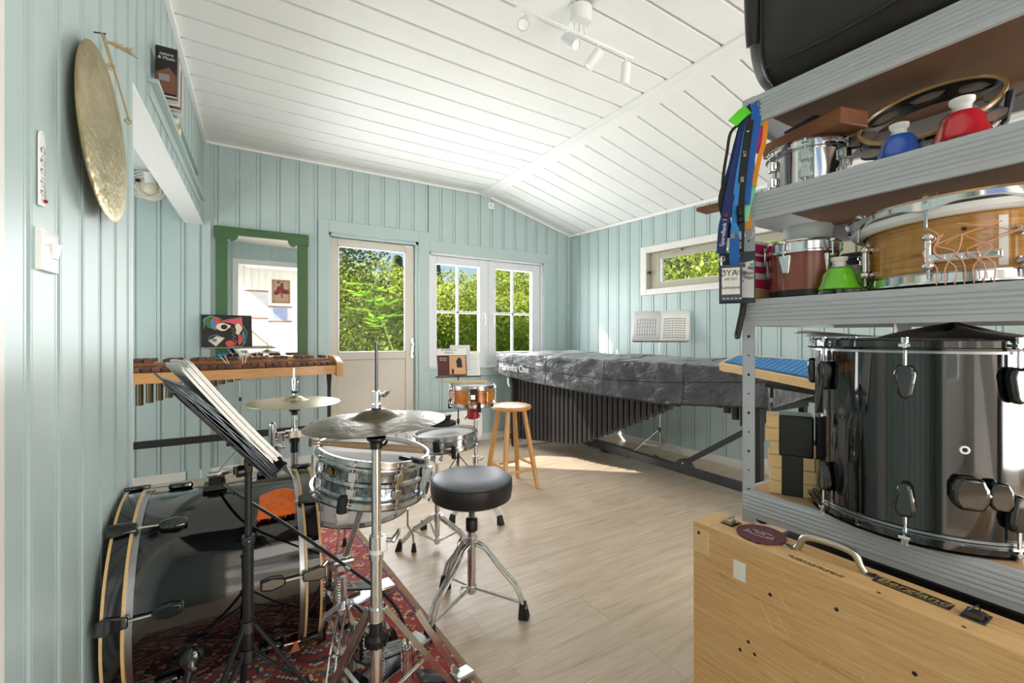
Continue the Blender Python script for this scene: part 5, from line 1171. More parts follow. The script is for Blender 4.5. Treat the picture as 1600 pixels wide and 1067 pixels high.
def snare_stand(name, label, c, drum_c, r_, feet, zt_=.20, zb=.05, tube=.011):
    o = thing(name, label, 'drum stand', (c[0], c[1], 0)); hb = V((c[0], c[1], drum_c.z - .075)); dc = V(drum_c)
    mb = MB(); mb.cyl((c[0], c[1], zb - .02), (c[0], c[1], zt_ + .14), tube + .003, n=16); mb.build('lower_tube', 'chrome', o, world=True)
    mb = MB(); mb.cyl((c[0], c[1], zt_ + .1), hb, tube, n=14); mb.build('upper_tube', 'chrome', o, world=True)
    mb = MB(); p = V((c[0], c[1], zt_ + .14)); mb.cyl(p, p + V((0, 0, .045)), tube + .007, n=14); wing(mb, p + V((0, 0, .02)) + RGT * .012, RGT, .9); mb.build('height_clamp', 'chrome_worn', o, bevel=.002, world=True)
    mb = MB(); mb.box(hb, (.034, .034, .045)); mb.cyl(hb - RGT * .035, hb + RGT * .03, .014, n=14); wing(mb, hb - RGT * .03, -RGT, 1); mb.cyl(hb, dc - V((0, 0, .028)), .009, n=10); mb.build('tilter', 'chrome_worn', o, bevel=.003, world=True)
    for k in range(3):
        a = R(-100) + 2 * PI * k / 3; d = V((math.cos(a), math.sin(a), 0)); e = dc + d * (r_ + .016)
        mb = MB(); mb.tube([dc - V((0, 0, .03)), dc + d * r_ * .5 - V((0, 0, .034)), e - V((0, 0, .022)), e + V((0, 0, .02))], .0052, 8); ar = mb.build('basket_arm', 'chrome_worn', o, world=True)
        mb = MB(); mb.tube([e - V((0, 0, .03)), e + V((0, 0, .0)), e + V((0, 0, .03))], [.012, .012, .009], 8); mb.build('rubber_grip', 'rubber', ar, world=True)
    tripod(o, c, feet, zt_, zb); return o
c_ = at(683, 800, 2.42)
snare_stand('snare_stand', 'chrome stand under the shallow white-headed snare', (c_.x, c_.y), pc - V((0, 0, .066)), .158, [tuple(on_z(622, 860, 0))[:2], tuple(on_z(738, 862, 0))[:2], (c_.x + .02, c_.y + .27)], .17, .045)
# ------------------------------------------------------------------ amber snare on its stand
oc = at(738, 601, 2.85); r_o = .133
os_ = thing('amber_snare', 'small amber-orange snare drum with sticks on it below the window', 'snare drum', oc - V((0, 0, .114)))
t_ = NT('amber'); vec = t_.coord(); t_.set(**{'Base Color': t_.ramp(t_.noise(vec, 14, 5, .6), [(.3, srgb(172, 78, 8)), (.7, srgb(226, 138, 22))]), 'Roughness': .15, 'Coat Weight': .8}); M['amber'] = t_.m
make_drum(os_, r_o, .100, 'amber', 'chrome_worn', 'head_white', 8, lug_tube, a0=R(12))
mb = MB(); a = R(-112); F = Matrix.Rotation(a, 4, 'Z'); mb.box((r_o + .012, 0, .065), (.018, .045, .075), F); mb.box((r_o + .022, 0, .08), (.012, .03, .03), F); mb.build('strainer', 'black_metal', os_, bevel=.003)
mb = MB(); mb.box((r_o + .026, -.008, .055), (.01, .028, .03), F); mb.build('strainer_plate', 'chrome', os_, bevel=.002)
for i, (a0_, b0_, lb) in enumerate((((.10, -.02), (-.12, .05), 'pale drumstick on the amber snare, nearer one'), ((.095, .01), (-.125, .075), 'pale drumstick on the amber snare, farther one'))):
    z = oc.z + .016; stick_obj(lb, V((oc.x + a0_[0], oc.y + a0_[1], z)), V((oc.x + b0_[0] - .06, oc.y + b0_[1] + .03, z + .004)), 'stick', 'pale drumsticks', .007)
c_ = at(743, 720, 2.85)
so2 = snare_stand('snare_stand', 'chrome stand under the amber snare, behind the throne', (c_.x, c_.y), oc - V((0, 0, .124)), r_o, [tuple(on_z(705, 818, 0))[:2], tuple(on_z(783, 820, 0))[:2], (c_.x + .0, c_.y + .25)], .20, .06, .012)
mb = MB(); p = at(739, 645, 2.80); mb.cyl(p + V((0, 0, -.036)), p + V((0, 0, .036)), .036, n=20); kb = mb.build('knob', 'red_knob', so2, bevel=.004, world=True)
# ------------------------------------------------------------------ throne
TX, TY = .826, 1.685
tr_ = thing('drum_throne', 'round black vinyl drum throne with grey top on a chrome tripod', 'stool', (TX, TY, 0))
zt2 = EYE + (HZ - 745) / FPX * 1.86
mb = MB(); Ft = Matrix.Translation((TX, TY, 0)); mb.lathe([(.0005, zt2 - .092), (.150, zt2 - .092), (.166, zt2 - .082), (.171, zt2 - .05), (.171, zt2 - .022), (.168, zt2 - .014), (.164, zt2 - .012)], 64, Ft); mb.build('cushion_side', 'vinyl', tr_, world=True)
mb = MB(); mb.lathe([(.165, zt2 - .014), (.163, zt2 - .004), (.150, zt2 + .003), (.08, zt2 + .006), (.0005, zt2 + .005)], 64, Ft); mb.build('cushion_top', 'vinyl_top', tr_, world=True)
mb = MB(); mb.ring((TX, TY, zt2 - .013), (0, 0, 1), .1675, .0035, 64, 6); mb.build('piping', 'vinyl', tr_, world=True)
mb = MB(); z0, z1 = .30, zt2 - .08; n_ = 40
mb.lathe([(.0125 + (.002 if i % 2 else 0), z0 + (z1 - z0) * i / 60) for i in range(61)], 20, Ft); mb.build('threaded_post', 'chrome_worn', tr_, world=True)
mb = MB(); mb.lathe([(.02, .335), (.026, .34), (.026, .385), (.022, .39), (.0125, .392)], 8, Ft); mb.build('lock_nut', 'black_plastic', tr_, bevel=.003, world=True)
mb = MB(); mb.cyl((TX, TY, .075), (TX, TY, .335), .0175, n=22); mb.build('post', 'chrome', tr_, world=True)
mb = MB(); mb.cyl((TX, TY, .268), (TX, TY, .312), .0225, n=22); wing(mb, V((TX, TY, .30)) - RGT * .02, -RGT, 1); mb.build('collar', 'chrome', tr_, bevel=.002, world=True); mb = MB(); mb.cyl((TX, TY, .085), (TX, TY, .108), .0215, n=22); wing(mb, V((TX, TY, .098)) - RGT * .018, -RGT, .8); mb.build('lower_collar', 'chrome', tr_, bevel=.002, world=True)
for f in (on_z(822, 966, 0), on_z(668, 1005, 0), on_z(694, 918, 0)):
    c0 = V((TX, TY, 0)); d = (f - c0).normalized(); L = (f - c0).length; side = V((-d.y, d.x, 0)); mb = MB()
    path = [(.022, .285), (.06, .272), (.5, .205), (.82, .13), (.93, .07), (1.0, .045)]
    for e in (-.010, .010): mb.tube([c0 + d * (a * L if a > .1 else a) + V((0, 0, z)) + side * e for a, z in path], .0068, 8)
    lg = mb.build('leg', 'chrome_worn', tr_, world=True)
    mb = MB(); mb.bar(c0 + d * .02 + V((0, 0, .097)), c0 + d * (L * .93) + V((0, 0, .062)), .011, .009); mb.build('brace', 'chrome_worn', lg, bevel=.001, world=True)
    mb = MB(); F = Matrix.Translation(f - d * .01) @ Matrix(((d.x, side.x, 0, 0), (d.y, side.y, 0, 0), (0, 0, 1, 0), (0, 0, 0, 1)))
    mb.add([(-.016, -.017, .066), (.008, -.017, .066), (.008, .017, .066), (-.016, .017, .066), (-.020, -.022, 0), (.024, -.022, 0), (.024, .022, 0), (-.020, .022, 0)], [(0, 1, 2, 3), (7, 6, 5, 4), (0, 4, 5, 1), (1, 5, 6, 2), (2, 6, 7, 3), (3, 7, 4, 0)], F); mb.build('rubber_foot', 'rubber', lg, bevel=.005, world=True)
# ------------------------------------------------------------------ pine stool
sc2 = at(799, 632, 3.42); wst = thing('wooden_stool', 'round pine bar stool with four turned legs beside the covered marimba', 'stool', (sc2.x, sc2.y, 0), (0, 0, R(-1)))
mb = MB(); mb.lathe([(.0005, sc2.z - .036), (.13, sc2.z - .036), (.15, sc2.z - .03), (.157, sc2.z - .018), (.15, sc2.z - .004), (.135, sc2.z), (.0005, sc2.z - .002)], 48); mb.build('seat', 'beech_x', wst)
zs_ = sc2.z - .036
for k in range(4):
    a = PI / 4 + PI / 2 * k; d = V((math.cos(a), math.sin(a), 0)); p, q = d * .10 + V((0, 0, zs_)), d * .205; mb = MB(); mb.tube([p, p.lerp(q, .25), p.lerp(q, .6), q], [.0165, .0185, .0195, .0145], 14); mb.build('leg', 'beech', wst)
for k in range(4):
    a, b = PI / 4 + PI / 2 * k, PI / 4 + PI / 2 * (k + 1); h_ = .18 if k % 2 else .145; rr = .10 + .105 * (1 - h_ / zs_)
    mb = MB(); mb.tube([V((math.cos(a) * rr, math.sin(a) * rr, h_)), V(((math.cos(a) + math.cos(b)) / 2 * rr, (math.sin(a) + math.sin(b)) / 2 * rr, h_)), V((math.cos(b) * rr, math.sin(b) * rr, h_))], [.0095, .012, .0095], 10); mb.build('stretcher', 'beech_x', wst)
# ------------------------------------------------------------------ wire stand with tutor books in front of the window
bp = at(716, 590, 3.3); wm, K = wire_stand('wire_music_stand', 'black wire music stand with drum tutor books, in front of the window', (bp.x, bp.y, 0), bp.z + .005, .33, .17, R(-16), 'black_metal', 16, .26)
for (u, v, label, w_, h_, x, cov, lean_, off) in ((0, 0, 'brown and cream tutor book on the wire stand, leftmost', .215, .205, -.045, 'tan', 15, -.016), (0, 0, 'grey sheet standing upright behind the tutor book', .15, .235, .02, 'grey', 13, -.002), (0, 0, 'pale loose music sheet on the wire stand, rightmost', .16, .19, .085, 'sheet', 19, -.006)):
    o = thing('music_book' if cov == 'tan' else 'music_sheet', label, 'book' if cov == 'tan' else 'sheet music', V((bp.x, bp.y, 0)) + Matrix.Rotation(R(-16), 3, 'Z') @ K(x, .006, off), (R(-lean_), 0, R(-16)))
    th_ = .008 if cov == 'tan' else .002
    mb = MB(); mb.bb((-w_ / 2, -th_, 0), (w_ / 2, 0, h_)); mb.build('pages', 'paper' if cov != 'grey' else 'paper_grey', o)
    F = axes((0, -th_ - .0004, 0), (1, 0, 0), (0, 0, 1))
    if cov == 'tan':
        mb = MB(); mb.prism([(-w_ / 2, 0), (w_ / 2, 0), (w_ / 2, h_ * .75), (-w_ / 2, h_ * .75)], .0006, F); mb.build('cover_panel', 'maroon_ink', o)
        mb = MB(); mb.prism([(-.02, .01), (.10, .01), (.10, .15), (-.02, .15)], .0010, F); mb.build('cover_picture', 'tan_ink', o)
        mb = MB(); mb.prism([(.035, .06), (.075, .06), (.07, .12), (.05, .14), (.03, .11)], .0016, F); mb.prism([(-.005, .012), (.012, .012), (.012, .05), (-.005, .05)], .0016, F); mb.build('cover_figure', 'ink', o)
        text('title', '8 WEEKS to\nFINALS', .022, 'ink', o, F @ Matrix.Translation((-.02, .183, .0)), .0003); text('subtitle', 'Drummer\nExercises', .013, 'paper', o, F @ Matrix.Translation((-.065, .125, .001)), .0003)
    else:
        mb = MB()
        for i in range(9):
            y = h_ * (.12 + .09 * i); mb.bar(F @ V((-w_ * .4, y, .0004)), F @ V((w_ * .4, y, .0004)), .003, .0003, up=F.to_3x3() @ V((0, 0, 1)))
        mb.build('print', 'grey_shade', o)
# ------------------------------------------------------------------ black stand with binder, seen edge-on over the bass drum
pb = at(388, 880, 1.25); X5, Y5 = pb.x, pb.y; z5 = lambda v: EYE + (HZ - v) / FPX * 1.25
bs = thing('black_music_stand', 'black music stand with flat desk in front of the bass drum', 'music stand', (X5, Y5, 0))
mb = MB(); mb.cyl((X5, Y5, z5(1025)), (X5, Y5, z5(838)), .0135, n=16); mb.build('lower_tube', 'black_metal', bs, world=True)
mb = MB(); mb.cyl((X5, Y5, z5(845)), (X5, Y5, z5(722)), .0095, n=16); mb.build('upper_tube', 'black_metal', bs, world=True)
mb = MB(); mb.cyl((X5, Y5, z5(848)), (X5, Y5, z5(836)), .0165, n=16); mb.ball((X5 + .0, Y5 - .017, z5(842)), .009, 10); mb.build('height_clamp', 'steel_dark', bs, world=True)
hd = V((X5, Y5, z5(722))); hinge = at(411, 712, 1.25)
mb = MB(); mb.box(hd + V((0, 0, -.01)), (.022, .022, .04)); mb.bar(hd, hinge, .022, .022); mb.cyl(hd + V((-.03, -.004, -.022)), hd + V((-.008, 0, -.022)), .016, n=16); mb.build('tilt_head', 'black_plastic', bs, bevel=.004, world=True)
mb = MB(); mb.cyl(hinge - V((0, .02, 0)), hinge + V((0, .02, 0)), .008, n=12); mb.box(hinge + V((0, .0, .018)), (.02, .012, .04)); mb.build('hinge_bracket', 'chrome_worn', bs, bevel=.002, world=True)
top_, bot_ = at(266, 608, 1.09), at(422, 748, 1.09)
up_ = (top_ - bot_).normalized(); dy = V((-.19, 1, 0)).normalized(); nn_ = up_.cross(dy) if up_.cross(dy).z > 0 else dy.cross(up_)
def Dk(q, w_, n=0): return bot_ + up_ * q + dy * w_ + nn_ * n
LQ = (top_ - bot_).length
mb = MB(); mb.add([Dk(.0, -.0, n) for n in ()] , []) if False else None
mb = MB(); F = axes(bot_ , dy, up_)
zs = F.to_3x3() @ V((0, 0, 1)); sgn = 1 if zs.dot(nn_) > 0 else -1
mb.prism([(.0, .0), (.36, .0), (.36, .25), (.31, .29), (.05, .29), (.0, .25)], .004, F @ Matrix.Translation((0, 0, -.004 if sgn > 0 else 0))); mb.build('desk', 'black_metal', bs, bevel=.001, world=True)
mb = MB(); mb.prism([(.0, -.004), (.36, -.004), (.36, .0), (.0, .0)], .05, F if sgn > 0 else F @ Matrix.Translation((0, 0, -.05))); mb.build('ledge', 'black_metal', bs, bevel=.001, world=True)
mb = MB(); mb.tube([hinge, hinge + V((0, .1, .01)), Dk(.08, .2, -.006)], .007, 8); mb.build('desk_arm', 'black_metal', bs, world=True)
for (fx, fy) in ((.225, 1.43), (-.13, 1.36), (X5 - .02, 1.53)):
    f = V((fx, fy, .012)); c0 = V((X5, Y5, 0)); d = (f - c0); d.z = 0; d.normalize(); mb = MB()
    mb.bar(c0 + d * .014 + V((0, 0, z5(975))), f + V((0, 0, .012)), .016, .007); mb.bar(c0 + d * .014 + V((0, 0, z5(1020))), (c0 + V((0, 0, z5(975)))).lerp(f, .55), .012, .006); lg = mb.build('leg', 'black_metal', bs, bevel=.001, world=True)
    mb = MB(); mb.cyl(f + V((-d.x * .03, -d.y * .03, .016)), f + V((d.x * .02, d.y * .02, .0)), .0135, .016, 12); mb.build('rubber_foot', 'rubber', lg, world=True)
for a_, b_ in ((985, 968), (1030, 1012)): mb = MB(); mb.cyl((X5, Y5, z5(a_)), (X5, Y5, z5(b_)), .019, n=14); mb.build('leg_collar', 'steel_dark', bs, world=True)
bn = thing('sheet_binder', 'open ring binder with clear sleeves and white pages on the black music stand', 'binder', Dk(.0, .1, .004))
mb = MB(); Ls = LQ * 1.0
mb.prism([(-.02, .004), (.34, .004), (.34, Ls * .98), (-.02, Ls)], .005, F @ Matrix.Translation((0, 0, .001 if sgn > 0 else -.006))); mb.build('back_cover', 'black_matte', bn, bevel=.001, world=True)
mb = MB()
for i in range(9):
    h_ = .006 + .0024 * i
    def sl(u, v, i=i, h_=h_): return F @ V((-.015 + .2 * u, .008 + (Ls - .01 - .006 * i) * v, sgn * (h_ + .010 * math.sin(PI * v) * (1 - u) * math.sin(i * 1.3 + 3 * v) ** 2)))
    mb.grid(sl, 3, 18)
t_ = NT('sleeve'); t_.set(**{'Base Color': srgb(96, 102, 110), 'Roughness': .1, 'Specular IOR Level': 1.0, 'Metallic': .4}); M['sleeve'] = t_.m
mb.build('clear_sleeves', 'sleeve', bn, solid=.0012, world=True)
mb = MB()
for i in range(7):
    def pg(u, v, i=i): return F @ V((-.016 + .34 * u + .004 * math.sin(i * 2.1), .03 + .004 * math.sin(i * 1.7) + (Ls - .035) * v, sgn * (.029 + .0036 * i + .006 * math.sin(PI * u) + (.012 * v * v if u < .5 else .006 * v))))
    mb.grid(pg, 8, 8)
mb.build('pages', 'paper', bn, solid=.0034, world=True)
mb = MB(); mb.prism([(.02, .0), (.20, .0), (.20, .075), (.02, .075)], .003, F @ Matrix.Translation((0, -.05, sgn * .035)) @ Matrix.Rotation(sgn * R(14), 4, 'X')); mb.build('flap', 'grey_shade', bn, world=True)
# ------------------------------------------------------------------ bass drum pedals
def bass_pedal(name, label, c, rz, sc=1.0, word=None, beat=True):
    """chain pedal; local +X is the toe (towards the drum)"""
    o = thing(name, label, 'pedal', c, (0, 0, rz))
    mb = MB(); mb.bb((-.17, -.045, .0), (.10, .045, .006)); mb.build('base_plate', 'steel', o, bevel=.002)
    mb = MB(); mb.bb((-.185, -.042, .006), (-.105, .042, .03)); mb.build('heel_plate', 'chrome_worn', o, bevel=.006)
    F = Matrix.Translation((-.105, 0, .032)) @ Matrix.Rotation(R(-17), 4, 'Y')
    mb = MB(); mb.prism([(0, -.04), (.16, -.043), (.215, -.034), (.228, 0), (.215, .034), (.16, .043), (0, .04)], .007, F); fb_ = mb.build('footboard', 'black_metal', o, bevel=.002)
    mb = MB(); pts = [(.02, -.026), (.12, -.03), (.175, -.022), (.19, 0), (.175, .022), (.12, .03), (.02, .026)]; mb.tube([F @ V((x, y, .008)) for x, y in pts], .0018, 5, True)
    pts = [(.05, -.012), (.10, -.016), (.13, 0), (.10, .016), (.05, .012)]; mb.tube([F @ V((x, y, .008)) for x, y in pts], .0012, 5, True); mb.build('outline', 'paper_grey', fb_)
    if word: text('lettering', word, .024, 'paper_grey', fb_, F @ Matrix.Translation((.105, 0, .0085)) @ Matrix.Rotation(R(90), 4, 'Z'), .0003)
    for s_ in (-1, 1): mb = MB(); mb.bar((.085, s_ * .052, .004), (.07, s_ * .052, .185), .014, .022, up=(1, 0, 0)); mb.build('upright', 'chrome_worn', o, bevel=.003)
    mb = MB(); mb.cyl((.07, -.06, .18), (.07, .06, .18), .008, n=12); mb.cyl((.07, -.014, .18), (.07, .014, .18), .022, n=18); mb.cyl((.07, .056, .18), (.07, .085, .175), .013, n=14); mb.build('cam_axle', 'chrome', o)
    mb = MB(); 
    for i in range(12): mb.box((.088 + .002 * (i % 2), 0, .17 - .007 * i), (.004, .010 if i % 2 else .016, .006))
    mb.build('chain', 'steel_dark', o)
    if beat:
      mb = MB(); mb.cyl((.07, 0, .18), (.045, 0, .36), .0032, n=8); bt_ = mb.build('beater_rod', 'chrome', o)
      mb = MB(); mb.lathe([(.0005, -.03), (.02, -.03), (.026, -.02), (.026, .018), (.0005, .024)], 18, Matrix.Translation((.048, 0, .37)) @ Matrix.Rotation(PI / 2, 4, 'Y')); mb.build('beater', 'white_yarn', bt_)
    mb = MB(); mb.tube([(.075 + .010 * math.cos(i * .9), .082 + .010 * math.sin(i * .9), .165 - .0016 * i) for i in range(70)], .0014, 5); mb.build('spring', 'chrome', o)
    mb = MB(); mb.cyl((.04, -.062, .03), (-.06, -.062, .022), .009, n=12); mb.box((.10, 0, .03), (.03, .07, .03)); mb.build('hoop_clamp', 'black_plastic', o, bevel=.003)
    return o
bass_pedal('bass_drum_pedal', 'dark grey chain pedal on the rug against the bass drum', (.405, 2.0, .008), R(186), 1, 'PEARL')
p2 = on_z(648, 1035, .02); bass_pedal('slave_pedal', 'dark grey twin pedal at the near edge of the rug beside the chrome cylinder', (p2.x - .10, p2.y + .03, .008), R(204), 1, 'PEARL', False)

# low black bag on the floor behind the bass drum
bb_ = thing('pedal_bag', 'low black bag lying on the floor behind the bass drum', 'bag', (.05, 2.52, 0), (0, 0, R(12)))
mb = MB(); mb.box((0, 0, .075), (.34, .22, .15)); mb.build('body', 'bag_black', bb_, bevel=.03)
mb = MB(); mb.tube(smooth([V((-.08, 0, .148)), V((-.05, 0, .185)), V((.05, 0, .185)), V((.08, 0, .148))], 5), .011, 8); mb.build('handle', 'bag_black', bb_)
# ------------------------------------------------------------------ covered marimba along the right wall
from mathutils import noise as mnoise
YA, YB = 4.20, 1.47                                   # low end, high end
def xf(y): return 2.892 - .129 * y                    # front edge
def xb(y): return 3.42 - .03 * (4.2 - y)              # back edge
ma = thing('marimba', 'large dark marimba under a black cover along the right wall', 'marimba', (2.96, 2.9, 0))
def zres(y):
    P_ = [(4.2, .07), (4.0, .075), (3.6, .12), (3.17, .168), (2.98, .235), (2.8, .32), (2.32, .56), (2.05, .70), (1.9, .70), (1.8, .645), (1.617, .52), (1.5, .43)]
    for (a, za), (b, zb_) in zip(P_, P_[1:]):
        if b <= y <= a: return zb_ + (za - zb_) * (y - b) / (a - b)
    return .5
y = 4.06; k = 0
while y > 1.56:
    p = .058 - .006 * (4.06 - y) / 2.5
    mb = MB(); x = xf(y) + .115; mb.cyl((x, y, zres(y)), (x, y, .86), p * .43, n=16); mb.build('resonator', 'tube_dark', ma, world=True); y -= p
y = 3.9; k = 0
while y > 1.62:
    p = .080 - .012 * (3.9 - y) / 2.3
    mb = MB(); x = xf(y) + .33; z_ = min(.74, zres(y) + .035); mb.cyl((x, y, z_), (x, y, .86), p * .33, n=12); mb.build('rear_resonator', 'tube_dark', ma, world=True); y -= p
for nm, f, z, h in (('front_rail', lambda y: xf(y) + .05, .86, .05), ('middle_rail', lambda y: (xf(y) + xb(y)) / 2, .86, .05), ('back_rail', lambda y: xb(y) - .06, .88, .05)):
    mb = MB(); mb.bar((f(YA - .06), YA - .06, z), (f(YB + .06), YB + .06, z), .024, h); mb.build(nm, 'frame_grey', ma, bevel=.002, world=True)
mb = MB(); mb.bar((xf(3.3) + .24, 3.3, .90), (xf(YB + .1) + .24, YB + .1, .90), .3, .022); mb.build('bar_bed', 'rosewood_b', ma, world=True)
for y_ in (3.97, 1.56):
    xa, xb2 = xf(y_) + .02, xb(y_) - .04
    for zz_ in (.70, .11): mb = MB(); mb.bar((xa, y_, zz_), (xb2, y_, zz_), .045, .05); mb.build('end_rail', 'black_metal', ma, bevel=.003, world=True)
    for x_ in (xa + .03, xb2 - .03):
        mb = MB(); mb.bb((x_ - .022, y_ - .02, .09), (x_ + .022, y_ + .02, .86)); lg = mb.build('leg', 'black_metal', ma, bevel=.003, world=True)
        mb = MB(); mb.cyl((x_ - .014, y_ - .02, .045), (x_ + .014, y_ - .02, .045), .045, n=22); mb.box((x_, y_, .085), (.05, .04, .02)); mb.build('caster', 'rubber', lg, world=True)
mb = MB(); mb.bar((2.965, 3.97, .105), (2.965, 2.84, .105), .052, .075); mb.bar((2.965, 2.86, .107), (2.965, 1.56, .107), .048, .06); mb.build('floor_beam', 'frame_grey', ma, bevel=.003, world=True)
mb = MB(); mb.prism([(2.20, .13), (2.36, .13), (2.34, .155), (2.31, .185), (2.27, .195), (2.235, .18), (2.205, .15)], .05, axes((2.94, 0, 0), (0, 1, 0), (0, 0, 1))); pv = mb.build('brace_bracket', 'frame_grey', ma, bevel=.003, world=True)
mb = MB(); mb.cyl((2.935, 2.27, .163), (2.995, 2.27, .163), .008, n=12); mb.build('pivot_bolt', 'chrome', pv, world=True)
mb = MB(); mb.bar((2.965, 2.27, .163), (2.965, 1.60, .62), .034, .05, up=(1, 0, 0)); mb.build('diagonal_brace', 'frame_grey', ma, bevel=.003, world=True)
mb = MB(); mb.tube([(xf(3.98) - .005, 3.98, .715), (xf(3.98) - .01, 3.97, .66), (xf(3.98) + .005, 3.965, .63)], .008, 8); mb.build('hook', 'white_plastic', ma, world=True)
cv = thing('marimba_cover', 'black quilted nylon cover with white lettering draped over the marimba', 'cover', (2.96, 2.9, .7))
def hemf(y):
    P_ = [(4.2, .775), (4.05, .74), (3.6, .70), (2.9, .665), (2.2, .655), (1.8, .69), (1.47, .715)]
    for (a, za), (b, zb_) in zip(P_, P_[1:]):
        if b <= y <= a: return zb_ + (za - zb_) * (y - b) / (a - b)
    return .7
NU, NV = 150, 64
prof_t = [0, .22, .26, .29, .33, .74, .78, .81, 1]
def cover(u, v):
    y = YA + (YB - YA) * u; f, b, hz = xf(y), xb(y), hemf(y); ZT = .955
    if v < .24: k = v / .24; x, z, n = f - .012 * (1 - k) * (1 if 0 < u < 1 else 0), hz + (ZT - .02 - hz) * k, V((-1, 0, .1))
    elif v < .30: a = (v - .24) / .06 * PI / 2; x, z, n = f + .02 - .02 * math.cos(a), ZT - .02 + .02 * math.sin(a), V((-math.cos(a), 0, math.sin(a)))
    elif v < .76: k = (v - .30) / .46; x, z, n = f + .02 + (b - f - .04) * k, ZT, V((0, 0, 1))
    elif v < .82: a = (v - .76) / .06 * PI / 2; x, z, n = b - .02 + .02 * math.sin(a), ZT - .02 + .02 * math.cos(a), V((math.sin(a), 0, math.cos(a)))
    else: k = (v - .82) / .18; x, z, n = b, ZT - .02 - (.24) * k, V((1, 0, 0))
    p = V((x, y, z))
    q = V((x * 2.6, y * 3.4, z * 2.6)); w1 = mnoise.noise(q) ; w2 = mnoise.noise(V((p.x * 9 + w1 * 2, p.y * 6.5, p.z * 9))) ; w3 = 1 - abs(mnoise.noise(V((p.x * 5 + p.y * 4, p.y * 7 - p.z * 8, p.z * 5)))) * 2
    d = .014 * w1 + .012 * w2 + .010 * w3
    if v < .27 and y > 3.45: d *= .25
    if v > .3 and v < .76:                                 # the cloth sags between the bars and humps along the raised row
        k = (v - .30) / .46; d += .018 * math.exp(-((k - .62) / .2) ** 2) + .012 * math.exp(-((y - 3.6) / .25) ** 2) * math.exp(-((k - .45) / .3) ** 2)
    return p + n * d
mb = MB(); mb.grid(cover, NU, NV)
for ue in (0, 1):                                           # closed ends
    yy = YA if ue == 0 else YB; ny = 12
    def endf(a, b_, ue=ue):
        if True:
            v_hi = .30 + .46 * a; pt = V(cover(ue, v_hi)); lo = V((pt.x, pt.y, (.76 if ue == 0 else .72 + .05 * a)))
            s_ = (1 if ue == 0 else -1); d = s_ * (.012 * math.sin(PI * b_) + .010 * mnoise.noise(V((pt.x * 8, b_ * 3, ue))))
            q = lo.lerp(pt, b_); q.y += d; return q
    mb.grid(endf, 24, ny)
mb.build('cloth', 'cover_black', cv, solid=.002, angle=80, world=True)
def sm_pt(y, v, o=.0015):
    u = (y - YA) / (YB - YA); p = V(cover(u, v)); return p + (V((-1, 0, .15)) if v < .25 else V((-.3, 0, 1))).normalized() * o
for ys in (3.42, 2.72, 2.02):
    mb = MB(); mb.tube([sm_pt(ys, .005 + .6 * i / 60) for i in range(61)], .0032, 5); mb.build('seam', 'black_matte', cv, world=True)
mb = MB(); mb.tube([sm_pt(YA - .02 - (YA - YB - .04) * i / 160, .175 - .05 * math.sin(i / 160 * PI)) for i in range(161)], .003, 5); mb.build('seam', 'black_matte', cv, world=True)
mb = MB(); mb.tube([sm_pt(YA - .02 - (YA - YB - .04) * i / 160, .004) for i in range(161)], .0045, 5); mb.build('hem_piping', 'black_matte', cv, world=True)
ta, tb = V((xf(4.10) - .0, 4.10, .825)), V((xf(3.60) - .0, 3.60, .825)); xd = (tb - ta).normalized()
text('lettering', 'Marimba One', .098, 'paper', cv, axes((ta + tb) / 2 + V((-.026, .02, .0)), xd, V((-.05, 0, 1))) @ Matrix.Rotation(R(-1.5), 4, 'Z'), .0008, sx=.88, world=True)
# ------------------------------------------------------------------ sheet music stand at the right wall
b_ = at(1031, 534, 4.25)
sm, K = wire_stand('chrome_music_stand', 'chrome folding music stand by the right wall holding an open score', (b_.x, b_.y, 0), b_.z, .50, .2, R(-56), 'nickel', 22, .32)
base_ = V((b_.x, b_.y, 0)); RZ = Matrix.Rotation(R(-56), 3, 'Z')
ob = thing('open_score', 'open music score with printed staves on the chrome stand by the right wall', 'sheet music', base_ + RZ @ K(0, .004, -.012), (R(-22), 0, R(-56)))
for sg, nm in ((-1, 'left_page'), (1, 'right_page')):
    mb = MB()
    def pg(u, v, sg=sg): return (sg * (.002 + .262 * u), -.004 - .020 * math.sin(PI * u) * (1 - .3 * u), .002 + .305 * v + .004 * u)
    mb.grid(pg, 12, 3); o = mb.build(nm, 'paper' if sg > 0 else 'paper_grey', ob, solid=.003)
    mb = MB()
    for i in range(9 if sg > 0 else 0):
        z = .025 + .024 * i
        for j in range(3):
            for q in range(6): x0, x1 = sg * (.03 + .034 * q), sg * (.06 + .034 * q); yv = lambda x: -.0062 - .020 * math.sin(PI * abs(x) / .262) * (1 - .3 * abs(x) / .262); mb.bar((x0, yv(x0), z + .004 * j), (x1, yv(x1), z + .004 * j), .0008, .0012, up=(0, 0, 1))
        for q in range(8): x0 = sg * (.035 + .026 * q); mb.box((x0, -.0068 - .020 * math.sin(PI * abs(x0) / .262) * (1 - .3 * abs(x0) / .262), z + .006), (.007, .0006, .006))
    for i in range(8 if sg < 0 else 0):
        x = -.045 - .024 * i
        for q in range(5): mb.box((x, -.0070 - .020 * math.sin(PI * abs(x) / .262) * (1 - .3 * abs(x) / .262), .06 + .038 * q), (.004, .0006, .028))
    mb.build('printed_music', 'ink', o)
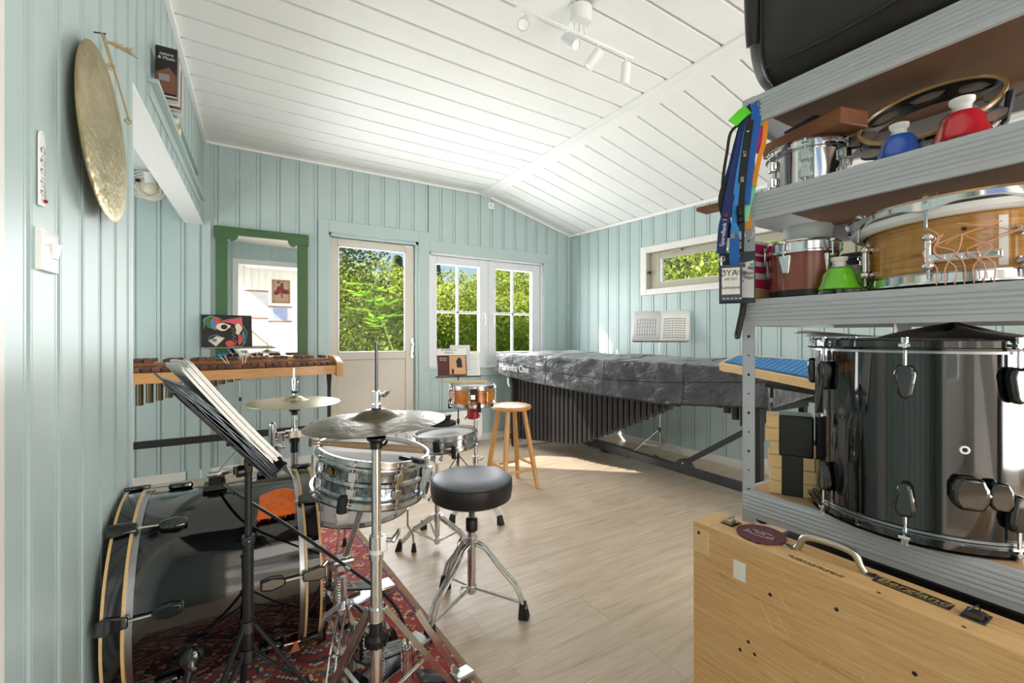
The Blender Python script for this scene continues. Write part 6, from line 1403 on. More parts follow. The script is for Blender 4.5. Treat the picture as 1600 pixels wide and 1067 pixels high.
# black cables on the floor behind the beam
cbk = thing('floor_cable', 'tangle of black cable on the floor behind the marimba beam', 'cable', (3.15, 3.1, 0))
mb = MB(); mb.tube(smooth([V((3.08, 3.55, .01)), V((3.2, 3.4, .012)), V((3.12, 3.25, .012)), V((3.26, 3.1, .012)), V((3.16, 2.95, .012)), V((3.3, 2.8, .012)), V((3.4, 2.95, .01))], 6), .006, 7); mb.build('sleeve', 'black_plastic', cbk, world=True)
mb = MB(); mb.box((3.10, 3.30, .03), (.06, .09, .05)); mb.build('power_brick', 'black_plastic', cbk, bevel=.006, world=True)
# glockenspiel resting on the high end of the cover
gA, gB = at(1176, 572, 2.35), at(1330, 594, 1.98); gd = (gB - gA); gk = thing('glockenspiel', 'pine glockenspiel with blue bars on a stand left of the black floor tom', 'glockenspiel', gA + gd * .5 + V((.05, .07, -.02)), (R(14), R(4), math.atan2(gd.y, gd.x)))
gk.scale = (.9, 1, 1)
kst = thing('black_stand', 'black column stand carrying the glockenspiel behind the shelves', 'stand', (gk.location.x + .10, gk.location.y - .10, 0))
mb = MB(); mb.cyl((0, 0, .02), (0, 0, gk.location.z - .055), .02, n=16); mb.build('column', 'black_metal', kst); mb = MB(); mb.lathe([(.0005, 0), (.16, 0), (.16, .015), (.02, .03), (.0005, .03)], 32); mb.build('foot_plate', 'black_metal', kst)
mb = MB(); mb.box((-.03, .05, gk.location.z - .045), (.30, .20, .02), rot=(R(14), R(4), math.atan2(gd.y, gd.x))); mb.build('top_plate', 'black_metal', kst)
mb = MB(); mb.prism([(-.36, -.07), (.30, -.16), (.30, -.145), (-.36, -.055)], .045); mb.prism([(-.36, .12), (.30, .16), (.30, .145), (-.36, .105)], .045); mb.bb((-.365, -.07, 0), (-.345, .12, .045)); mb.bb((.285, -.16, 0), (.305, .16, .045)); mb.build('frame', 'pine_block', gk, bevel=.002)
mb = MB(); mb.bb((-.34, -.08, .0), (.29, .12, .012)); mb.build('bottom_board', 'pine_block', gk)
for i in range(20):
    x = -.32 + .031 * i; w_ = .08 + .09 * (i / 19); mb = MB(); mb.bb((x - .0125, -w_ * .85 + .01, .045), (x + .0125, w_ * .85, .053)); mb.build('blue_bar', 'blue_sheet', gk, bevel=.001)

# ------------------------------------------------------------------ galvanised shelving unit
SX0, SX1, SY0, SY1 = 1.18, 1.70, -.19, .718
sh = thing('shelving_unit', 'grey galvanised shelving unit with brown boards at the right edge', 'shelf', (SX0, SY1, 0))
for px, py, dx, dy in ((SX0, SY1, 1, -1), (SX1, .545, -1, -1), (SX0, SY0, 1, 1), (SX1, SY0, -1, 1)):
    mb = MB(); W_ = .034; T_ = .0025
    mb.bb((px, py, 0), (px + dx * T_, py + dy * W_, 1.80)); mb.bb((px, py, 0), (px + dx * W_, py + dy * T_, 1.80)); po = mb.build('post', 'galv', sh, world=True)
    mb = MB()
    for i in range(34):
        z = .06 + .052 * i
        mb.cyl((px - dx * .0004, py + dy * .018, z), (px + dx * .0004, py + dy * .018, z), .004 if i % 2 else .0026, n=8)
    mb.build('punched_holes', 'black_matte', po, world=True)
LEV = (1.797, 1.535, 1.252, .735, .22)
BHT = .072
for z in LEV:
    mb = MB(); mb.bb((SX0 + .004, SY0 + .004, z - .012), (SX1 - .004, SY1 - .004, z)); bd_ = mb.build('shelf_board', 'board_brown', sh, world=True); mb = MB(); mb.bb((SX0 + .012, SY0 + .012, z - .0145), (SX1 - .012, SY1 - .012, z - .0122)); mb.build('underside', 'hardboard', bd_, world=True)
    P_ = [(0, 0)]
    n_ = 5
    for i in range(n_):
        a = -.008 - i * (BHT - .02) / n_; st = (BHT - .02) / n_; P_ += [(0, a), (-.0024, a - st * .25), (-.0024, a - st * .65), (0, a - st * .9)]
    P_ += [(0, -BHT), (.012, -BHT), (.012, 0)]
    for ax_ in (0, 1):
        X_, D_ = (SX0 - .0015, 1) if ax_ == 0 else (SX1 + .0015, -1)
        mb = MB(); mb.prism([(D_ * a, b) for a, b in P_], SY1 - SY0 - .004, axes((X_, SY1 - .002, z), (1, 0, 0), (0, 0, 1)))
        mb.build('long_beam', 'galv', bd_, world=True, flat=True)
        Y_ = SY1 + .0015 if ax_ == 0 else SY0 - .0015; s_ = -1 if ax_ == 0 else 1
        mb = MB(); mb.bb((SX0 + .014, Y_, z - BHT), (SX1 - .014, Y_ + s_ * .012, z)); mb.build('end_beam', 'galv', bd_, world=True)
# ------------------------------------------------------------------ black bag on top
bg_ = thing('soft_bag', 'large black padded bag lying on the top of the shelving unit', 'bag', (1.36, .3, 1.797))
def bag(u, v):
    # u along Y (far end to near end), v around the cross-section
    y = .695 - .90 * u; a = 2 * PI * v; e = .40
    c_, s_ = math.cos(a), math.sin(a); sx_, sz_ = .205 + .015 * math.sin(3 * u), .27
    end = min(1, (u / .06)) ** .5 if u < .06 else (min(1, (1 - u) / .08) ** .5)
    q = .84 + .16 * end
    x = 1.35 + sx_ * q * math.copysign(abs(c_) ** e, c_); z = 1.797 + sz_ * 1.0 + sz_ * q * math.copysign(abs(s_) ** e, s_)
    w_ = .012 * mnoise.noise(V((x * 5, y * 5, z * 5))) + .006 * mnoise.noise(V((x * 14, y * 9, z * 12)))
    x += w_ * c_ * 1.6; z = max(1.799, z + w_ * s_)
    if z < 1.83: x = 1.35 + (x - 1.35) * .93
    return (x, y, z)
mb = MB(); mb.grid(bag, 60, 72); 
mb.grid(lambda u, v: tuple(V(bag(0, v)).lerp(V((1.35, .70, 2.06)), u)), 6, 72); mb.grid(lambda u, v: tuple(V(bag(1, v)).lerp(V((1.35, -.205, 2.06)), u)), 6, 72)
mb.build('body', 'bag_black', bg_, angle=70, world=True)
def bag_pt(u, v, o=.004): p = V(bag(u, v)); c0 = V((1.35, p.y, 2.067)); return p + (p - c0).normalized() * o
for v0, nm in ((.60, 'piping'), (.46, 'piping')):
    mb = MB(); mb.tube([bag_pt(.06 + .9 * i / 60, v0 + .01 * math.sin(i * .12), .003) for i in range(61)], .0045, 6); mb.build(nm, 'vinyl', bg_, world=True)
mb = MB(); mb.tube([bag_pt(.055, .25 + .5 * i / 30, .003) for i in range(31)], .0045, 6); mb.build('piping', 'vinyl', bg_, world=True)
mb = MB(); pts = [bag_pt(.02, .42, .004), bag_pt(.03, .455, .02), bag_pt(.03, .48, .026), bag_pt(.03, .51, .018), bag_pt(.025, .54, .004)]; mb.tube(smooth(pts, 5), .016, 10); mb.build('handle', 'bag_black', bg_, world=True)
# ------------------------------------------------------------------ shelf two: small chrome drum, block, tambourine, bells
S2 = 1.5355
cd = thing('chrome_hand_drum', 'small chrome drum on the second shelf under a wooden block', 'drum', (1.345, .626, S2 + .014))
make_drum(cd, .088, .105, 'chrome', 'chrome', 'head_white', 6, lug_imperial, hoop_h=.014, a0=R(200))
wb = thing('wood_block', 'brown wooden block with metal bits on the small chrome drum', 'block', (1.325, .612, S2 + .138), (0, 0, R(74)))
mb = MB(); mb.bb((-.118, -.045, 0), (.118, .045, .042)); mb.build('body', 'walnut', wb, bevel=.003)
mb = MB(); mb.bb((-.04, .01, .042), (.0, .03, .054)); mb.bb((.02, .01, .042), (.05, .03, .056)); mb.tube([(-.06, .02, .044), (-.03, .025, .06), (.06, .025, .056)], .004, 6); mb.build('metal_bits', 'steel_dark', wb, bevel=.001)
plain('jingle_steel', (205, 203, 196), .38, .55, var=.06)
tb_ = thing('tambourine', 'wooden rimmed tambourine with jingles leaning on the second shelf', 'tambourine', (1.375, .385, S2 + .128), Euler((R(4), R(-44), 0)).to_matrix().to_4x4())
TR, TWD = .128, .046
mb = MB(); mb.lathe([(TR - .005, -TWD / 2), (TR, -TWD / 2), (TR, TWD / 2), (TR - .005, TWD / 2), (TR - .005, -TWD / 2)], 64); mb.build('frame', 'black_matte', tb_)
mb = MB(); mb.lathe([(TR - .0055, TWD / 2 - .006), (TR + .001, TWD / 2 - .006), (TR + .001, TWD / 2 + .001), (TR - .0055, TWD / 2 + .001), (TR - .0055, TWD / 2 - .006)], 64); mb.build('wood_edge', 'hoop_wood', tb_)
mb = MB(); mb.lathe([(TR - .0055, -TWD / 2 - .001), (TR + .0012, -TWD / 2 - .001), (TR + .0012, -TWD / 2 + .008), (TR - .0055, -TWD / 2 + .008), (TR - .0055, -TWD / 2 - .001)], 64); mb.lathe([(TR - .0056, -TWD / 2 + .006), (TR - .0056, TWD / 2 - .006)], 64); mb.build('rim_band', 'black_matte', tb_)
for k in range(8):
    a = 2 * PI * k / 8 + .2; d = V((math.cos(a), math.sin(a), 0)); mb = MB(); F = Matrix.Translation(d * (TR - .004))
    for z in (-.0035, .0035): mb.lathe([(.0005, z + math.copysign(.005, z)), (.015, z + math.copysign(.004, z)), (.034, z)], 22, F)
    mb.cyl(d * (TR - .004) - V((0, 0, .022)), d * (TR - .004) + V((0, 0, .022)), .0016, n=6); mb.build('jingle', 'jingle_steel', tb_)
def desk_bell(label, c, mat_, s=1.0, rot=(0, 0, 0)):
    o = thing('desk_bell', label, 'bell', c, rot, 'coloured desk bells')
    mb = MB(); mb.lathe([(.046 * s, .003), (.046 * s, .008), (.03 * s, .012)], 32); mb.lathe([(.05 * s, .0), (.05 * s, .003), (.045 * s, .005)], 32); mb.build('base', 'clear_plastic', o)
    mb = MB(); mb.lathe([(.043 * s, .010 * s), (.045 * s, .013 * s), (.040 * s, .022 * s), (.034 * s, .038 * s), (.030 * s, .054 * s), (.023 * s, .063 * s), (.0005, .066 * s)], 36); mb.build('dome', mat_, o)
    mb = MB(); mb.lathe([(.0135 * s, .066 * s), (.0135 * s, .078 * s), (.0175 * s, .083 * s), (.018 * s, .090 * s), (.0005, .091 * s)], 24); mb.build('button', 'white_plastic', o)
    mb = MB(); mb.cyl((0, 0, .004), (0, 0, .055 * s), .006 * s, n=10); mb.build('clapper_post', 'white_plastic', o)
    for k in range(3):
        a = .6 + 2 * PI * k / 3; d = V((math.cos(a), math.sin(a), 0)); mb = MB(); mb.tube([d * .05 * s + V((0, 0, .003)), d * .04 * s + V((0, 0, .045 * s)), d * .013 * s + V((0, 0, .071 * s))], .004 * s, 6); mb.build('cage_strut', 'clear_plastic', o)
    return o
desk_bell('blue desk bell in front of the tambourine on the second shelf', (1.262, .402, S2 + .002), 'blue_bell', 1.0)
desk_bell('red desk bell right of the tambourine on the second shelf', (1.262, .300, S2 + .002), 'red_bell', 1.12)
hk_ = thing('bent_rod', 'black bent metal rod right of the red bell on the second shelf', 'rod', (1.31, .262, S2))
mb = MB(); mb.tube([(1.30, .315, S2 + .012), (1.33, .275, S2 + .03), (1.345, .255, S2 + .06), (1.35, .248, S2 + .12)], [.005, .006, .006, .008], 8); mb.build('rod', 'black_metal', hk_, world=True)
sl_ = thing('wooden_ruler', 'thin wooden strip sticking out past the far end of the second shelf', 'wood strip', (1.24, .74, S2 + .001), (0, 0, R(6)))
mb = MB(); mb.bb((-.03, -.16, 0), (.03, .14, .012)); mb.build('strip', 'walnut', sl_, bevel=.002)
# ------------------------------------------------------------------ shelf three
S3 = 1.2525
wd = thing('mahogany_drum', 'small reddish wooden drum with chrome lugs on the third shelf', 'drum', (1.272, .608, S3))
mb = MB(); mb.lathe([(.070, .0), (.0735, .012), (.0755, .02), (.0775, .075), (.0785, .122), (.072, .122)], 56); mb.build('shell', 'mahogany', wd)
mb = MB(); mb.lathe([(.0005, .0), (.070, .0), (.0745, .004), (.0755, .018), (.0735, .02)], 48); mb.build('base_ring', 'black_plastic', wd)
mb = MB(); mb.lathe([(.080, .112), (.0865, .112), (.0865, .116), (.082, .119), (.082, .138), (.085, .141), (.083, .145), (.079, .145), (.079, .112)], 56); mb.build('rim', 'chrome', wd)
mb = MB(); mb.lathe([(.0005, .130), (.079, .130), (.081, .124)], 48); mb.build('head', 'head_white', wd)
for k in range(5):
    a = R(178) + 2 * PI * k / 5; F = Matrix.Rotation(a, 4, 'Z')
    mb = MB(); mb.add([F @ V(p) for p in ((.078, -.017, .108), (.078, .017, .108), (.0765, .009, .058), (.0765, -.009, .058), (.088, -.015, .106), (.088, .015, .106), (.083, .007, .060), (.083, -.007, .060))], [(0, 1, 2, 3), (4, 5, 6, 7), (0, 1, 5, 4), (1, 2, 6, 5), (2, 3, 7, 6), (3, 0, 4, 7)]); lg = mb.build('lug', 'chrome', wd, bevel=.003)
    mb = MB(); mb.cyl(F @ V((.089, 0, .10)), F @ V((.089, 0, .137)), .003, n=8); mb.ball(F @ V((.089, 0, .139)), .007, 10); mb.build('tension_bolt', 'chrome', lg)
gr = thing('grey_roll', 'grey plastic tape roll lying on the reddish wooden drum', 'roll', (1.282, .600, S3 + .146))
mb = MB(); mb.lathe([(.022, 0), (.054, 0), (.056, .004), (.056, .040), (.053, .044), (.030, .046), (.022, .044), (.022, 0)], 44); mb.build('roll', 'grey_roll', gr)
mb = MB(); mb.lathe([(.0005, .047), (.026, .047), (.028, .044)], 30); mb.build('core_cap', 'head_white', gr)
desk_bell('green desk bell in front, left of the big striped snare on the third shelf', (1.235, .508, S3 + .002), 'green_bell', .98)
desk_bell('second green desk bell half hidden behind the big striped snare', (1.33, .508, S3 + .002), 'green_bell', .85)
bx = thing('cardboard_box', 'kraft cardboard box at the back of the third shelf', 'box', (1.52, .47, S3))
mb = MB(); mb.bb((-.06, -.12, 0), (.06, .12, .10)); mb.build('carton', 'kraft', bx, bevel=.002)
mb = MB(); mb.bb((-.061, -.02, .0), (.0605, .02, .1005)); mb.build('packing_tape', 'board_brown', bx)
lc = thing('shadow_block', 'added black block on the bottom shelf, standing in for the shadow behind the plywood case', 'case', (1.44, .26, .2205))  # black block added to darken the gap where shadow lies under the shelf
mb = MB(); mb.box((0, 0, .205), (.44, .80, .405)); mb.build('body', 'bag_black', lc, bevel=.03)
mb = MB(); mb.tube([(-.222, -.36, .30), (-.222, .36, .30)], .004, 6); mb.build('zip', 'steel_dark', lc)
pu = thing('black_pouch', 'flat black pouch lying on the cardboard box', 'pouch', (1.52, .50, S3 + .102))
mb = MB(); mb.box((0, 0, .018), (.10, .22, .036)); mb.build('pouch', 'bag_black', pu, bevel=.012)
mb = MB(); mb.tube([(-.051, -.09, .02), (-.052, .09, .02)], .003, 6); mb.build('zip', 'steel_dark', pu)
zc_ = V((1.365, .332, S3 + .006)); zs2 = thing('striped_snare', 'large snare drum with glossy striped wood shell and raised chrome hoop on the third shelf', 'snare drum', zc_)
ZR_, ZH = .160, .150
mb = MB(); mb.lathe([(ZR_ - .006, .006), (ZR_, .006), (ZR_, ZH), (ZR_ - .006, ZH)], 80); mb.build('shell', 'zebra', zs2)
mb = MB(); mb.lathe([(ZR_ + .004, .0), (ZR_ + .018, .0), (ZR_ + .018, .004), (ZR_ + .008, .006), (ZR_ + .007, .020), (ZR_ + .012, .023), (ZR_ + .004, .024), (ZR_ + .004, .0)], 80); mb.build('hoop', 'chrome', zs2)
mb = MB(); mb.lathe([(.0005, .003), (ZR_ + .003, .003), (ZR_ + .004, .012)], 64); mb.build('bottom_head', 'head_white', zs2)
tilt = Matrix.Rotation(R(-2), 4, 'X'); Ft = Matrix.Translation((0, 0, ZH - .018)) @ tilt
mb = MB(); mb.lathe([(.166, .0), (.180, .0), (.187, .006), (.187, .018), (.166, .020), (.0005, .022)], 80, Ft); mb.build('batter_head', 'head_white', zs2)
mb = MB()
def hoopz(a): return .014 + .010 * (abs(math.cos(a * 5))) ** 3
n_ = 120; vs = []; 
for k in range(n_):
    a = 2 * PI * k / n_; lo = .012 + .010 * (1 - abs(math.cos(a * 4)) ** 6)
    for r_, z in ((.188, lo), (.196, lo + .002), (.195, .034), (.199, .038), (.190, .040), (.187, .036)): vs.append(Ft @ V((r_ * math.cos(a), r_ * math.sin(a), z)))
fs = [(k * 6 + j, ((k + 1) % n_) * 6 + j, ((k + 1) % n_) * 6 + (j + 1) % 6, k * 6 + (j + 1) % 6) for k in range(n_) for j in range(6)]
mb.add(vs, fs); mb.build('raised_hoop', 'chrome', zs2)
for k in range(8):
    a = R(164) + PI / 4 * k + .28; d = V((math.cos(a), math.sin(a), 0)); mb = MB()
    mb.cyl(d * (ZR_ + .018) + V((0, 0, .042)), d * (ZR_ + .018) + V((0, 0, .088)), .0055, n=12)
    for z in (.036, .094): mb.ball(d * (ZR_ + .018) + V((0, 0, z)), .0105, 14, (1, 1, .85)); mb.cyl(d * (ZR_ - .001) + V((0, 0, z)), d * (ZR_ + .018) + V((0, 0, z)), .0052, n=10); mb.cyl(d * (ZR_ - .001) + V((0, 0, z)), d * (ZR_ + .006) + V((0, 0, z)), .009, n=12)
    lg = mb.build('tube_lug', 'chrome', zs2)
    mb = MB(); mb.cyl(d * (ZR_ + .018) + V((0, 0, .010)), d * (ZR_ + .018) + V((0, 0, .03)), .0026, n=8); mb.build('tension_rod', 'chrome_worn', lg); mb = MB(); q = V((d.x * .191, d.y * .191, ZH)); mb.cyl(q + V((0, 0, -.038)), q + V((0, 0, .012)), .003, n=8); mb.cyl(q + V((0, 0, .010)), q + V((0, 0, .024)), .0055, n=8); mb.build('tension_rod', 'chrome_worn', lg)
a = R(197); d = V((math.cos(a), math.sin(a), 0)); tq = V((-d.y, d.x, 0))
mb = MB(); mb.box(d * (ZR_ + .010) + V((0, 0, .050)), (.016, .10, .016), rot=(0, 0, a))
for i in range(4): mb.box(d * (ZR_ + .017) + tq * (-.036 + .024 * i) + V((0, 0, .050)), (.010, .018, .012), rot=(0, 0, a))
mb.build('wire_butt', 'chrome', zs2, bevel=.002)
mb = MB(); r2 = random.Random(21)
for i in range(7):
    s0 = tq * (-.04 + .013 * i) + d * (ZR_ + .02); mb.tube(smooth([s0 + V((0, 0, -.004)), s0 + d * .006 + V((0, 0, .03)), s0 + tq * r2.uniform(-.03, .03) + d * .014 + V((0, 0, .06)), s0 + tq * r2.uniform(-.06, .04) + d * .010 + V((0, 0, .085 + r2.uniform(-.01, .02))), s0 + tq * r2.uniform(-.05, .05) + d * .004 + V((0, 0, .10 + r2.uniform(-.04, .025)))], 4), .0011, 5)
mb.build('loose_cord', 'wire_pink', zs2)
mb = MB(); mb.lathe([(ZR_ + .0006, .03), (ZR_ + .0006, .125)], 6, a0=R(214), a1=R(219)); mb.build('white_tape', 'paper', zs2)
mb = MB(); d2 = V((math.cos(R(197)), math.sin(R(197)), 0)); mb.cyl(d2 * (ZR_ - .001) + V((0, 0, .105)), d2 * (ZR_ + .0012) + V((0, 0, .105)), .004, n=12); mb.build('vent_hole', 'black_matte', zs2)
pt_ = at(1487, 281, 1.0); pl = thing('paper_label', 'small kraft paper label standing on the hoop of the striped snare', 'label', V((1.305, .36, S3 + ZH + .032)), (0, R(-4), R(-50)))
mb = MB(); mb.grid(lambda u, v: (-.015 + .03 * u, .003 * math.sin(PI * u), .036 * v), 6, 2); mb.build('tag', 'kraft', pl, solid=.0008)
text('number', '100', .013, 'ink', pl, axes((0, -.001, .018), (1, 0, 0), (0, 0, 1)), .0003)
pk = thing('striped_booklet', 'booklet with pink and white stripes standing at the far end of the third shelf', 'booklet', (1.262, .700, S3), (R(-3), 0, R(-2)))
HB_ = .165
mb = MB(); mb.bb((-.07, -.004, 0), (.07, .0, HB_)); mb.build('cover', 'paper', pk)
mb = MB()
for a, b in ((.032, .058), (.075, .094), (.108, .123)): mb.bb((-.0702, -.0046, a), (.0702, -.004, b))
mb.build('stripes', 'pink_dark', pk); mb = MB(); mb.bb((-.0702, -.0046, .13), (.0702, -.004, .157)); mb.build('header_band', 'pink_dark', pk)
mb = MB(); mb.bb((-.0702, -.0046, .0), (.0702, -.004, .03)); mb.build('footer_band', 'tan_ink', pk)
# ------------------------------------------------------------------ shelf four: black floor tom, wrapped blocks
S4 = .7355
bt2 = thing('black_floor_tom', 'large glossy black floor tom standing on the lowest visible shelf', 'floor tom', (1.352, .392, S4 + .014))
TRD, THT = .203, .385
def dir_to(u, c): # angle on a drum at centre c facing photo column u
    r_ = (u - 800) / FPX; dx, dy = SN + r_ * CS, CS - r_ * SN; best = None
    for i in range(3600):
        a_ = 2 * PI * i / 3600; x, y = c[0] + TRD * math.cos(a_), c[1] + TRD * math.sin(a_)
        if (x * math.cos(a_) + y * math.sin(a_)) - (c[0] * math.cos(a_) + c[1] * math.sin(a_)) < 0: pass
        if x * math.cos(a_) + y * math.sin(a_) < 0:
            e = abs(x * dy - y * dx)
            if best is None or e < best[0]: best = (e, a_)
    return best[1]
A0L = dir_to(1415, (1.352, .392))
mb = MB(); mb.lathe([(TRD - .006, 0), (TRD, 0), (TRD, THT), (TRD - .006, THT)], 96); mb.build('shell', 'black_gloss', bt2)
mb = MB(); mb.lathe([(.0005, THT + .006), (TRD - .004, THT + .006), (TRD + .003, THT + .002), (TRD + .004, THT - .006)], 72); mb.build('batter_head', 'black_matte', bt2)
mb = MB(); mb.lathe([(.0005, -.004), (TRD - .004, -.004), (TRD + .003, -.002), (TRD + .004, .006)], 72); mb.build('bottom_head', 'black_matte', bt2)
for z, up in ((THT, 1), (0, -1)):
    mb = MB(); r_ = TRD + .006; mb.lathe([(r_ - .002, z - up * .010), (r_ + .010, z - up * .010), (r_ + .011, z - up * .006), (r_ + .002, z - up * .004), (r_ + .002, z + up * .009), (r_ + .007, z + up * .011), (r_ + .005, z + up * .014), (r_ - .002, z + up * .014), (r_ - .002, z - up * .010)], 96); mb.build('hoop', 'black_gloss', bt2)
    mb = MB(); mb.lathe([(TRD + .001, z - up * .016), (TRD + .006, z - up * .016), (TRD + .006, z - up * .011), (TRD + .001, z - up * .011)], 96); mb.build('flesh_hoop', 'steel', bt2)
for k in range(8):
    a = A0L + PI / 4 * k
    for z, up in ((THT, 1), (0, -1)):
        F = Matrix.Translation((0, 0, z)) @ Matrix.Rotation(a, 4, 'Z')
        mb = MB(); X_ = F @ Matrix.Translation((TRD, 0, -up * .058)) @ Matrix(((0, 0, 1, 0), (1, 0, 0, 0), (0, up, 0, 0), (0, 0, 0, 1)))
        mb.prism([(-.013, .018), (.013, .018), (.018, .0), (.012, -.04), (.006, -.05), (-.006, -.05), (-.012, -.04), (-.018, 0)], .020, X_); lg = mb.build('lug', 'black_gloss', bt2, bevel=.006)
        mb = MB(); mb.cyl(F @ V((TRD + .013, 0, -up * .045)), F @ V((TRD + .013, 0, up * .010)), .0032, n=8); mb.cyl(F @ V((TRD + .013, 0, up * .005)), F @ V((TRD + .013, 0, up * .016)), .006, n=8); mb.box(F @ V((TRD + .012, 0, up * .0)), (.014, .018, .006), rot=(0, 0, a)); mb.build('tension_rod', 'chrome', lg)
av = dir_to(1507, (1.352, .392)); ab = dir_to(1510, (1.352, .392)); aw = dir_to(1556, (1.352, .392))
d = V((math.cos(av), math.sin(av), 0)); mb = MB(); mb.ring(d * TRD + V((0, 0, .185)), d, .0062, .0022, 20, 8); mb.build('vent_grommet', 'white_plastic', bt2)
mb = MB(); mb.cyl(d * (TRD - .001) + V((0, 0, .185)), d * (TRD + .0006) + V((0, 0, .185)), .005, n=14); mb.build('vent_hole', 'black_matte', bt2)
F = Matrix.Translation(V((math.cos(ab), math.sin(ab), 0)) * TRD + V((0, 0, .105))) @ Matrix(((-math.sin(ab), 0, math.cos(ab), 0), (math.cos(ab), 0, math.sin(ab), 0), (0, 1, 0, 0), (0, 0, 0, 1)))
mb = MB(); mb.prism([(-.018, -.031), (.018, -.031), (.027, -.012), (.027, .012), (.018, .031), (-.018, .031), (-.027, .012), (-.027, -.012)], .022, F); lb_ = mb.build('leg_bracket', 'black_gloss', bt2, bevel=.007)
mb = MB(); dw = V((math.cos(aw), math.sin(aw), 0)); p = dw * (TRD + .012) + V((0, 0, .105)); F2 = F @ Matrix.Translation((-.058, 0, .012)); sg2 = 1
F2 = Matrix.Translation(p - V((math.cos(aw), math.sin(aw), 0)) * .012) @ F.to_3x3().to_4x4(); mb.prism([(-.010, -.026), (.010, -.026), (.017, -.012), (.017, .012), (.010, .026), (-.010, .026), (-.017, .012), (-.017, -.012)], .014, F2 @ Matrix.Translation((0, 0, .008))); mb.build('wing_bolt', 'black_gloss', lb_, bevel=.004)
mb = MB(); mb.cyl(V((math.cos(ab), math.sin(ab), 0)) * (TRD + .014) + V((0, 0, .105)), p + dw * .004, .005, n=10); mb.build('bolt_shaft', 'chrome', lb_)
cl_ = thing('black_cloth', 'crumpled black cloth lying on top of the black floor tom', 'cloth', (1.36, .36, S4 + .014 + THT + .012))
mb = MB()
def clo(u, v):
    a = 2 * PI * v; r_ = u * (.115 + .03 * math.sin(3 * a + 1)); x, y = r_ * math.cos(a), r_ * math.sin(a)
    return (x + .02, y - .02, .002 + (1 - u) ** .8 * (.018 + .02 * math.sin(2 * a + .6) ** 2) * 1.0 + .006 * mnoise.noise(V((x * 30, y * 30, 0))) * (1 - u))
mb.grid(clo, 14, 40); mb.build('cloth', 'bag_black', cl_, angle=80)
pw = thing('loose_papers', 'loose paper sheet and clear sleeve lying on the far side of the black floor tom', 'paper', (1.31, .50, S4 + .014 + THT + .016))
mb = MB(); mb.grid(lambda u, v: (-.09 + .15 * u, -.04 + .12 * v, .001 + .012 * math.sin(PI * u) * v), 8, 4); mb.build('sheet', 'paper_grey', pw, solid=.0008)
mb = MB(); mb.grid(lambda u, v: (-.10 + .17 * u, -.03 + .13 * v, .004 + .014 * math.sin(PI * u + .4) * v), 8, 4); mb.build('clear_sleeve', 'clear_plastic', pw)
wbk = thing('wrapped_blocks', 'stack of six pine blocks bound with black tape beside the black floor tom', 'wood blocks', (1.262, .628, S4), (0, 0, R(-62)))
wbk.scale = (.82, .9, 1.0)
for i in range(6):
    sh_ = (.0, .006, -.004, .002, -.012, -.008)[i]
    mb = MB(); mb.bb((-.066 + sh_, -.042, .0345 * i + .0003), (.062 + sh_, .042, .0345 * (i + 1) - .0004)); mb.build('block', 'pine_block', wbk, bevel=.002)
mb = MB(); mb.box((-.002, 0, .052), (.058, .090, .106)); mb.build('tape_band', 'tape_black', wbk, bevel=.003)
mb = MB(); mb.box((.008, 0, .156), (.095, .091, .108)); mb.build('tape_wrap', 'tape_black', wbk, bevel=.006)
# ------------------------------------------------------------------ lanyards hung over the post
def ribbon(mb, pts, w_, th=.0012, face=None):
    w_ = w_ * 1.55
    """flat strap through points; its width lies across the line of sight of the room side"""
    pts = smooth([V(p) for p in pts], 5); fa = V(face or (-.8, -.55, 0)).normalized(); L_, R_ = [], []
    for i, p in enumerate(pts):
        d = (pts[min(i + 1, len(pts) - 1)] - pts[max(i - 1, 0)]).normalized(); s_ = d.cross(fa).normalized(); L_.append(p - s_ * w_ / 2); R_.append(p + s_ * w_ / 2)
    n = len(pts); vs = L_ + R_ + [p + fa * th for p in L_] + [p + fa * th for p in R_]; fs = []
    for i in range(n - 1):
        fs += [(i, i + 1, n + i + 1, n + i), (2 * n + i, 3 * n + i, 3 * n + i + 1, 2 * n + i + 1), (i, 2 * n + i, 2 * n + i + 1, i + 1), (n + i, n + i + 1, 3 * n + i + 1, 3 * n + i)]
    mb.add(vs, fs)
def lanyard(label, strands, mat_, w_=.016, extra=None):
    o = thing('lanyard', label, 'lanyard', V(strands[0][0]), group='lanyards on the shelf post')
    for st in strands: mb = MB(); ribbon(mb, st, w_); mb.build('strap', mat_, o, world=True)
    return o
def px(lst, t0, dt=0): return [at(u, v, t0 + dt * i) for i, (u, v) in enumerate(lst)]
o = lanyard('thin black cord lanyard, outermost left of the hanging bunch', [px([(1178, 168), (1160, 190), (1142, 207), (1136, 238), (1131, 268), (1129, 292), (1131, 312)], 1.215)], 'black_matte', .005)
o = lanyard('wide plain black lanyard behind the navy one', [px([(1172, 172), (1158, 215), (1143, 265), (1131, 300), (1129, 318), (1133, 337), (1139, 372)], 1.212)], 'black_matte', .014)
nv = lanyard('navy blue lanyard with white lettering and red dot', [px([(1180, 164), (1168, 176), (1162, 200), (1157, 229), (1148, 268), (1140, 308), (1134, 338), (1130, 356), (1127, 396)], 1.203, -.001), px([(1166, 180), (1150, 240), (1140, 290), (1136, 340)], 1.209)], 'blue_navy', .0155)
fa = V((-.8, -.55, 0)).normalized(); d_ = (at(1128, 388, 1.193) - at(1134, 340, 1.193)).normalized(); F = axes(at(1130.5, 363, 1.190), -d_, fa.cross(-d_))
text('lettering', 'SpareBank 1', .0150, 'paper', nv, F, .0003, world=True)
mb = MB(); mb.cyl(at(1134, 336, 1.193), at(1134, 336, 1.193) + fa * .003, .0050, n=18); mb.build('red_dot', 'red_knob', nv, world=True)
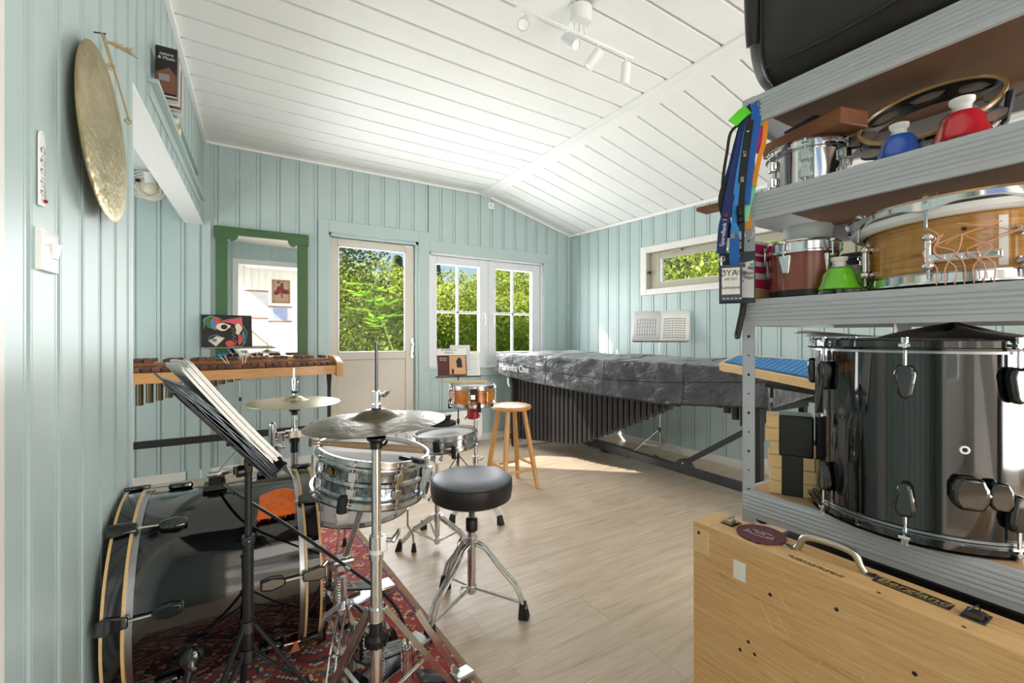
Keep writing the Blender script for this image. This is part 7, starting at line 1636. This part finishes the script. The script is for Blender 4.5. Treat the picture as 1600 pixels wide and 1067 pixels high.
mb = MB(); q = at(1128, 401, 1.196); mb.ring(q - V((0, 0, .006)), fa, .007, .0016, 16, 6); mb.tube([q, q - V((0, .0, .02)), q - V((-.004, 0, .03))], .003, 6); mb.build('clip', 'nickel', nv, world=True)
lb2 = lanyard('light blue lanyard in the middle of the bunch, with grey clip', [px([(1172, 172), (1166, 205), (1160, 239), (1155, 268), (1150, 307), (1147, 347), (1144, 376)], 1.196, -.001), px([(1146, 350), (1152, 364), (1153, 392)], 1.188)], 'blue_light', .0085)
mb = MB(); mb.box(at(1147, 369, 1.182), (.012, .012, .012)); q = at(1148, 396, 1.184); mb.ring(q - V((0, 0, .008)), fa, .011, .0016, 20, 6); mb.tube([q - V((0, 0, .018)), q - V((0, 0, .034))], .003, 6); mb.build('clip', 'nickel', lb2, world=True)
pb2 = lanyard('black lanyard with small white print, hanging in the middle', [px([(1180, 164), (1174, 180), (1170, 200), (1166, 229), (1161, 268), (1158, 298), (1157, 327), (1157, 357), (1156, 400)], 1.193, -.001)], 'black_matte', .0125)
for (u, v, s_) in ((1169, 205, 'II'), (1164, 240, 'N.T'), (1160, 280, 'EEE'), (1157, 368, 'HHH'), (1157, 383, 'WW')):
    text('print', s_, .010, 'paper', pb2, axes(at(u, v, 1.180), (.05, .05, 1), (-.5, .8, 0)), .0002, world=True)
mb = MB(); q = at(1157, 330, 1.182); mb.box(q, (.022, .012, .03)); mb.box(q - V((0, 0, .022)), (.016, .010, .016)); mb.build('buckle', 'black_plastic', pb2, bevel=.003, world=True)
lanyard('wide mid blue lanyard right of the middle of the bunch', [px([(1178, 161), (1182, 170), (1180, 200), (1175, 229), (1169, 268), (1166, 300), (1164, 320)], 1.186, 0), px([(1148, 372), (1147, 395), (1149, 415)], 1.178)], 'blue_mid', .0155)
ol = lanyard('multicoloured lanyard, orange outermost right of the bunch', [px([(1184, 161), (1192, 163), (1196, 175), (1196, 200), (1193, 225), (1187, 245), (1182, 268), (1178, 290)], 1.183), px([(1172, 335), (1169, 347), (1170, 358)], 1.2)], 'orange_strap', .0075)
mb = MB(); ribbon(mb, px([(1188, 170), (1190, 182), (1190, 196)], 1.188), .010); ribbon(mb, px([(1178, 288), (1173, 305), (1168, 325), (1164, 346)], 1.188), .010); mb.build('mint_section', 'mint_strap', ol, world=True)
mb = MB(); ribbon(mb, px([(1190, 196), (1189, 215), (1187, 240)], 1.188), .011); mb.build('pink_section', 'pink', ol, world=True)
mb = MB(); mb.ring(at(1171, 366, 1.2), fa, .010, .0012, 20, 6); mb.build('key_ring', 'nickel', ol, world=True)
gw = thing('wristband', 'neon green festival wristband caught at the top of the lanyards', 'wristband', at(1157, 182, 1.2))
mb = MB(); ribbon(mb, px([(1144, 193), (1150, 187), (1160, 177), (1169, 171)], 1.196), .018); mb.build('band', 'green_neon', gw, world=True)
def badge(name, label, u0, v0, u1, v1, t, mat_):
    o = thing(name, label, 'badge', at((u0 + u1) / 2, v1, t)); c = at((u0 + u1) / 2, (v0 + v1) / 2, t); fw = V((-SN - .3, -CS + .0, 0)).normalized(); 
    fw = (V((0, 0, EYE)) - c); fw.z = 0; fw.normalize(); rt = V((0, 0, 1)).cross(fw); w_, h = (u1 - u0) / FPX * t * .86, (v1 - v0) / FPX * t
    F = axes(c, rt, (0, 0, 1)); mb = MB(); mb.prism([(-w_ / 2, -h / 2), (w_ / 2, -h / 2), (w_ / 2, h / 2), (-w_ / 2, h / 2)], .0015, F); mb.build('card', mat_, o, bevel=.0005, world=True)
    return o, F @ Matrix.Translation((0, 0, .0018)), w_, h
plain('badge_teal', (40, 58, 62), .35); plain('badge_slate', (74, 82, 96), .35)
o, F, w_, h = badge('large_badge', 'large dark green festival badge with a grey photo, behind the smaller badge', 1122, 394, 1181, 474, 1.188, 'badge_teal')
mb = MB(); mb.prism([(-.008, -h * .38), (w_ * .46, -h * .40), (w_ * .46, h * .32), (-.008, h * .25)], .0003, F); mb.build('photo_panel', 'paper_grey', o, world=True)
mb = MB(); r2 = random.Random(2)
for i in range(26): x, y = r2.uniform(.0, w_ * .42), r2.uniform(-h * .12, h * .26); s_ = r2.uniform(.002, .009); mb.prism([(x - s_, y - s_ * .5), (x + s_, y - s_ * .4), (x + s_ * .8, y + s_ * .5), (x - s_, y + s_ * .6)], .0006, F)
mb.build('photo_print', 'grey_shade', o, world=True)
o, F, w_, h = badge('artist_badge', 'slate artist badge with white card, in front of the large badge', 1125, 414, 1160, 470, 1.172, 'badge_slate')
mb = MB(); mb.prism([(-w_ * .44, -h * .32), (w_ * .40, -h * .32), (w_ * .40, h * .42), (-w_ * .44, h * .42)], .0003, F); mb.build('white_card', 'paper', o, world=True)
text('title', 'ØYA', .0235, 'ink', o, F @ Matrix.Translation((-.007, h * .27, .0005)), .0003, sx=.9, world=True); text('edition', 'MUSIC\nFEST\n18', .0042, 'ink', o, F @ Matrix.Translation((.0165, h * .28, .0005)), .0002, world=True)
text('role', 'ARTIST', .0095, 'ink', o, F @ Matrix.Translation((-.001, h * .10, .0005)), .0003, world=True); text('holder_name', 'Lemaitre', .0118, 'ink', o, F @ Matrix.Translation((-.001, -h * .13, .0005)), .0004, world=True)
mb = MB()
for i in range(5): x = -w_ * .4 + w_ * .19 * i; mb.prism([(x, -h * .45), (x + w_ * .12, -h * .45), (x + w_ * .12, -h * .42), (x, -h * .42)], .0003, F)
mb.build('sponsor_marks', 'paper_grey', o, world=True)
hs = thing('black_strap_handle', 'black padded strap end hanging beside the post under the badges', 'strap', at(1155, 525, 1.2))
mb = MB(); mb.tube(smooth([at(1162, 462, 1.215), at(1160, 485, 1.212), at(1156, 505, 1.21), at(1152, 524, 1.205)], 5), .0085, 12); mb.ball(at(1152, 525, 1.205), .0085, 12); mb.build('padding', 'vinyl', hs, world=True)
mb = MB(); mb.ball(at(1150.5, 526, 1.197), .005, 10); mb.build('rivet', 'steel_dark', hs, world=True)

# ------------------------------------------------------------------ old plywood instrument case in front of the shelves
CX0, CX1, CY1, CY0, CZ = 1.010, 1.118, .749, -.30, .672
cr = thing('plywood_case', 'scratched old plywood instrument case standing on edge in front of the shelving', 'case', (1.06, .3, 0))
XM = 1.075
mb = MB(); mb.bb((CX0, CY0, .0), (XM - .001, CY1, CZ)); mb.build('front_half', 'ply', cr, bevel=.003, world=True)
mb = MB(); mb.bb((XM + .001, CY0, .0), (CX1, CY1 + .001, CZ)); mb.build('back_half', 'ply', cr, bevel=.003, world=True)
mb = MB(); r2 = random.Random(5)
for i in range(26):
    y, z = r2.uniform(.0, .72), r2.uniform(.12, .62); mb.bar((CX0 - .0004, y, z), (CX0 - .0004, y + r2.uniform(-.03, .03), z - r2.uniform(.0, .05)), .0008, .0008)
mb.build('scratches', 'pine_block', cr, world=True)
mb = MB()
for y, z in ((.62, .60), (.55, .575), (.60, .44), (.585, .42), (.30, .56), (.27, .535), (.62, .41), (.18, .52), (.16, .50), (.42, .61)): mb.cyl((CX0 - .0006, y, z), (CX0 + .001, y, z), .004, n=10)
mb.build('nail_holes', 'ink', cr, world=True)
mb = MB()
for i in range(7): mb.cyl((CX0 + .010, .70 - .115 * i, CZ), (CX0 + .010, .70 - .115 * i, CZ + .0008), .0032, n=10)
mb.build('tacks', 'steel', cr, world=True)
for y, z0, nm in ((.73, CZ - .05, 'a'), (.03, CZ - .06, 'b')):
    mb = MB(); mb.bb((CX0 - .002, y - .028, z0 - .028), (CX0 + .001, y + .014, z0 + .035)); cp = mb.build('corner_patch', 'pine_block', cr, bevel=.004, world=True)
    mb = MB(); mb.cyl((CX0 - .003, y, z0 + .024), (CX0 - .001, y, z0 + .024), .004, n=10); mb.build('screw', 'steel_dark', cp, world=True)
mb = MB(); pA, pB = V((CX0, .612, .0)), None
def on_x(u, v, X_): d_ = at(u, v, 1) - V((0, 0, EYE)); k_ = X_ / d_.x; return V((0, 0, EYE)) + d_ * k_
a_, b2_ = on_x(1146, 873, CX0), on_x(1165, 911, CX0); mb.bb((CX0 - .0008, b2_.y, b2_.z), (CX0, a_.y, a_.z)); mb.build('sticker', 'paper', cr, world=True)
a_, b2_ = on_x(1243, 1063, CX0), on_x(1258, 1075, CX0); mb = MB(); mb.bb((CX0 - .0008, b2_.y, b2_.z - .02), (CX0, a_.y, a_.z)); mb.build('metal_plate', 'steel', cr, world=True)
# carrying handle
ha, hb2 = on_z(1243, 858, CZ), on_z(1352, 896, CZ); dh = (hb2 - ha); 
mb = MB(); P_ = smooth([ha + V((0, 0, .002)), ha + dh * .06 + V((0, 0, .012)), ha + dh * .16 + V((0, 0, .034)), ha + dh * .5 + V((0, 0, .040)), ha + dh * .84 + V((0, 0, .034)), ha + dh * .94 + V((0, 0, .012)), hb2 + V((0, 0, .002))], 5); mb.tube(P_, [.006 + .0015 * math.sin(PI * i / (len(P_) - 1)) for i in range(len(P_))], 14)
hn = mb.build('handle', 'nickel', cr, world=True)
for p, s_ in ((ha, -1), (hb2, 1)):
    mb = MB(); F = Matrix.Translation(p + dh.normalized() * s_ * .010) @ Matrix.Diagonal((1, 1.5, 1, 1)); mb.lathe([(.0005, .003), (.009, .003), (.012, .0015), (.012, 0)], 20, F); hp2 = mb.build('handle_foot', 'nickel', hn, world=True)
    mb = MB(); mb.cyl(p + dh.normalized() * s_ * .016 + V((0, 0, .002)), p + dh.normalized() * s_ * .016 + V((0, 0, .005)), .004, n=10); mb.build('screw', 'steel_dark', hn, world=True)
# maker's plaque, writing, latches
c4 = [on_z(u, v, CZ + .0006) for u, v in ((1361, 909.5), (1484, 956), (1494, 942), (1372, 898.5))]; pc_ = sum(c4, V()) / 4
xd = V((0, -1, 0)); F = axes(pc_, xd, (1, 0, 0)); w_ = (c4[1] - c4[0]).length; h = .030
mb = MB(); mb.prism([(-w_ / 2, -h / 2), (w_ / 2, -h / 2), (w_ / 2, h / 2), (-w_ / 2, h / 2)], .0008, F); pq = mb.build('plaque', 'black_matte', cr, world=True)
text('plaque_lettering', 'Bergland', .026, 'gold_ink', pq, F @ Matrix.Translation((0, .003, .001)), .0002, sx=1.15, shear=.25, world=True); text('plaque_line', 'MUSIKKINSTRUMENTER  OSLO  NORWAY', .0055, 'gold_ink', pq, F @ Matrix.Translation((0, -.011, .001)), .0002, world=True)
ta, tb = on_z(1231, 864, CZ + .0005), on_z(1331, 899, CZ + .0005); text('hand_lettering', 'MUSIKKINSTRUMENT', .0165, 'ink', cr, axes((CX0 + .014, (ta.y + tb.y) / 2, CZ + .0005), (0, -1, 0), (1, 0, 0)), .0002, sx=(ta - tb).length / .175, world=True)
def latch(p, big):
    mb = MB(); y = p.y; mb.bb((XM - .022, y - .016, CZ), (XM + .020, y + .016, CZ + .003)); l_ = mb.build('latch', 'steel_dark', cr, bevel=.001, world=True)
    mb = MB(); mb.bb((XM - .018, y - .011, CZ + .003), (XM + .004, y + .011, CZ + .012)); mb.cyl((XM + .006, y - .013, CZ + .006), (XM + .006, y + .013, CZ + .006), .004, n=10); mb.tube([(XM - .014, y - .009, CZ + .012), (XM + .014, y, CZ + .016), (XM - .014, y + .009, CZ + .012)], .002, 6); mb.build('latch_lever', 'nickel' if not big else 'steel_dark', l_, bevel=.002, world=True)
latch(on_z(1150, 815, CZ), False); latch(on_z(1532, 957, CZ), True)
dc = on_z(1189, 834, CZ + .004); fd = thing('felt_disc', 'round maroon felt disc with a pale printed emblem lying on the plywood case', 'felt pad', (dc.x, dc.y, CZ + .0008))
mb = MB(); mb.lathe([(.0005, 0), (.052, 0), (.0535, .002), (.0525, .0045), (.0005, .005)], 48); mb.build('felt', 'felt_maroon', fd)
F = axes((0, 0, .0052), (.1, -1, 0), (1, .1, 0))
mb = MB(); mb.tube([F @ V((.030 * math.cos(a), .016 * math.sin(a) - .004, 0)) for a in [R(160) + R(220) * i / 20 for i in range(21)]], .0007, 4)
for s_ in (-1, 1): mb.tube([F @ V((s_ * .034, -.016, 0)), F @ V((s_ * .018, -.010, 0))], .0008, 4)
mb.build('emblem', 'silver_ink', fd); text('lettering', 'VIC FIRTH', .010, 'silver_ink', fd, F @ Matrix.Translation((0, .006, 0)), .0002); text('lettering', 'DRUMS', .007, 'silver_ink', fd, F @ Matrix.Translation((0, -.005, 0)), .0002)
